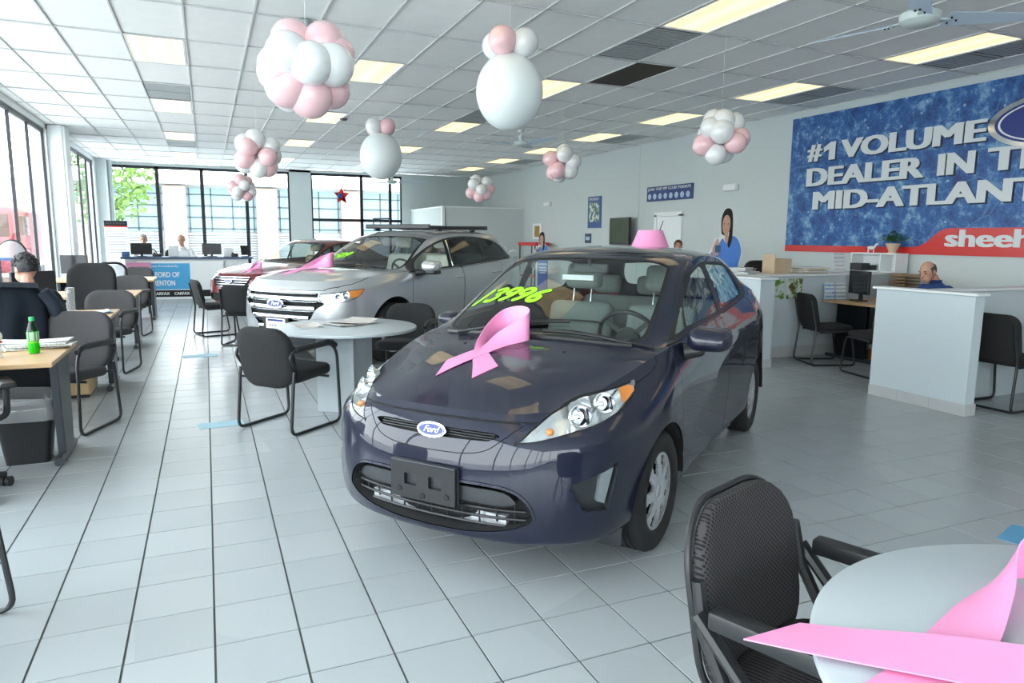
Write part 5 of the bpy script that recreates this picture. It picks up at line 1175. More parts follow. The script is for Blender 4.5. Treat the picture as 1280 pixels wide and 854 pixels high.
def sled_chair(label, loc, rz, cloth=None, group='black armless sled chairs', bw=.46, bh=.40, th=.05):
    t = thing('sled_chair', label, 'chair', loc, rz, group)
    for s in (-1, 1):
        p = fillet([(s*.225, -.30, .80), (s*.235, -.225, .45), (s*.245, -.27, .0125), (s*.245, .28, .0125), (s*.235, .22, .425), (s*.23, -.18, .415)], .06)
        q = MB(); q.tube(p, .0125, 8); q.build('side_frame', M_frame, t)
    for c_ in ((.16, .42), (-.24, .0125)): q = MB(); q.tube([(-.24, *c_), (.24, *c_)], .0115, 8); q.build('cross_bar', M_frame, t)
    mk_pad('seat', t, cloth or M_cloth, .46, .46, .07, .08, T(0, .03, .455) @ RX(PI/2+.04))
    mk_pad('backrest', t, cloth or M_cloth, bw, bh, th, .10, T(0, -.262, .66) @ RX(.20), .03)
    return t
def stack_armchair(label, loc, rz):
    """armchair with straight square plastic arms and a dotted back"""
    t = thing('plastic_armchair', label, 'chair', loc, rz)
    dc = dotted_cloth()
    q = pad(.50, .50, .05, .16, .03)
    for v in q.bm.verts:
        k = (v.co.z+.25)/.5; v.co.x *= 1.0-.10*max(0, .5-k)
    q._xf(list(q.bm.verts), T(0, -.235, .620) @ RX(.16)); bk = q.build('backrest', dc, t, smooth=80)
    o = rrect(.505, .505, .16, 8); q = MB(); q.tube([(x*(1-.10*max(0, -z/.5)), -.026+.03*(x/.25)**2, z) for x, z in o], .010, 8, closed=True, M=T(0, -.235, .620) @ RX(.16)); q.build('back_shell', M_black, bk)
    mk_pad('seat', t, dc, .50, .48, .075, .12, T(0, .05, .445) @ RX(PI/2+.05))
    q = MB(); q.box((0, .05, .405), (.44, .42, .03), bev=.01); q.build('seat_pan', M_black, t)
    for s in (-1, 1):
        q = MB(); q.box((s*.285, .055, .660), (.054, .43, .046), bev=.009, seg=2); q.build('armrest', M_black, t)
        q = MB(); q.tube([(s*.285, -.20, .65), (s*.275, .02, .42), (s*.27, .16, .24), (s*.27, .25, .0)], [.022, .020, .018, .016], 8, flat=.75); q.build('front_leg', M_black, t)
        q = MB(); q.tube([(s*.285, .22, .655), (s*.275, .06, .43), (s*.27, -.10, .22), (s*.27, -.27, .0)], [.018, .018, .018, .016], 8, flat=.75); q.build('rear_leg', M_black, t)
        q = MB(); q.tube([(s*.262, -.215, .72), (s*.268, -.19, .60), (s*.272, -.10, .44)], [.02, .022, .02], 8, flat=.8); q.build('back_upright', M_black, t)
    q = MB(); q.tube([(-.27, .02, .42), (.27, .02, .42)], .014, 8); q.build('cross_bar', M_black, t)
    return t
def office_chair(label, loc, rz, hb=.62, wb=.54, cloth=None, arms=True, mesh=False):
    t = thing('office_chair', label, 'chair', loc, rz)
    q = MB()
    for k in range(5):
        a = 2*PI*k/5+.3; q.tube([(0, 0, .10), (.16*math.cos(a), .16*math.sin(a), .10), (.30*math.cos(a), .30*math.sin(a), .075)], [.03, .025, .018], 8)
    q.cyl((0, 0, .25), .028, .32, 16); q.cyl((0, 0, .14), .04, .14, 16); q.build('star_base', M_black, t)
    for k in range(5):
        a = 2*PI*k/5+.3; q = MB(); c = (.30*math.cos(a), .30*math.sin(a), .031)
        for d in (-.016, .016): q.cyl((0, 0, 0), .031, .022, 14, M=T(*c) @ RZ(a+.6) @ T(0, d, 0), axis='Y')
        q.build('caster', M_black, t)
    mk_pad('seat', t, cloth or M_cloth, .52, .50, .11, .12, T(0, .02, .48) @ RX(PI/2))
    if mesh:
        o = rrect(.46, .52, .16, 8); q = MB(); q.tube([(x, .03*(x/.23)**2, z) for x, z in o], .02, 8, closed=True, M=T(0, -.25, .82) @ RX(.12)); q.build('back_frame', M_black, t)
        q = MB(); q.grid(lambda u, v: ((u-.5)*.40, .03*((u-.5)*.40/.23)**2, (v-.5)*.46), 8, 8, M=T(0, -.25, .82) @ RX(.12)); q.build('back_mesh', glass('chair_mesh', (.62, .63, .64), 1.1, haze=.35), t)
    else: mk_pad('backrest', t, cloth or M_cloth, wb, hb, .11, .17, T(0, -.25, .56+hb/2) @ RX(.12), .05)
    q = MB(); q.tube([(0, -.10, .43), (0, -.27, .45), (0, -.30, .70)], .022, 8); q.build('back_bar', M_black, t)
    if arms:
        for s in (-1, 1):
            q = MB(); q.tube(fillet([(s*.24, -.02, .44), (s*.31, -.02, .46), (s*.315, -.03, .64)], .04), .018, 8); q.build('arm_post', M_black, t); q = MB(); q.box((s*.315, .0, .655), (.08, .27, .035), bev=.014, seg=3); q.build('arm_pad', M_black, t)
    return t
# ---- left row of desks, each with its T-leg end at the aisle
def left_desk(label, y0, y1, L=1.55, x=-.92):
    t = thing('office_desk', label, 'desk', (x, (y0+y1)/2, 0), 0, 'oak topped desks along the windows'); d = y1-y0
    q = MB(); q.prism([(.05, -d/2), (.05, d/2), (-L, d/2), (-L, -d/2)], .03, z0=.72, bev=.006); q.build('desktop', M_oak, t, smooth=0)
    q = MB(); q.box((-L/2, d*.36, .47), (L-.1, .022, .50)); q.build('modesty_panel', M_deskdark, t, smooth=0)
    for k, x in enumerate((-.035, -L+.08)):
        q = MB(); q.prism([(-d*.17, .05), (-d*.24, .72), (d*.24, .72), (d*.17, .05)], .05, M=T(x-.005, d*.17, 0) @ Matrix(((0, 0, 1, 0), (1, 0, 0, 0), (0, 1, 0, 0), (0, 0, 0, 1))), bev=.008); q.build('end_panel', M_deskgrey, t, smooth=0)
        q = MB(); q.tube([(x+.02, -d*.14, .028), (x+.02, d*.17, .036), (x+.02, d*.46, .028)], [.030, .036, .030], 10, flat=1.0, smooth=3); q.build('foot', M_deskgrey, t)
    return t
left_desk('nearest oak desk with the green soda bottle, by the waste bin', 4.98, 5.88, x=-.95)
left_desk('second oak desk from the camera with a clear plastic bottle', 7.38, 8.42)
left_desk('third oak desk from the camera with a pink sheet on it', 10.2, 11.3)
left_desk('farthest oak desk of the window row, in front of the blue banner', 13.75, 14.9)
t = thing('drawer_pedestal', 'light wood drawer pedestal under the second oak desk', 'drawers', (-1.28, 7.78, 0))
q = MB(); q.box((0, 0, .33), (.42, .50, .60), bev=.004); q.build('pedestal_body', mat('pedestal_wood', (.62, .44, .22), .5, var=.1), t, smooth=0)
for k in range(3):
    q = MB(); q.box((0, -.256, .13+k*.195), (.40, .014, .18), bev=.003); dr = q.build('drawer', mat('pedestal_wood', (.62, .44, .22)), t, smooth=0); q = MB(); q.box((0, -.27, .17+k*.195), (.12, .014, .012)); q.build('drawer_pull', M_silver, dr, smooth=0)
q = MB(); q.box((0, 0, .015), (.40, .48, .03)); q.build('plinth', M_black, t, smooth=0)
guest_chair('grey backed armchair behind the nearest oak desk', (-1.08, 6.40, 0), math.radians(157), M_cloth2, .54, .48, .07)
guest_chair('grey backed armchair behind the second oak desk', (-1.10, 9.00, 0), math.radians(166), M_cloth2, .54, .48, .06)
guest_chair('grey backed armchair behind the third oak desk', (-1.17, 12.22, 0), math.radians(168), M_cloth2, .54, .48, .06)
guest_chair('armchair behind the farthest oak desk, before the reception banner', (-1.30, 15.6, 0), math.radians(170), M_cloth2, .54, .48, .06)
office_chair('tall black office chair behind the second oak desk', (-1.34, 9.78, 0), math.radians(172), .62, .54, M_cloth, arms=False)
office_chair('grey mesh backed office chair near the reception counter', (-1.50, 13.1, 0), math.radians(20), mesh=True)
# ---- chair and base at the left frame edge
office_chair('black office chair cut by the left picture edge beside the nearest desk', (-1.43, 4.82, 0), math.radians(20), .5, .5, M_cloth)
sl = guest_chair('black sled armchair cut by the left picture edge, nearest the camera', (-1.10, 3.02, 0), math.radians(80), M_cloth)
# ---- waste bin with liner
t = thing('waste_bin', 'black plastic waste bin with clear liner under the nearest desk', 'bin', (-1.17, 5.52, 0), 0)
def rr3(w, h, r, z): return [(x, y, z) for x, y in rrect(w, h, r, 4)]
q = MB(); R = [rr3(.25, .17, .03, 0), rr3(.33, .24, .04, .36), rr3(.345, .255, .045, .37), rr3(.345, .255, .045, .38), rr3(.325, .235, .04, .38), rr3(.24, .16, .03, .01)]
for a, b in zip(R, R[1:]):
    va = [q.bm.verts.new(p) for p in a]; vb = [q.bm.verts.new(p) for p in b]; n = len(va)
    for k in range(n): q.bm.faces.new((va[k], va[(k+1) % n], vb[(k+1) % n], vb[k]))
q.face(R[0]); q.face(R[-1]); bmesh.ops.remove_doubles(q.bm, verts=q.bm.verts, dist=1e-5); q.build('bin_body', M_black, t)
q = MB(); base = rrect(.36, .27, .05, 10); nb = len(base); prev = None
for z, s, am in ((.30, 1.0, .003), (.34, 1.02, .006), (.385, 1.03, .006), (.40, 1.0, .006), (.44, .98, .014), (.47, .99, .024)):
    cur = [q.bm.verts.new((x*s*(1+am*3*math.sin(7*a)), y*s*(1+am*3*math.cos(5*a)), z+am*math.sin(9*a+z*40))) for (x, y), a in zip(base, [2*PI*k/nb for k in range(nb)])]
    if prev:
        for k in range(nb): q.bm.faces.new((prev[k], prev[(k+1) % nb], cur[(k+1) % nb], cur[k]))
    prev = cur
q.build('bin_liner', glass('plastic_film', (.86, .89, .91), 1.45, .12, .22), t, smooth=80)
# ---- round conference tables
def round_table(label, loc, r=.62, rz=0):
    t = thing('round_table', label, 'table', loc, rz, 'pale round tables')
    q = MB(); q.lathe([(0, .712), (r-.012, .712), (r, .718), (r+.002, .728), (r, .738), (r-.010, .743), (0, .743)], n=96); q.build('tabletop', M_lam, t, smooth=50)
    q = MB(); q.prism([(-.27, -.05), (.0, -.20), (.25, .10), (-.03, .25)], .71, z0=.0, bev=.004); q.build('pedestal', M_lam, t, smooth=0)
    q = MB(); q.prism([(-.05, -.165), (.02, -.215), (.055, -.15), (-.01, -.10)], .711, z0=0); q.build('corner_post', M_lam, t, smooth=0)
    return t
round_table('round pale grey table with newspapers in front of the silver crossover', (1.10, 6.24, 0), .62)
round_table('round pale table at the lower right with the large pink ribbon', (1.56, .525, 0), .65, .4)
guest_chair('black armchair seen from behind at the newspaper table', (.55, 5.82, 0), math.radians(-49), M_cloth, .53, .48)
guest_chair('black armchair on the far side of the newspaper table', (1.83, 6.98, 0), math.radians(150), M_cloth, .53, .48)
stack_armchair('dotted black armchair with square arms at the lower right table', (1.36, 1.16, 0), math.radians(-159))
sled_chair('armless black chair turned sideways in front of the red sedan', (.08, 11.78, 0), math.radians(-75), group='black chairs before the crossover')
sled_chair('armless black chair seen from behind beside the crossover grille', (.46, 10.62, 0), math.radians(-22), group='black chairs before the crossover')
# newspapers
def sheets(name, label, cat, loc, rz, w, h, n, th, material, curl=0.0):
    t = thing(name, label, cat, loc, rz)
    for k in range(n):
        q = MB(); a = random.uniform(-.25, .25); ox, oy = random.uniform(-.04, .04), random.uniform(-.03, .03)
        q.grid(lambda u, v: ((u-.5)*w, (v-.5)*h, th*(k+.9)+.001+curl*(abs(u-.5)*2)**2*(1 if k == n-1 else .4)), 9, 5, M=T(ox, oy, 0) @ RZ(a)); bmesh.ops.solidify(q.bm, geom=list(q.bm.faces), thickness=th*.8); q.build('sheet', material[k % len(material)], t)
    return t
def print_mat(name, base, ink, sc=30):
    m = mat(name, base, .7, var=0.0); nt, b = nodes_of(m); tc = nt.nodes.new('ShaderNodeTexCoord'); n = nt.nodes.new('ShaderNodeTexBrick')
    n.inputs['Scale'].default_value = sc; n.inputs['Color1'].default_value = (*ink, 1); n.inputs['Color2'].default_value = tuple(.5*(a+c) for a, c in zip(base, ink))+(1,); n.inputs['Mortar'].default_value = (*base, 1); n.inputs['Mortar Size'].default_value = .03; n.inputs['Row Height'].default_value = .12; n.inputs['Brick Width'].default_value = .9
    nt.links.new(tc.outputs['Object'], n.inputs['Vector']); nt.links.new(n.outputs['Color'], b.inputs['Base Color']); return m
def photo_mat(name, dark):
    m = mat(name, dark, .5, var=0.0); nt, b = nodes_of(m); tc = nt.nodes.new('ShaderNodeTexCoord'); n = nt.nodes.new('ShaderNodeTexNoise'); n.inputs['Scale'].default_value = 11; n.inputs['Detail'].default_value = 3; r = nt.nodes.new('ShaderNodeValToRGB')
    e = r.color_ramp.elements; e[0].position = .42; e[0].color = (*dark, 1); e[1].position = .56; e[1].color = (.60, .66, .64, 1); x = e.new(.48); x.color = (.20, .34, .08, 1)
    nt.links.new(tc.outputs['Object'], n.inputs['Vector']); nt.links.new(n.outputs['Fac'], r.inputs[0]); nt.links.new(r.outputs[0], b.inputs['Base Color']); return m
M_news = print_mat('newsprint', (.66, .66, .64), (.42, .42, .41)); M_news2 = print_mat('colour_print', (.72, .70, .66), (.35, .30, .28), 14)
sheets('newspaper', 'spread newspaper lying on the round table', 'newspaper', (1.17, 6.40, .743), .6, .40, .30, 4, .004, [M_news, M_news2], .02)
sheets('magazine', 'small magazine at the left of the newspaper on the round table', 'magazine', (.80, 6.30, .743), .2, .22, .28, 2, .004, [M_paper, M_news2], .015)
sheets('newspaper', 'folded newspaper behind the green soda bottle on the nearest desk', 'newspaper', (-1.14, 5.68, .75), .15, .46, .17, 5, .009, [M_news], .01)
sheets('paper_sheet', 'white papers at the left end of the nearest desk', 'paper', (-1.44, 5.22, .75), .7, .30, .22, 3, .002, [M_paper, M_news], .01)
sheets('paper_sheet', 'papers and blue leaflet beside the clear plastic bottle', 'paper', (-1.12, 8.02, .75), .3, .36, .26, 3, .003, [mat('blue_leaflet', (.20, .48, .66), .6), M_news, M_paper], .02)
sheets('paper_sheet', 'pink sheet on the third oak desk', 'paper', (-1.25, 10.75, .75), .1, .60, .36, 2, .003, [mat('pink_paper', (.80, .38, .50), .7), mat('pink_paper', (.80, .38, .50), .7)])
sheets('paper_sheet', 'white papers on the farthest oak desk', 'paper', (-1.3, 14.3, .75), .1, .60, .36, 2, .003, [M_paper])
# bottles
t = thing('soda_bottle', 'green soda bottle half full on the nearest oak desk', 'bottle', (-1.07, 5.42, .75))
bp = [(0, 0), (.028, 0), (.034, .01), (.034, .055), (.031, .075), (.034, .095), (.034, .14), (.030, .165), (.018, .20), (.014, .215), (.014, .225)]
q = MB(); q.lathe(bp, n=28, cap=False); q.build('bottle_body', glass('green_plastic', (.18, .80, .22), 1.45, .03), t)
q = MB(); q.lathe([(0, .002), (.031, .004), (.032, .05), (.0315, .085), (0, .085)], n=24); q.build('soda', mat('lime_soda', (.25, .80, .04), .15, var=.02), t)
q = MB(); q.lathe([(.0345, .085), (.0352, .087), (.0352, .142), (.0345, .144)], n=28, cap=False); q.build('bottle_label', print_mat('soda_label', (.03, .30, .07), (.62, .70, .60), 12), t)
q = MB(); q.lathe([(0, .242), (.015, .240), (.016, .222), (.016, .215)], n=20, cap=False); q.build('bottle_cap', mat('green_cap', (.02, .45, .12), .4), t)
t = thing('water_bottle', 'clear plastic bottle on the second oak desk', 'bottle', (-1.24, 7.98, .75))
q = MB(); q.lathe([(0, 0), (.038, 0), (.040, .02), (.037, .06), (.040, .10), (.037, .14), (.040, .18), (.040, .25), (.036, .262), (0, .262)], n=28); q.build('bottle_body', glass('clear_plastic', (.88, .91, .92), 1.45, .05, .18), t)
# toy on the near desk
t = thing('toy_figure', 'small white toy figure with red scarf at the left desk edge', 'figurine', (-1.25, 5.30, .75))
q = MB(); q.ball((0, 0, .055), .035, (1, 1, 1.3)); q.ball((0, 0, .135), .042, (1, 1, .95)); q.tube([(-.02, 0, 0), (-.018, 0, .04)], .013, 8); q.tube([(.02, 0, 0), (.018, 0, .04)], .013, 8); q.tube([(-.03, 0, .08), (-.055, -.01, .04)], .011, 8); q.tube([(.03, 0, .08), (.055, -.01, .04)], .011, 8); q.build('figure_body', M_white, t)
q = MB(); q.lathe([(.03, .092), (.042, .10), (.03, .108)], n=20, cap=False); q.build('scarf', mat('red_scarf', (.55, .05, .04), .7), t)
q = MB(); q.ball((-.014, -.038, .142), .006); q.ball((.014, -.038, .142), .006); q.build('eyes', M_blackmat, t)
# large ribbon on the near table
t = thing('ribbon', 'large pink ribbon spread over the lower right table edge', 'ribbon', (1.5, .80, .745), 0, 'folded pink ribbons')
def W(x, y, z): return (x-1.5, y-.80, z-.745)
rows = [(W(*a), W(*b)) for a, b in (((.92, .98, .758), (1.07, .985, .755)), ((1.04, .86, .757), (1.15, .915, .762)), ((1.16, .74, .760), (1.26, .83, .772)), ((1.30, .60, .760), (1.39, .71, .782)), ((1.48, .50, .756), (1.53, .62, .775)), ((1.70, .52, .757), (1.68, .61, .82)), ((1.84, .68, .757), (1.80, .70, .88)),
 ((1.81, .86, .757), (1.775, .84, .89)), ((1.67, .94, .755), (1.65, .91, .87)), ((1.49, .925, .751), (1.51, .84, .80)), ((1.31, .875, .749), (1.35, .77, .752)), ((1.13, .82, .748), (1.17, .71, .748)), ((.98, .79, .748), (1.04, .67, .748)))]
make_ribbon('ribbon_strip', None, t, rows, M_pink, .003)
# ---- cubicles on the right
def wallbox(name, x0, y0, x1, y1, h=1.06, parent=None, cap=True, ends=True):
    q = MB(); q.box(((x0+x1)/2, (y0+y1)/2, h/2), (x1-x0, y1-y0, h)); w = q.build(name, M_partition, parent, smooth=0); w['kind'] = 'structure'
    q = MB(); q.box(((x0+x1)/2, (y0+y1)/2, h+.012), (x1-x0+.06, y1-y0+.06, .024), bev=.004, seg=1); q.build('cap_board', M_white, w, smooth=0)
    return w
def base_tiles(parent, pts, h=.105):
    (x0, y0), (x1, y1) = pts; L = math.hypot(x1-x0, y1-y0); n = max(1, round(L/.305)); dx, dy = (x1-x0)/L, (y1-y0)/L
    for k in range(n):
        a, b = k*L/n+.0015, (k+1)*L/n-.0015; c = (a+b)/2; q = MB(); q.box((0, 0, h/2), (b-a, .014, h), bev=.002, seg=1, M=T(x0+dx*c, y0+dy*c, 0) @ RZ(math.atan2(dy, dx))); q.build('base_tile', mat('base_tile_pale', (.50, .52, .53), .35), parent, smooth=0)
wA = wallbox('wall_partition_front', 6.06, 3.95, 6.18, 4.93)
base_tiles(wA, ((6.053, 4.93), (6.053, 3.95))); base_tiles(wA, ((6.05, 3.943), (6.19, 3.943)))
wA2 = wallbox('wall_partition_middle', 6.21, 4.38, 9.0, 4.48)
wB = wallbox('wall_partition_rear', 5.98, 6.44, 6.20, 7.05); base_tiles(wB, ((5.973, 7.05), (5.973, 6.44))); base_tiles(wB, ((5.97, 6.433), (6.21, 6.433)))
wB2 = wallbox('wall_partition_back', 6.23, 6.97, 9.0, 7.07); base_tiles(wB2, ((6.21, 6.962), (9.0, 6.962)), .14)
def cub_desk(label, x0, x1, y0, y1):
    t = thing('cubicle_desk', label, 'desk', ((x0+x1)/2, (y0+y1)/2, 0), 0, 'desks in the right cubicles'); w, d = x1-x0, y1-y0
    q = MB(); q.prism(rrect(w, d, .04), .03, z0=.72, bev=.005); q.build('desktop', M_oak, t, smooth=0)
    q = MB(); q.box((0, -d/2+.08, .46), (w-.12, .02, .50)); q.build('modesty_panel', M_deskdark, t, smooth=0)
    for s in (-1, 1):
        q = MB(); q.box((s*(w/2-.08), 0, .38), (.05, .46, .68), bev=.006); q.build('end_panel', M_deskdark, t, smooth=0); q = MB(); q.tube([(s*(w/2-.08), -d*.42, .028), (s*(w/2-.08), d*.42, .028)], .027, 10); q.build('foot', M_deskgrey, t)
    return t
cub_desk('oak desk with a black front inside the first right cubicle', 7.46, 8.9, 6.02, 6.90)
cub_desk('oak desk at the right picture edge in the near cubicle', 7.25, 8.8, 3.30, 4.15)
sled_chair('black chair facing the desk in the first cubicle, by the far partition', (7.06, 6.44, 0), math.radians(-111), group='black cubicle chairs', bw=.50, bh=.44)
sled_chair('black chair with its back to the front partition in the first cubicle', (6.98, 5.62, 0), math.radians(-12), group='black cubicle chairs', bw=.50, bh=.42)
sled_chair('black chair right of the front partition at the picture edge', (6.78, 4.08, 0), math.radians(-90), group='black cubicle chairs', bw=.50, bh=.46)
# counter behind the rear partition carrying boxes, shelf and plant
t = thing('back_counter', 'pale counter behind the rear right partition carrying boxes and shelf', 'counter', (7.5, 7.42, 0))
q = MB(); q.box((0, 0, .53), (2.5, .50, 1.04)); q.build('counter_body', M_partition, t, smooth=0); q = MB(); q.box((0, 0, 1.062), (2.56, .56, .024)); q.build('counter_top', M_white, t, smooth=0)
def at(px, py, Y): # reference measurement -> point on the plane y=Y (numbers below were measured once)
    d = _f+_r2*((px-640)/FPX)-_u2*((py-427)/FPX); k = Y/d.y; return Vector((d.x*k, Y, d.z*k+EYE))
zc = 1.0745
M_card = mat('cardboard', (.52, .40, .27), .8, var=.08); M_manila = mat('manila', (.66, .54, .36), .75, var=.08)
q = MB(); q.box((0, 0, .10), (.30, .22, .20), bev=.003, seg=1); q.box((-.15, 0, .13), (.012, .23, .26)); tag(q.build('cardboard_box', M_card, loc=(7.16, 7.42, zc)), 'brown cardboard box on the counter behind the rear partition', 'box')
t = sheets('folder_stack', 'stack of tan folders lying on the counter right of the box', 'folders', (7.72, 7.40, zc), .1, .44, .26, 6, .014, [M_manila, M_paper]); t = sheets('paper_stack', 'loose white papers on the counter left of the box', 'paper', (6.55, 7.42, zc), .3, .34, .24, 7, .012, [M_paper, M_news])
t = thing('paper_holder', 'upright white printed sheet in a holder on the counter', 'paper', (8.26, 7.36, zc)); q = MB(); q.box((0, 0, .145), (.21, .004, .28), M=RX(-.12)); q.build('sheet', print_mat('printed_sheet', (.78, .80, .82), (.55, .57, .60), 18), t, smooth=0); q = MB(); q.box((0, .03, .006), (.20, .09, .012)); q.build('holder_foot', M_lens_clear, t, smooth=0)
t = thing('shelf_unit', 'small white two-bay desk shelf holding the plant', 'shelf', (8.83, 7.20, 1.086), math.radians(-90))
q = MB()
for x in (-.36, .12, .36): q.box((x, 0, .135), (.018, .24, .27))
q.box((0, 0, .262), (.74, .26, .018)); q.box((0, .0, .012), (.74, .24, .018)); q.box((.0, .118, .14), (.72, .008, .25)); q.build('shelf_body', M_white, t, smooth=0)
q = MB(); q.box((-.15, 0, .05), (.16, .20, .10)); q.box((.02, 0, .035), (.12, .18, .07)); tag(q.build('desk_files', M_grey_pl, loc=(8.83, 7.38, 1.108)), 'dark files inside the white desk shelf', 'files')
t = thing('potted_plant', 'leafy green plant in a tan urn on the white shelf', 'plant', (8.83, 6.99, 1.086+.271))
q = MB(); q.lathe([(0, 0), (.055, 0), (.058, .012), (.045, .02), (.075, .09), (.098, .125), (.095, .135), (.08, .13), (0, .11)], n=28); q.build('urn', mat('tan_ceramic', (.66, .50, .36), .6, var=.08), t)
q = MB()
for k in range(170):
    a, e = random.uniform(0, 2*PI), random.uniform(.15, 1.5); r = random.uniform(.06, .19); c = Vector((r*math.cos(a)*math.cos(e)*1.15, r*math.sin(a)*math.cos(e)*1.15, .14+r*math.sin(e)*.85)); s = random.uniform(.02, .032)
    M = T(*c) @ RZ(a) @ RY(random.uniform(-.9, .5)) @ RX(random.uniform(-.5, .5)); q.face([(-s, 0, 0), (0, -s*.5, s*.15), (s*1.2, 0, -s*.2), (0, s*.5, s*.15)], M)
f_ = q.build('foliage', mat('plant_leaf', (.035, .12, .028), .5, var=.4, vscale=30), t, smooth=0); f_['kind'] = 'stuff'
t = thing('horse_figurine', 'small white and black horse figurine on the white shelf', 'figurine', (8.83, 7.34, 1.086+.271), math.radians(-60))
q = MB(); q.ball((0, 0, .07), .03, (1.7, .8, .9)); q.tube([(.04, 0, .08), (.065, 0, .125), (.09, 0, .12)], [.018, .014, .010], 8)
for sx in (-.035, .035):
    for sy in (-.012, .012): q.tube([(sx, sy, .055), (sx, sy, .0)], .006, 6)
q.build('horse_body', M_white, t); q = MB(); q.tube([(.03, 0, .10), (.055, 0, .14)], .008, 6); q.tube([(-.05, 0, .08), (-.07, 0, .03)], .006, 6); q.build('mane_and_tail', M_blackmat, t)
office_chair('black office chair back showing over the rear right partition', (7.66, 8.10, 0), math.radians(170), .66, .54, M_cloth)
# things on the cubicle desk
def flat_monitor(label, loc, rz, w=.48, h=.30, lift=.10, group=None):
    t = thing('computer_monitor', label, 'monitor', loc, rz, group)
    q = MB(); q.box((0, 0, lift+h/2), (w, .035, h), bev=.006); q.build('screen_housing', M_black, t, smooth=0); q = MB(); q.box((0, .0185, lift+h/2), (w-.03, .002, h-.03)); q.build('screen', mat('dark_screen', (.012, .014, .018), .12, var=.05), t, smooth=0)
    q = MB(); q.box((0, -.03, lift*.5+.04), (.05, .03, lift+.08)); q.prism(rrect(.22, .16, .03), .014, z0=0); q.build('stand', M_black, t, smooth=0); return t
flat_monitor('black monitor seen edge-on on the first cubicle desk', (7.76, 6.58, .75), math.radians(72), .44, .30, .09)
t = thing('keyboard', 'black keyboard in front of the cubicle monitor', 'keyboard', (8.22, 6.40, .75), .3); q = MB(); q.box((0, 0, .012), (.42, .14, .02), bev=.004); q.build('keyboard_body', M_black, t, smooth=0); q = MB()
for r in range(4):
    for c in range(12): q.box((-.185+c*.0335, -.045+r*.03, .025), (.027, .024, .006))
kk = q.build('keys', M_grey_pl, t, smooth=0)
t = thing('brochure_rack', 'acrylic rack with two blue and white brochures on the cubicle desk', 'brochures', (7.60, 6.80, .75), -.2)
for s, c in ((-.085, (.14, .34, .60)), (.085, (.30, .36, .40))):
    q = MB(); q.box((s, 0, .115), (.15, .006, .22), M=RX(-.15)); b_ = q.build('brochure', print_mat('brochure_%d' % int(s*100), (.70, .74, .76), c, 16), t, smooth=0)
q = MB(); q.box((0, -.02, .05), (.34, .004, .10)); q.box((0, .04, .006), (.34, .12, .012)); q.build('rack_holder', M_lens_clear, t, smooth=0)
t = thing('letter_trays', 'tall stack of wooden letter trays beside the bald man', 'trays', (8.62, 6.60, .75))
for k in range(8):
    q = MB(); z = .02+k*.042; q.box((0, 0, z), (.30, .24, .008)); q.box((-.146, 0, z+.012), (.008, .24, .022)); q.box((.146, 0, z+.012), (.008, .24, .022)); q.box((0, .116, z+.012), (.30, .008, .022)); q.build('tray', mat('tray_wood', (.30, .20, .11), .6, var=.15), t, smooth=0)
for k, x in enumerate((6.76, 7.04)):
    tag(MB().box((x, 6.962, .90), (.26 if k else .20, .006, .26)).build('pinned_photo', photo_mat('green_photo_%d' % k, ((.08, .20, .03), (.10, .07, .03))[k])), ['green leaf photo pinned on the rear partition, left one', 'brown and green photo pinned on the rear partition, right one'][k], 'picture')
t = thing('desk_organiser', 'orange cup and tin under the first cubicle desk', 'container', (7.75, 6.25, 0)); q = MB(); q.cyl((0, 0, .12), .085, .24, 20); q.build('tin', mat('orange_tin', (.50, .16, .03), .5), t); q = MB(); q.cyl((0, 0, .20), .088, .06, 20); q.build('tin_band', M_white, t)
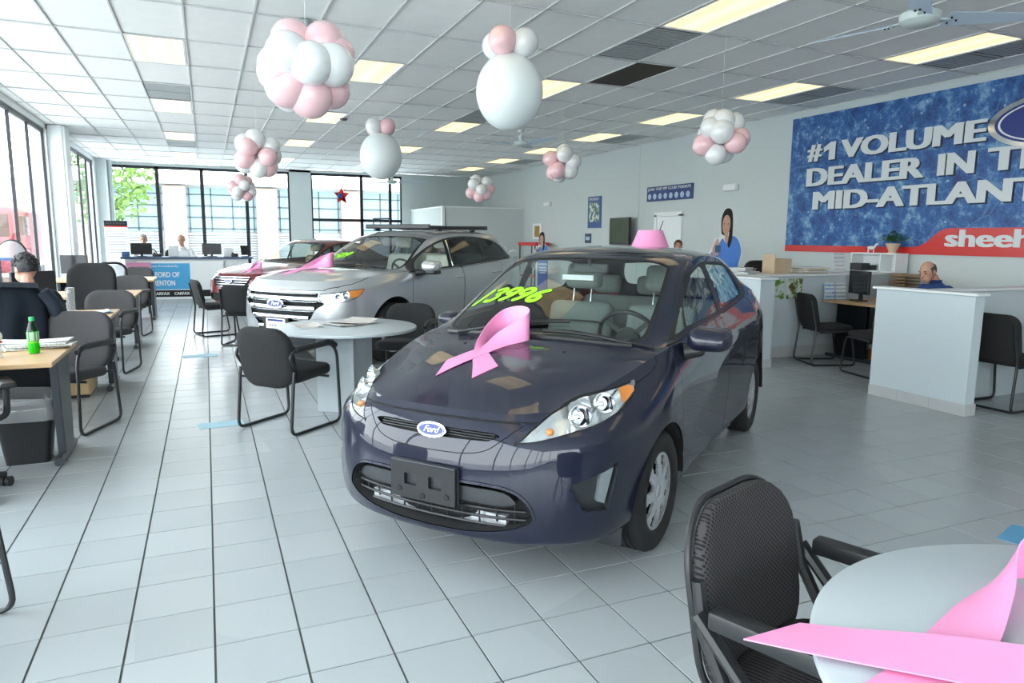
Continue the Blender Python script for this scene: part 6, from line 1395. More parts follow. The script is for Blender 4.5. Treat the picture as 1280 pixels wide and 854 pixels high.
# ================================================================ right wall graphics
WR = frame((XR-.001, 0, 0), (0, -1, 0), (0, 0, 1))     # local x runs along -Y, z towards the room
def wallM(y, z, off=0.0): return WR @ T(-y, z, off)
def map_mat():
    m = mat('blue_map_print', (.03, .12, .35), .38, var=0.0); nt, b = nodes_of(m); tc = nt.nodes.new('ShaderNodeTexCoord')
    n1 = nt.nodes.new('ShaderNodeTexNoise'); n1.inputs['Scale'].default_value = 4.5; n1.inputs['Detail'].default_value = 9; n1.inputs['Roughness'].default_value = .72
    r1 = nt.nodes.new('ShaderNodeValToRGB'); e = r1.color_ramp.elements; e[0].position = .36; e[0].color = (.006, .035, .16, 1); e[1].position = .66; e[1].color = (.26, .46, .62, 1); k = e.new(.52); k.color = (.020, .12, .36, 1)
    v = nt.nodes.new('ShaderNodeTexVoronoi'); v.inputs['Scale'].default_value = 6.5; r2 = nt.nodes.new('ShaderNodeValToRGB'); r2.color_ramp.elements[0].position = .10; r2.color_ramp.elements[0].color = (1, 1, 1, 1); r2.color_ramp.elements[1].position = .14; r2.color_ramp.elements[1].color = (0, 0, 0, 1)
    v2 = nt.nodes.new('ShaderNodeTexVoronoi'); v2.feature = 'DISTANCE_TO_EDGE'; v2.inputs['Scale'].default_value = 1.7; r3 = nt.nodes.new('ShaderNodeValToRGB'); r3.color_ramp.elements[0].position = .0; r3.color_ramp.elements[0].color = (.55, .55, .55, 1); r3.color_ramp.elements[1].position = .02; r3.color_ramp.elements[1].color = (0, 0, 0, 1)
    n4 = nt.nodes.new('ShaderNodeTexNoise'); n4.inputs['Scale'].default_value = 60; n4.inputs['Detail'].default_value = 2; r4 = nt.nodes.new('ShaderNodeValToRGB'); r4.color_ramp.elements[0].position = .62; r4.color_ramp.elements[0].color = (0, 0, 0, 1); r4.color_ramp.elements[1].position = .72; r4.color_ramp.elements[1].color = (.35, .35, .35, 1)
    a1 = nt.nodes.new('ShaderNodeMixRGB'); a1.inputs[2].default_value = (.42, .60, .78, 1); a2 = nt.nodes.new('ShaderNodeMixRGB'); a2.inputs[2].default_value = (.10, .24, .46, 1); a3 = nt.nodes.new('ShaderNodeMixRGB'); a3.inputs[2].default_value = (.35, .50, .68, 1); mm = nt.nodes.new('ShaderNodeMath'); mm.operation = 'MULTIPLY'; mm.inputs[1].default_value = .6
    for x in (n1, v, v2, n4): nt.links.new(tc.outputs['Object'], x.inputs['Vector'])
    for p, q in ((n1.outputs['Fac'], r1.inputs[0]), (v.outputs['Distance'], r2.inputs[0]), (v2.outputs['Distance'], r3.inputs[0]), (n4.outputs['Fac'], r4.inputs[0]), (r1.outputs[0], a1.inputs[1]), (r2.outputs[0], mm.inputs[0]), (mm.outputs[0], a1.inputs[0]), (a1.outputs[0], a2.inputs[1]), (r3.outputs[0], a2.inputs[0]), (a2.outputs[0], a3.inputs[1]), (r4.outputs[0], a3.inputs[0]), (a3.outputs[0], b.inputs['Base Color'])): nt.links.new(p, q)
    return m
M_sign_white = mat('sign_white', (.66, .71, .73), .5, var=.02); M_sign_shadow = mat('sign_dark_blue', (.008, .018, .06), .6, var=.02); M_red = mat('sign_red', (.62, .022, .018), .3, var=.04, coat=.3)
t = thing('wall_banner', 'large blue map banner with raised white lettering and red band on the right wall', 'banner', (XR-.02, 5.0, 2.4)); inv = T(-(XR-.02), -5.0, -2.4)
Y0, Y1, Z0, Z1 = 9.15, .9, 1.345, 3.49
q = MB(); q.box(((-(Y0)-Y1)/2, (Z0+Z1)/2, .010), (Y0-Y1, Z1-Z0, .02), WR); q._xf(list(q.bm.verts), inv); q.build('banner_board', map_mat(), t, smooth=0)
q = MB(); q.prism([(-Y0, 1.345), (-Y1, 1.345), (-Y1, 1.70), (-6.30, 1.70), (-6.36, 1.69), (-6.44, 1.65), (-6.62, 1.50), (-6.72, 1.455), (-6.84, 1.445), (-Y0, 1.445)], .003, WR, z0=.021); q._xf(list(q.bm.verts), inv); q.build('red_band', M_red, t, smooth=0)
def sign_line(txt, y_left, y_right, z0, cap, bold=.055, nm='letters', m=None, shadow=True, off=.024, shear=0.0, par=None, inv_=None):
    for k in ((1, 0) if shadow else (0,)):
        me = text_mesh(txt, 1.0, depth=.004 if k == 0 else .0005, bold=bold, shear=shear); X = [v.co.x for v in me.vertices]; Yv = [v.co.y for v in me.vertices]
        me.transform(T(-min(X), -min(Yv), 0)); me.transform(Matrix.Diagonal(((y_left-y_right)/(max(X)-min(X)), cap/(max(Yv)-min(Yv)), 1, 1)))
        me.transform((inv if inv_ is None else inv_) @ wallM(y_left, z0, off if k == 0 else off-.0025) @ T(.025*k, -.02*k, 0))
        link(nm if k == 0 else nm+'_shadow', me, M_sign_shadow if k else (m or M_sign_white), par or t)
sign_line('#', 8.79, 8.50, 2.77, .26); sign_line('VOLUME', 8.14, 5.93, 2.77, .275); sign_line('DEALER', 8.78, 6.73, 2.385, .28); sign_line('IN', 6.54, 6.04, 2.39, .28); sign_line('THE', 5.89, 4.75, 2.395, .28); sign_line('MID-ATLANTIC', 8.62, 4.62, 2.01, .285)
sign_line('sheehy', 6.34, 5.02, 1.39, .29, .045, 'dealer_name', shadow=False)
for m_, k in ((M_sign_white, 0), (M_sign_shadow, 1)):
    q = MB(); q.prism([(.10, 0), (.22, 0), (.22, .27), (.125, .27), (0, .20), (0, .125), (.10, .165)], .008 if not k else .001, inv @ wallM(8.46, 2.77, .021) @ T(.025*k, -.02*k, 0)); q.build('letters', m_, t, smooth=0)
bdg = oval_badge(t, inv @ wallM(5.05, 2.93, .022) @ Matrix.Diagonal((1, 1, 3, 1)), .86, .33)
t = thing('club_sign', 'long dark blue sign with white heading and row of round emblems', 'sign', (XR-.015, 12.5, 2.48)); i2 = T(-(XR-.015), -12.5, -2.48)
q = MB(); q.box((-12.5, 2.49, .012), (1.60, .31, .024), WR, bev=.003, seg=1); q._xf(list(q.bm.verts), i2); q.build('sign_board', mat('sign_navy', (.012, .04, .18), .4, var=.05), t, smooth=0)
sign_line('JOIN THE VIP CLUB TODAY!', 13.26, 11.76, 2.545, .075, .03, 'heading', shadow=False, off=.026, inv_=i2, par=t)
M_emb = mat('emblem_pale', (.42, .55, .72), .5, var=.2, vscale=30)
for k in range(8):
    q = MB(); q.lathe([(0, 0), (.062, 0), (.062, .002), (0, .002)], n=20, M=i2 @ wallM(13.19-.192*k, 2.435, .025)); q.box((0, -.01, .003), (.05, .07, .002), M=i2 @ wallM(13.19-.192*k, 2.435, .025)); q.build('emblem', M_emb, t, smooth=0)
t = thing('wall_poster', 'tall blue framed photo poster on the right wall beside the television', 'poster', (XR-.015, 15.6, 2.18)); i3 = T(-(XR-.015), -15.6, -2.18)
q = MB(); q.box((-15.6, 2.18, .012), (.64, .78, .024), WR, bev=.004, seg=1); q._xf(list(q.bm.verts), i3); q.build('poster_board', mat('poster_blue', (.016, .07, .26), .4, var=.1), t, smooth=0)
q = MB(); q.box((-15.6, 2.18, .0255), (.50, .48, .003), WR); q._xf(list(q.bm.verts), i3); q.build('poster_photo', photo_mat('poster_photo', (.06, .12, .22)), t, smooth=0)
sign_line('PROTECT', 15.84, 15.36, 2.47, .06, .03, 'heading', shadow=False, off=.026, inv_=i3, par=t)
t = thing('television', 'flat black television with a dark green picture on the right wall', 'television', (XR-.02, 14.15, 1.7), 0)
Mtv = T(-.14, 0, 0) @ Matrix(((0, 0, -1, 0), (-1, 0, 0, 0), (0, 1, 0, 0), (0, 0, 0, 1))) @ RY(math.radians(-7))
q = MB(); q.box((0, 0, 0), (1.04, .62, .07), Mtv, bev=.012); q.build('screen_housing', M_black, t, smooth=0)
def tv_mat():
    m = mat('tv_picture', (.02, .03, .02), .15, var=0.0); nt, b = nodes_of(m); tc = nt.nodes.new('ShaderNodeTexCoord'); n = nt.nodes.new('ShaderNodeTexNoise'); n.inputs['Scale'].default_value = 3; r = nt.nodes.new('ShaderNodeValToRGB'); r.color_ramp.elements[0].color = (.010, .018, .012, 1); r.color_ramp.elements[1].color = (.10, .15, .05, 1)
    nt.links.new(tc.outputs['Object'], n.inputs['Vector']); nt.links.new(n.outputs['Fac'], r.inputs[0]); nt.links.new(r.outputs[0], b.inputs['Emission Color']); b.inputs['Emission Strength'].default_value = .3; return m
q = MB(); q.box((0, .01, .036), (.95, .52, .003), Mtv); q.build('picture', tv_mat(), t, smooth=0); q = MB(); q.box((.07, 0, 0), (.18, .2, .2)); q.build('wall_mount', M_black, t, smooth=0)
t = thing('wall_plaque', 'small dark blue plaque low on the right wall past the poster', 'sign', (XR-.01, 15.9, 1.53)); q = MB(); q.box((0, 0, 0), (.02, .30, .24), bev=.003, seg=1); q.build('plaque_board', mat('plaque_navy', (.01, .035, .09), .4), t, smooth=0); q = MB(); q.box((-.011, 0, .0), (.002, .2, .09)); q.build('plaque_print', M_emb, t, smooth=0)
# ---- cardboard standees: flat printed boards with feet
M_skin = mat('skin', (.62, .36, .26), .55, var=.06, vscale=20); M_hair_d = mat('dark_hair', (.012, .010, .010), .5, var=.3, vscale=60); M_shirt_b = mat('blue_shirt_print', (.10, .26, .72), .5, var=.15, vscale=18); M_board_blue = mat('standee_blue', (.02, .11, .55), .45, var=.03)
def standee(label, loc, rz, s, name='cardboard_standee'):
    t = thing(name, label, 'cutout', loc, rz)
    def P(pts, d, m, nm, y):   # outline in (x,z), board facing -y
        q = MB(); q.prism([(x*s*.86, z*s) for x, z in pts], d, Matrix(((1, 0, 0, 0), (0, 0, -1, y), (0, 1, 0, 0), (0, 0, 0, 1)))); return q.build(nm, m, t, smooth=0)
    body = smooth_poly([(-.20, 0), (-.20, .62), (-.21, .98), (-.13, 1.04), (-.15, 1.12), (-.29, 1.18), (-.31, 1.26), (-.22, 1.42), (-.20, 1.50), (-.12, 1.52), (-.10, 1.60), (-.10, 1.78), (-.07, 1.90), (0, 1.955), (.08, 1.93), (.11, 1.80), (.12, 1.58), (.24, 1.48), (.29, 1.30), (.26, 1.12), (.20, 1.0), (.20, .62), (.20, 0)], 4, (0, 1, 21, 22))
    P(body, .006, M_white, 'board', 0)
    P(smooth_poly([(-.29, 1.19), (-.20, 1.14), (-.10, 1.22), (-.13, 1.0), (.20, 1.0), (.24, 1.12), (.28, 1.30), (.23, 1.46), (.12, 1.54), (.0, 1.44), (-.06, 1.50), (-.13, 1.40), (-.16, 1.30), (-.24, 1.30)], 3), .0015, M_shirt_b, 'printed_shirt', -.006)
    P(smooth_poly([(-.085, 1.58), (-.10, 1.76), (-.065, 1.89), (0, 1.945), (.075, 1.92), (.105, 1.80), (.11, 1.60), (.10, 1.46), (.06, 1.36), (.03, 1.42), (.05, 1.60), (.0, 1.54), (-.05, 1.55)], 3), .0015, M_hair_d, 'printed_hair', -.0075)
    P(smooth_poly([(-.02, 1.46), (-.03, 1.55), (-.07, 1.62), (-.075, 1.74), (-.04, 1.83), (.02, 1.84), (.06, 1.76), (.055, 1.64), (.03, 1.57), (.04, 1.50), (.015, 1.42)], 3), .0012, M_skin, 'printed_face', -.009)
    for x in (-.042, .026): P(smooth_poly([(x-.012, 1.715), (x, 1.722), (x+.012, 1.715), (x, 1.708)], 3), .0008, M_hair_d, 'printed_eye', -.0102)
    P(smooth_poly([(-.035, 1.628), (-.006, 1.622), (.025, 1.630), (-.006, 1.612)], 3), .0008, mat('lip_print', (.60, .14, .14), .5), 'printed_mouth', -.0102)
    P(smooth_poly([(-.22, 1.26), (-.14, 1.25), (-.11, 1.33), (-.12, 1.42), (-.15, 1.50), (-.19, 1.44), (-.23, 1.36)], 3), .0012, M_skin, 'printed_hand', -.0085)
    P([(-.19, 1.29), (-.09, 1.29), (-.09, 1.40), (-.19, 1.40)], .001, mat('phone_print', (.05, .14, .26), .3, var=.3, vscale=40), 'printed_phone', -.0098)
    P([(-.14, .02), (.215, .02), (.215, 1.02), (-.14, 1.02)], .002, M_board_blue, 'sign_panel', -.008)
    for k, (z, w) in enumerate(((.93, .30), (.82, .26), (.73, .28), (.66, .22))): P([(.04-w/2, z), (.04+w/2, z), (.04+w/2, z+.045), (.04-w/2, z+.045)], .0006, M_sign_white, 'sign_text', -.0101)
    q = MB(); q.prism([(0, 0), (.30*s, 0), (0, .5*s)], .005, Matrix(((0, 0, 1, 0), (1, 0, 0, .0), (0, 1, 0, 0), (0, 0, 0, 1)))); q.build('easel_foot', M_card, t, smooth=0)
    return t
standee('life-size cardboard cutout of a dark haired woman in a blue shirt holding a phone', (7.38, 8.75, 0), math.radians(-20), 1.03)
standee('small distant blue cardboard cutout standing by the red cart', (8.35, 17.3, 0), math.radians(-25), .87)
t = thing('popcorn_cart', 'small red topped cart against the right wall by the office box', 'cart', (8.62, 18.4, 0))
q = MB(); q.box((0, 0, 1.36), (.45, 1.2, .10), bev=.02); q.build('cart_top', M_red, t, smooth=0)
for x in (-.19, .19):
    for y in (-.52, .52): q = MB(); q.cyl((x, y, .66), .018, 1.32, 10); q.build('leg', M_black, t)
q = MB(); q.box((0, 0, .45), (.42, 1.1, .03)); q.build('cart_shelf', M_red, t, smooth=0)
t = thing('picture_frame', 'small framed picture on the right wall above the red cart', 'picture', (XR-.02, 18.9, 1.72)); q = MB(); q.box((0, 0, 0), (.03, .62, .46), bev=.006); q.build('frame_border', M_white, t, smooth=0); q = MB(); q.box((-.016, 0, 0), (.003, .34, .32)); q.build('picture_print', mat('ochre_print', (.40, .24, .05), .5, var=.5, vscale=6), t, smooth=0)
t = thing('pedestal_table', 'tall narrow pale table behind the cars carrying a white paper swirl', 'table', (5.69, 13.5, 0)); q = MB(); q.lathe([(0, 0), (.20, 0), (.20, .02), (.03, .04), (.03, 1.10), (.28, 1.12), (.28, 1.14), (0, 1.14)], n=28); q.build('pedestal_body', M_lam, t)
t = thing('paper_swirl', 'white paper swirl decoration on the tall table behind the crossover', 'decoration', (5.69, 13.5, 1.14)); q = MB()
q.tube([(-.12, 0, 0), (-.14, 0, .12), (-.08, 0, .20), (-.01, 0, .15), (.01, 0, .04), (.03, 0, .0)], .028, 10, smooth=4); q.tube([(.06, .02, 0), (.10, .02, .10), (.18, .0, .13), (.24, 0, .10)], .022, 10, smooth=4); q.build('swirl', M_white, t)
# pink shade standing on the hatchback roof
M1 = T(*car1.location) @ RZ(.664); hz = S1.hit((3.0, .03, 3), (0, 0, -1))[0].z
t = thing('lampshade', 'pink tapered shade standing on the dark hatchback roof', 'shade', M1 @ Vector((3.0, -.03, hz+.006)), 0)
q = MB(); q.lathe([(.150, 0), (.095, .135)], n=40, cap=False); bmesh.ops.solidify(q.bm, geom=list(q.bm.faces), thickness=.003); q.build('shade_cone', M_pink, t); q = MB(); q.lathe([(0, .128), (.094, .128), (.094, .131), (0, .131)], n=32); q.build('shade_top', M_pink, t)
# ================================================================ balloons
M_bp = mat('pearl_pink', (.84, .55, .58), .22, var=.03, vscale=3, coat=.6, trans=.0); M_bw = mat('pearl_white', (.78, .79, .79), .22, var=.02, vscale=3, coat=.6); M_bbig = mat('matte_white_balloon', (.80, .86, .86), .38, var=.02, vscale=2, coat=.2)
for m_ in (M_bp, M_bw, M_bbig): nodes_of(m_)[1].inputs['Subsurface Weight'].default_value = .25; nodes_of(m_)[1].inputs['Subsurface Radius'].default_value = (.05, .04, .04)
def balloon_bm(r):
    q = MB(); q.lathe([(0, -r*1.02)]+[(r*math.sin(a)*(1 if a < 1.7 else 1-.06*(a-1.7)), -r*math.cos(a)*1.05) for a in [PI*k/18 for k in range(1, 18)]]+[(r*.07, r*1.10), (r*.05, r*1.13), (r*.09, r*1.18), (0, r*1.17)], n=28); return q
def cluster(label, c, r, n, seed, size, pinks, rz=0):
    """n balloons round a common knot, tied by a thread to the ceiling"""
    t = thing('balloon_cluster', label, 'balloons', (c[0], c[1], c[2]), rz, 'pink and white balloon clusters'); rnd = random.Random(seed)
    r *= .90; R = size-r*.88
    for k in range(n):
        z = 1-2*(k+.5)/n; a = k*2.39996+seed; d = (Vector((math.cos(a)*math.sqrt(1-z*z), math.sin(a)*math.sqrt(1-z*z), z))+Vector((rnd.gauss(0, .22), rnd.gauss(0, .22), rnd.gauss(0, .22)))).normalized(); rr = r*rnd.uniform(.92, 1.06)
        q = balloon_bm(rr); q._xf(list(q.bm.verts), T(*(d*R)) @ (-d).to_track_quat('Z', 'Y').to_matrix().to_4x4()); q.build('balloon', M_bp if rnd.random() < pinks/10 else M_bw, t, smooth=80)
    q = MB(); q.tube([(0, 0, 0), (0, 0, ZC-c[2])], .0012, 5); q.build('thread', M_white, t)
cluster('largest balloon cluster, hanging nearest above the window side', (.62, 4.63, 2.555), .145, 15, 3, .295, 6)
cluster('middle balloon cluster in front of the rear windows, just above a smaller one', (.63, 9.36, 2.52), .135, 14, 5, .29, 5)
cluster('small balloon cluster directly below another one before the rear windows', (.74, 15.81, 2.50), .135, 12, 8, .29, 5)
cluster('balloon cluster in front of the right wall near the television poster', (4.91, 9.51, 2.63), .135, 12, 2, .28, 5)
cluster('balloon cluster to the left of the big blue banner', (4.9, 5.97, 2.56), .128, 13, 6, .285, 5)
cluster('farthest small balloon cluster above the rear office box', (5.08, 13.38, 2.49), .135, 12, 9, .29, 5)
def big_balloon(label, c, r, seed):
    t = thing('giant_balloon', label, 'balloon', c, 0, 'giant white balloons with small collars')
    q = MB(); q.lathe([(0, -r*1.12)]+[(r*math.sin(a), -r*math.cos(a)*1.12+.0*a) for a in [PI*k/28 for k in range(1, 28)]]+[(r*.05, r*1.14), (0, r*1.15)], n=48); q.build('balloon', M_bbig, t, smooth=80)
    for k in range(4):
        a = seed+k*PI/2; q = balloon_bm(.125); d = Vector((math.cos(a)*.8, math.sin(a)*.8, .28)).normalized(); q._xf(list(q.bm.verts), T(0, 0, r*1.20) @ T(*(d*.145)) @ (-d).to_track_quat('Z', 'Y').to_matrix().to_4x4()); q.build('collar_balloon', M_bp if k % 2 == 0 else M_bw, t, smooth=80)
    q = MB(); q.tube([(0, 0, r*1.1), (0, 0, ZC-c[2])], .0012, 5); q.build('thread', M_white, t)
big_balloon('giant white balloon nearest the camera, pink and white balloons on top', (2.57, 6.03, 2.82), .30, -2.45)
big_balloon('giant white balloon farther back, near the rear windows', (2.59, 11.2, 2.78), .325, -1.0)
t = thing('foil_star', 'red foil star balloon with blue patch at the rear window', 'balloon', (3.08, 17.55, 2.5), .35)
st = [((.22 if k % 2 == 0 else .105)*math.sin(2*PI*k/10), (.22 if k % 2 == 0 else .105)*math.cos(2*PI*k/10)) for k in range(10)]
q = MB(); Fm = Matrix(((1, 0, 0, 0), (0, 0, -1, 0), (0, 1, 0, 0), (0, 0, 0, 1)))
for sg in (-1, 1):
    c_ = q.bm.verts.new((0, sg*.075, 0)); rim = [q.bm.verts.new((x, 0, z)) for x, z in st]; mid = [q.bm.verts.new((x*.6, sg*.055, z*.6)) for x, z in st]
    for k in range(10): q.bm.faces.new((rim[k], rim[(k+1) % 10], mid[(k+1) % 10], mid[k])); q.bm.faces.new((mid[k], mid[(k+1) % 10], c_))
bmesh.ops.remove_doubles(q.bm, verts=q.bm.verts, dist=1e-5); q.build('star_body', mat('red_foil', (.55, .02, .03), .2, metal=.7, var=.1), t, smooth=0)
q = MB(); q.ball((-.07, -.056, .0), .07, (1, .25, .9)); q.build('blue_patch', mat('blue_foil', (.08, .18, .55), .25, metal=.5), t); q = MB(); q.tube([(0, 0, .2), (0, 0, ZC-2.5)], .0012, 5); q.build('thread', M_white, t)
# ================================================================ ceiling fans
M_fan = mat('fan_white', (.60, .68, .66), .35, var=.02); M_blade = mat('fan_blade', (.52, .62, .74), .4, var=.03)
def fan(label, x, y, z, rz, L=.70):
    t = thing('ceiling_fan', label, 'fan', (x, y, z), rz, 'three-bladed ceiling fans')
    q = MB(); q.lathe([(0, -.055), (.10, -.05), (.135, -.02), (.14, .03), (.12, .045), (0, .045)], n=36); q.build('motor', M_fan, t)
    q = MB(); q.lathe([(.045, .05), (.045, .15), (.016, .16), (.016, ZC-z-.06), (.06, ZC-z-.05), (.065, ZC-z)], n=20); q.build('down_rod', M_fan, t)
    for k in range(3):
        M = RZ(2*PI*k/3); q = MB(); q.box((.16, 0, -.005), (.10, .03, .012), M); q.build('blade_iron', M_fan, t, smooth=0)
        q = MB(); q.grid(lambda u, v: (.19+u*L, (v-.5)*(.16-.09*u)+.02*u, (v-.5)*-.055*(1-u*.5)+.03*u), 10, 4, M); bmesh.ops.solidify(q.bm, geom=list(q.bm.faces), thickness=.006); b_ = q.build('blade', M_blade, t)
        q = MB()
        for (a, c) in ((.22, -.03), (.22, .03), (.27, 0)): q.cyl((a, c, -.012-c*.35), .007, .012, 8, M=M)
        q.build('screws', M_blackmat, b_)
fan('white ceiling fan at the upper right corner of the picture', 4.94, 3.85, 3.16, math.radians(-23))
fan('white ceiling fan in mid room below the giant balloon', 5.66, 12.71, 3.32, math.radians(50)); fan('white ceiling fan far away in front of the rear window', 4.71, 19.13, 3.0, math.radians(-10), .8)
# ================================================================ people
M_navy = mat('navy_cloth', (.012, .020, .034), .85, var=.2, vscale=20, bump=.2, bscale=90); M_blueshirt = mat('blue_polo', (.015, .05, .17), .8, var=.1, vscale=20); M_whiteshirt = mat('white_shirt', (.74, .76, .78), .8, var=.04, vscale=15); M_trouser = mat('dark_trousers', (.03, .032, .04), .85, var=.1)
M_skin2 = mat('tanned_skin', (.55, .30, .21), .5, var=.08, vscale=25); M_hair_b = mat('auburn_hair', (.11, .035, .012), .5, var=.4, vscale=50); M_hair_g = mat('grey_hair', (.30, .28, .26), .6, var=.3, vscale=70); M_hair_k = mat('black_hair', (.012, .011, .012), .55, var=.4, vscale=70)
def person(label, loc, rz, shirt, hair, hair_style='short', standing=False, hunch=0.0, lean=0.0, yaw=0.0, nod=0.0, arms='desk', skin=None):
    t = thing('person', label, 'person', loc, rz); skin = skin or M_skin2
    zs = .34 if standing else 0.0
    def L(p): # lean forward about the hips
        x, y, z = p; h = .52+zs; dz = z-h
        return (x, y+math.sin(lean)*dz if dz > 0 else y, h+math.cos(lean)*dz if dz > 0 else z)
    J = {'pel': ((0, 0, .54+zs), .14), 'wai': ((0, -.01, .74+zs), .13), 'che': ((0, 0, .94+zs), .15), 'nkb': ((0, .0, 1.07+zs), .075), 'nk': ((0, .015, 1.14+zs), .052), 'hd': ((0, .025, 1.19+zs), .05)}
    E_ = [('pel', 'wai'), ('wai', 'che'), ('che', 'nkb'), ('nkb', 'nk'), ('nk', 'hd')]
    for s, n in ((-1, 'l'), (1, 'r')):
        J['sh'+n] = ((s*.175, -.005, 1.035+zs), .072)
        if arms == 'desk': J['el'+n] = ((s*.25, .10, .80+zs), .048); J['wr'+n] = ((s*.16, .34, .79+zs), .031); J['pa'+n] = ((s*.13, .42, .79+zs), .034); hd = Vector((-s*.25, .95, -.05)).normalized()
        else: J['el'+n] = ((s*.24, -.02, .77+zs), .048); J['wr'+n] = ((s*.25, .05, .53+zs), .031); J['pa'+n] = ((s*.25, .07, .45+zs), .034); hd = Vector((0, .1, -1)).normalized()
        E_ += [('che', 'sh'+n), ('sh'+n, 'el'+n), ('el'+n, 'wr'+n), ('wr'+n, 'pa'+n)]
        pc_ = Vector(J['pa'+n][0]); side = Vector((1, 0, 0)) if arms == 'desk' else Vector((0, 1, 0))
        for f, (o, l) in enumerate(((-.030, .062), (-.010, .075), (.010, .072), (.030, .055))):
            a = pc_+side*o+hd*.015; J['f%s%d' % (n, f)] = (tuple(a+hd*.035), .009); J['g%s%d' % (n, f)] = (tuple(a+hd*(.03+l)+Vector((0, 0, -.014))), .008); E_ += [('pa'+n, 'f%s%d' % (n, f)), ('f%s%d' % (n, f), 'g%s%d' % (n, f))]
        th = pc_+side*(-s*.035 if arms == 'desk' else .035); J['t'+n] = (tuple(th+hd*.03+side*(-s*.02 if arms == 'desk' else .02)), .010); E_.append(('pa'+n, 't'+n))
        if standing: J['hp'+n] = ((s*.09, 0, .86), .10); J['kn'+n] = ((s*.10, .02, .47), .065); J['an'+n] = ((s*.10, -.02, .09), .045); J['to'+n] = ((s*.12, .13, .04), .04)
        else: J['hp'+n] = ((s*.10, .05, .53), .105); J['kn'+n] = ((s*.15, .44, .50), .072); J['an'+n] = ((s*.15, .40, .09), .045); J['to'+n] = ((s*.16, .55, .04), .04)
        E_ += [('pel', 'hp'+n), ('hp'+n, 'kn'+n), ('kn'+n, 'an'+n), ('an'+n, 'to'+n)]
    ks = list(J); me = bpy.data.meshes.new('body'); up = lambda k: L(J[k][0]) if k[0] not in 'katp' or k in ('pel',) or k[:2] == 'pa' or k[:1] == 't' and len(k) == 2 else J[k][0]
    me.from_pydata([up(k) if k[:2] not in ('hp', 'kn', 'an', 'to') else J[k][0] for k in ks], [(ks.index(a), ks.index(b)) for a, b in E_], [])
    o = bpy.data.objects.new('body', me); COL.objects.link(o); md = o.modifiers.new('skin', 'SKIN'); md.branch_smoothing = .6
    for i, k in enumerate(ks): v = me.skin_vertices[0].data[i]; v.radius = (J[k][1], J[k][1]*(.78 if k in ('pel', 'wai', 'che') else 1)); v.use_root = (k == 'pel')
    sb = o.modifiers.new('smooth', 'SUBSURF'); sb.levels = 1
    bpy.context.view_layer.update(); bod = bpy.data.meshes.new_from_object(o.evaluated_get(bpy.context.evaluated_depsgraph_get())); bpy.data.objects.remove(o)
    hc = Vector(L((0, .03+hunch, 1.285-hunch*1.1+zs))); Hm = T(*hc) @ RZ(yaw) @ RX(-nod)
    q = MB(); q.bm.from_mesh(bod); q.ball((0, -.005, .015), 1, (.074, .094, .105), 24, 16, M=Hm); q.ball((0, .035, -.055), 1, (.055, .062, .062), 16, 12, M=Hm); q.tube([(0, .088, .015), (0, .108, -.022), (0, .092, -.032)], [.010, .015, .010], 8, M=Hm)
    q.ball((0, .078, .032), 1, (.05, .016, .010), 12, 8, M=Hm); q.ball((0, .088, -.062), 1, (.024, .010, .010), 12, 8, M=Hm)
    for s in (-1, 1): q.ball((s*.077, -.005, -.005), 1, (.012, .022, .034), 10, 8, M=Hm)
    me = bpy.data.meshes.new('body'); q.bm.to_mesh(me); q.bm.free(); o = bpy.data.objects.new('body', me); COL.objects.link(o); rm = o.modifiers.new('skin_over', 'REMESH'); rm.mode = 'VOXEL'; rm.voxel_size = .0095; sm = o.modifiers.new('soft', 'SMOOTH'); sm.iterations = 3; sm.factor = .5
    bpy.context.view_layer.update(); fin = bpy.data.meshes.new_from_object(o.evaluated_get(bpy.context.evaluated_depsgraph_get())); bpy.data.objects.remove(o)
    fin.materials.clear()
    for m_ in (skin, shirt, M_trouser, M_blackmat): fin.materials.append(m_)
    n = len(fin.polygons); C = np.empty(n*3); fin.polygons.foreach_get('center', C); C = C.reshape(-1, 3); wr = [np.array(up('wr'+s_)) for s_ in 'lr']; pas = [np.array(up('pa'+s_)) for s_ in 'lr']
    mi = np.ones(n, int); nb_ = np.array(L(J['nkb'][0])); ax = np.array(L((0, 0, 1.2+zs)))-np.array(L((0, 0, 1.0+zs))); ax /= np.linalg.norm(ax); mi[(C-nb_)@ax > .035] = 0
    for w, p in zip(wr, pas): mi[np.linalg.norm(C-p, axis=1) < np.linalg.norm(p-w)*.9+.03] = 0; mi[((C-w)@((p-w)/np.linalg.norm(p-w)) > .0) & (np.linalg.norm(C-w, axis=1) < .22)] = 0
    low = C[:, 2] < (.50+zs if not standing else .90); leg = low | ((C[:, 1] > .14) & (C[:, 2] < .62) & (not standing)); mi[leg & (mi == 1)] = 2; mi[C[:, 2] < .085] = 3
    fin.polygons.foreach_set('material_index', mi.astype(np.int32)); fin.polygons.foreach_set('use_smooth', [True]*n); link('body', fin, None, t)
    q = MB()
    for s in (-1, 1): q.ball((s*.030, .082, .018), .0105, (1, .6, .7), 10, 8, M=Hm)
    q.build('eyes', M_blackmat, t); q = MB()
    for s in (-1, 1): q.tube([(s*.016, .092, .040), (s*.034, .090, .045), (s*.05, .078, .039)], .0045, 6, M=Hm)
    q.build('eyebrows', hair, t); q = MB(); q.tube([(-.024, .094, -.062), (0, .100, -.060), (.024, .094, -.062)], .0035, 6, M=Hm); q.build('lips', mat('lip_skin', (.40, .16, .13), .5), t)
    q = MB(); rnd = random.Random(3)
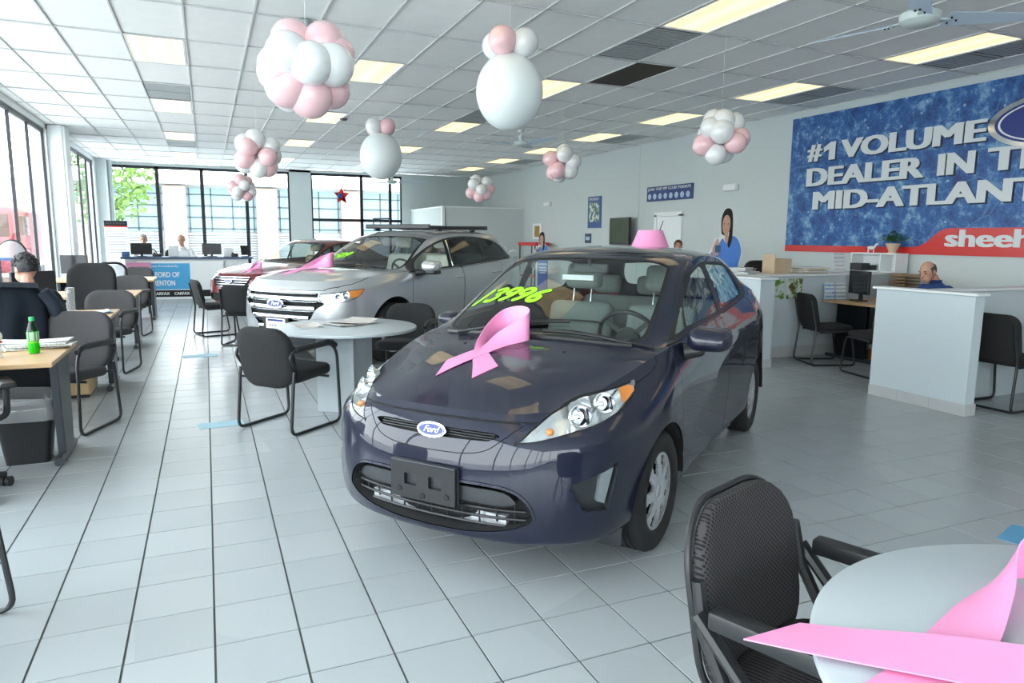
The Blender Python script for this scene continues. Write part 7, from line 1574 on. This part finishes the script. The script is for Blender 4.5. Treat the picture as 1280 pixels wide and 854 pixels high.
    def cap(u, v):
        a = 2*PI*u; e = v*(PI*.62); d = Vector((math.sin(e)*math.cos(a), math.sin(e)*math.sin(a), math.cos(e))); k = 1.10+.045*mnoise.noise(d*6+Vector(loc)); front = max(0, d.y)
        if hair_style == 'bald': k = 1.035 if d.z < .42 and d.y < .35 else .90
        elif d.y > .45 and d.z < .60: k = .90
        return (d.x*.077*k, -.008+d.y*.097*k, .018+d.z*.108*k*(1.06 if hair_style == 'full' else 1))
    q.grid(cap, 40, 22, M=Hm, closed_u=True)
    if hair_style == 'full':
        for k in range(170):
            a = rnd.uniform(0, 2*PI); e = rnd.uniform(.1, 1.5); d = Vector((math.sin(e)*math.cos(a), math.sin(e)*math.sin(a), math.cos(e)))
            if d.y > .6 and d.z < .5: continue
            q.ball((d.x*.080, -.008+d.y*.10, .02+d.z*.115), rnd.uniform(.007, .015), (1.3, 1.3, .7), 8, 6, M=Hm)
    q.build('hair', hair, t, smooth=80)
    q = MB(); q.lathe([(.064, -.0), (.074, .012), (.068, .035), (.060, .030)], L((0, .008, 1.085+zs)), n=24, M=None, cap=False); q.build('collar', shirt, t)
    return t
person('dark haired man seated from behind at the window desks, navy shirt', (-1.38, 6.98, .0), math.radians(20), M_navy, M_hair_k, 'full', lean=-.02, yaw=.5, nod=.1, hunch=.045)
person('bald man in a blue polo seated behind the front right partition', (7.72, 5.42, .0), math.radians(84), M_blueshirt, mat('dark_grey_hair', (.09, .075, .065), .6, var=.3, vscale=70), 'bald', lean=.22, yaw=.1, nod=.40, hunch=.065).scale = (.99, .99, .99)
person('man in a white shirt behind the left reception monitor', (-1.42, 19.95, .0), math.radians(180), M_whiteshirt, M_hair_g, 'short', lean=.15, nod=.2).scale = (1.1, 1.1, 1.1)
person('balding man in a white shirt bent over the reception counter', (-.50, 19.95, .0), math.radians(165), M_whiteshirt, M_hair_g, 'bald', lean=.25, nod=.5).scale = (1.12, 1.12, 1.12)
person('person with auburn hair standing behind the dark hatchback', (7.86, 10.6, .0), math.radians(150), M_navy, M_hair_b, 'full', standing=True, arms='down').scale = (.86, .86, .86)
jc = office_chair('office chair wearing a dark jacket, in front of the second oak desk', (-1.52, 6.98, 0), math.radians(4), .52, .50, M_cloth)
t = thing('jacket', 'dark navy jacket draped over the back of the window desk chair', 'jacket', (-1.52, 6.98, 0), math.radians(4))
def jk(u, v):
    a = (u-.5)*PI*1.15; w = .30*(1-.18*max(0, 1-v*5))+.05*v; fold = .014*math.sin(u*34+3*v)*min(1, v*2.5)+.010*math.sin(u*17+1); z = 1.12-.02*abs(u-.5)*4*(1-v)-v*(.66+.05*math.sin(u*9))
    return ((w+fold)*math.sin(a), -.26-(.13+.05*v+fold)*math.cos(a)*1.0+.02, z)
q = MB(); q.grid(jk, 70, 26); q.grid(lambda u, v: ((u-.5)*.52*(1-.2*v), -.40+.20*v+.006*math.sin(u*20), 1.115+.035*math.sin(v*PI)-.02*abs(u-.5)), 20, 6); bmesh.ops.solidify(q.bm, geom=list(q.bm.faces), thickness=.006); q.build('jacket_body', M_navy, t, smooth=80)
for s in (-1, 1):
    q = MB(); q.tube([(s*.27, -.30, 1.07), (s*.35, -.27, .92), (s*.37, -.22, .72), (s*.34, -.16, .56)], [.05, .062, .055, .045], 12, smooth=4); q.build('sleeve', M_navy, t)
flat_monitor('black monitor on the second oak desk in front of the seated man', (-1.55, 8.08, .75), math.radians(50), .46, .32, .10)
flat_monitor('black monitor on the farthest oak desk', (-2.12, 14.3, .75), math.radians(165), .44, .32, .10)
# ================================================================ reception
t = thing('reception_counter', 'long reception counter with dark blue top by the rear windows', 'counter', (-.4, 18.95, 0), math.radians(-6))
q = MB(); q.box((0, 0, .48), (2.7, .50, .96)); q.build('counter_body', mat('counter_front', (.66, .70, .72), .5, var=.02), t, smooth=0); q = MB(); q.box((.02, 0, .985), (2.9, .62, .05), bev=.006); q.build('counter_top', mat('counter_blue', (.025, .06, .14), .4), t, smooth=0)
def cz(x, y, z): return Matrix.Translation((-.4, 18.95, 0)) @ RZ(math.radians(-6)) @ Vector((x, y, z))
RB = RZ(math.radians(-6))
t = thing('display_board', 'blue and white display board standing against the reception counter', 'board', cz(-.02, -.30, 0), math.radians(-6))
FB = Matrix(((1, 0, 0, 0), (0, 0, -1, 0), (0, 1, 0, 0), (0, 0, 0, 1)))
q = MB(); q.box((-.12, 0, .46), (1.90, .02, .92)); q.build('board_panel', M_white, t, smooth=0)
q = MB(); q.box((-.50, -.012, .55), (1.14, .005, .62)); q.build('blue_panel', mat('panel_cyan', (.05, .36, .68), .5, var=.03), t, smooth=0); q = MB(); q.box((-.28, -.012, .14), (1.58, .005, .16)); q.build('black_strip', M_blackmat, t, smooth=0)
def btxt(s, xr, z, h, w, bold=.03):
    me = text_mesh(s, 1.0, depth=.001, bold=bold); X = [v.co.x for v in me.vertices]; Yv = [v.co.y for v in me.vertices]; me.transform(T(-max(X), -min(Yv), 0)); me.transform(Matrix.Diagonal((w/(max(X)-min(X)), h/(max(Yv)-min(Yv)), 1, 1))); me.transform(T(xr, -.0165, z) @ FB); link('lettering', me, M_badge_white, t)
btxt('Reports Provided By', -.18, .755, .065, .74, .008); btxt('SHEEHY FORD OF', -.16, .53, .125, 1.02); btxt('WARRENTON', -.27, .33, .125, .74); btxt('CARFAX', -.40, .105, .07, .36); btxt('CARFAX', .04, .105, .07, .34)
t = thing('poster_panel', 'pink and orange striped poster on the left of the reception counter', 'poster', cz(-1.05, -.33, .40), math.radians(-6)); q = MB()
q.box((0, 0, .30), (.52, .012, .36)); q.build('poster_card', mat('poster_pink', (.75, .30, .48), .6, var=.1), t, smooth=0); q = MB(); q.box((0, -.008, .27), (.52, .004, .09)); q.build('orange_stripe', mat('poster_orange', (.85, .48, .22), .6), t, smooth=0); q = MB(); q.box((0, 0, -.14), (.03, .02, .52)); q.build('poster_stake', M_white, t, smooth=0)
flat_monitor('left black monitor on the reception counter', cz(-1.05, .12, 1.01), math.radians(10), .46, .27, .05, 'reception monitors'); flat_monitor('right black monitor on the reception counter', cz(.52, .10, 1.01), math.radians(-10), .44, .27, .05, 'reception monitors')
for k, (x, y, lab, cat, d, m_) in enumerate(((-.70, .05, 'black desk phone on the reception counter', 'phone', (.20, .18, .07), M_black), (.90, .08, 'white box beside the right reception monitor', 'box', (.22, .18, .22), M_white), (1.05, .0, 'dark handset cradle at the right end of the reception counter', 'phone', (.16, .14, .08), M_black), (-1.37, .0, 'blue desk gadget at the left end of the reception counter', 'gadget', (.16, .12, .12), mat('gadget_blue', (.06, .14, .34), .4)), (.0, -.05, 'open papers on the reception counter before the bent man', 'paper', (.40, .26, .015), M_paper), (-.35, .12, 'white file rack standing between the two reception men', 'rack', (.22, .12, .26), M_white))):
    p = cz(x, y, 1.01); q = MB(); q.box((0, 0, d[2]/2), d, bev=min(.012, d[2]*.2)); 
    if cat == 'phone': q.box((-d[0]*.28, 0, d[2]+.015), (.045, .17, .03), bev=.01)
    if cat == 'rack': q.box((0, -.065, .10), (.20, .006, .18))
    nm_ = {'phone': 'desk_phone', 'box': 'white_box', 'gadget': 'desk_gadget', 'paper': 'open_papers', 'rack': 'file_rack'}[cat]; tag(q.build(nm_, m_, loc=p), lab, cat)
t = thing('flat_lamp', 'slim dark upright screen at the right end of the reception counter', 'screen', cz(1.30, .10, 1.01), .5); q = MB(); q.box((0, 0, .006), (.14, .12, .012)); q.box((0, .01, .16), (.20, .015, .24), M=RX(-.2)); q.build('screen_body', M_black, t, smooth=0)
office_chair('black office chair behind the left reception man', (-1.45, 20.40, .0), math.radians(180), .62, .56, M_cloth, arms=False); office_chair('black office chair behind the bent reception man', (-.72, 20.40, .0), math.radians(180), .62, .56, M_cloth, arms=False)
t = thing('sign_stand', 'tall white notice stand with black and red header in the rear left corner', 'sign', (-2.16, 21.4, 0), math.radians(8))
q = MB(); q.box((0, 0, 1.16), (.54, .03, 1.46)); q.build('notice_board', M_white, t, smooth=0); q = MB(); q.box((0, -.017, 1.82), (.54, .006, .14)); q.build('black_header', M_blackmat, t, smooth=0); q = MB(); q.box((0, -.018, 1.735), (.54, .006, .03)); q.build('red_stripe', M_red, t, smooth=0); q = MB()
for k in range(6): q.box((-.19+k*.075, -.0215, 1.82), (.055, .002, .04))
for r in range(9): q.box((0, -.0165, 1.62-r*.07), (.42, .002, .012))
q.build('notice_print', M_deskgrey, t, smooth=0)
for s in (-1, 1): q = MB(); q.box((s*.22, 0, .22), (.03, .03, .44)); q.box((s*.22, 0, .015), (.05, .40, .03)); q.build('leg', M_black, t, smooth=0)
# domed display by the window, floor notes
t = thing('dome_stand', 'white domed display on a dark pole by the left window', 'display', (-2.02, 9.6, 0)); q = MB(); q.cyl((0, 0, .62), .025, 1.24, 12); q.lathe([(0, 0), (.20, 0), (.20, .02), (0, .03)], n=24); q.build('pole', M_black, t)
q = MB(); q.lathe([(.145*math.cos(a), .19*math.sin(a)) for a in [PI/2*k/10 for k in range(10)]]+[(0, .19)], c=(0, 0, 1.26), n=32); q.build('dome', glass('dome_plastic', (.86, .90, .92), 1.5, .05, .35), t); q = MB(); q.tube([(.145*math.cos(a), .0, 1.26+.193*math.sin(a)) for a in [PI*k/20 for k in range(21)]], .012, 8); q.build('dome_rim', M_black, t); q = MB(); q.box((0, 0, 1.245), (.30, .24, .03)); q.build('dome_base', mat('gadget_blue', (.06, .14, .34), .4), t, smooth=0)
M_tape = mat('floor_sticker', (.34, .56, .66), .5, var=.15, vscale=10)
for k, (x, y, rz, d, lab) in enumerate(((.04, 6.05, .1, (.34, .18), 'pale blue floor sticker by the black armchair'), (-.14, 9.7, .1, (.40, .22), 'faint blue floor sticker on the aisle tiles'), (3.86, 2.12, .3, (.28, .20), 'blue sheet lying on the tiles at the right edge'))):
    tag(MB().box((0, 0, .001), (d[0], d[1], .002), M=RZ(rz)).build('floor_sticker' if k < 2 else 'blue_sheet', M_tape if k < 2 else mat('blue_sheet', (.12, .36, .60), .5), loc=(x, y, .0006)), lab, 'sticker' if k < 2 else 'paper')
# ================================================================ outside
struct(MB().box((0, 10, -.16), (160, 160, .1)).build('ground', mat('pavement', (.58, .58, .56), .9, var=.12, vscale=.8)))
M_brickred = mat('red_brick', (.27, .15, .13), .85, var=.2, vscale=3); M_peach = mat('peach_brick', (.40, .26, .22), .85, var=.08, vscale=2); M_blueclad = mat('blue_cladding', (.19, .29, .33), .45, var=.1, vscale=2); M_offw = mat('pale_render', (.55, .55, .54), .8, var=.04)
t = thing('rear_building', 'brick and blue glazed building seen through the rear windows', 'building', (8, 42, -.11))
q = MB(); q.box((0, 5, 2.4), (34, 10, 4.8)); q.build('wall', M_offw, t, smooth=0)
for k in range(7):
    x = -14+k*4.6; q = MB(); q.box((x, -.2, 2.1), (1.1, .6, 4.2)); q.build('brick_pier', M_peach, t, smooth=0)
    if k < 6:
        q = MB(); q.box((x+2.3, -.05, 3.0), (3.5, .2, 2.3)); w_ = q.build('window', M_blueclad, t, smooth=0); q = MB()
        for r in range(4): q.box((x+2.3, -.17, 2.0+r*.6), (3.5, .06, .05))
        for c in range(4): q.box((x+.7+c*1.07, -.17, 3.0), (.05, .06, 2.3))
        q.build('glazing_bars', M_deskgrey, w_, smooth=0)
        q = MB()
        for r in range(12): q.box((x+2.3, -.08, .15+r*.14), (3.5, .14, .11))
        q.build('shutter', mat('grey_shutter', (.26, .29, .31), .5), t, smooth=0)
q = MB(); q.box((0, -.3, 4.55), (34, 1.0, .5)); q.build('roof_band', M_white, t, smooth=0)
t = thing('street_building', 'red brick building with white pilasters across the street on the left', 'building', (-42, 46, -.11), -PI/2); q = MB(); q.box((-5, 0, 4.0), (10, 60, 8.0)); q.build('wall', M_brickred, t, smooth=0)
for k in range(14):
    y = -26+k*4; q = MB(); q.box((.1, y, 4.0), (.5, .9, 8.0)); q.build('pilaster', M_offw, t, smooth=0); q = MB(); q.box((.05, y+2, 5.6), (.2, 1.3, 2.2)); q.build('window', M_blueclad, t, smooth=0); q = MB(); q.box((.05, y+2, 1.9), (.2, 2.2, 2.6)); q.build('shop_window', M_blueclad, t, smooth=0)
q = MB(); q.box((.5, 0, 3.8), (1.6, 60, .5)); q.build('canopy', M_offw, t, smooth=0); q = MB(); q.box((.02, 0, 1.8), (.2, 60, 3.5)); q.build('shop_front', M_offw, t, smooth=0)
t = thing('delivery_van', 'maroon delivery van parked outside the left windows', 'van', (-6.6, 30.0, -.11)); mv = mat('maroon_paint', (.22, .02, .035), .35, coat=.5)
q = MB(); q.box((0, 0, 1.45), (2.0, 5.0, 2.2), bev=.28, seg=4); q.build('body', mv, t); q = MB(); q.box((0, -2.46, 1.9), (1.6, .12, .75), bev=.05); q.build('windshield', M_glass_tint, t); q = MB(); q.box((1.0, -1.4, 1.9), (.04, 1.3, .65), bev=.01); q.build('side_window', M_glass_tint, t)
for x in (-.85, .85):
    for y in (-1.6, 1.6): q = MB(); q.lathe([(0, -.12), (.30, -.12), (.36, -.08), (.36, .08), (.30, .12), (0, .12)], (x, y, .36), n=24, axis='X'); q.build('wheel', M_tyre, t)
def tree(label, x, y, h, r, seed):
    t = thing('street_tree', label, 'tree', (x, y, -.11), 0, 'trees beyond the rear windows'); rnd = random.Random(seed)
    q = MB(); q.tube([(0, 0, 0), (.05, 0, h*.35), (.0, .05, h*.62)], [.16, .12, .07], 10); q.build('trunk', mat('bark', (.12, .09, .07), .9, var=.3), t)
    q = MB()
    for k in range(900):
        a, e, d = rnd.uniform(0, 2*PI), math.acos(rnd.uniform(-1, 1)), rnd.uniform(.35, 1)**.6*r*rnd.uniform(.8, 1.1); c = Vector((d*math.sin(e)*math.cos(a), d*math.sin(e)*math.sin(a), h*.68+d*math.cos(e)*1.15)); s = rnd.uniform(.12, .24)
        q.face([(-s, 0, 0), (0, -s*.55, .05), (s, 0, -.04), (0, s*.55, .05)], T(*c) @ RZ(rnd.uniform(0, 6)) @ RY(rnd.uniform(-1, 1)) @ RX(rnd.uniform(-1, 1)))
    f = q.build('crown', mat('tree_leaf', (.16, .28, .06), .6, var=.4, vscale=3), t, smooth=0); f['kind'] = 'stuff'
tree('light green tree outside the leftmost rear window pane', -3.6, 33, 6.0, 1.9, 1)
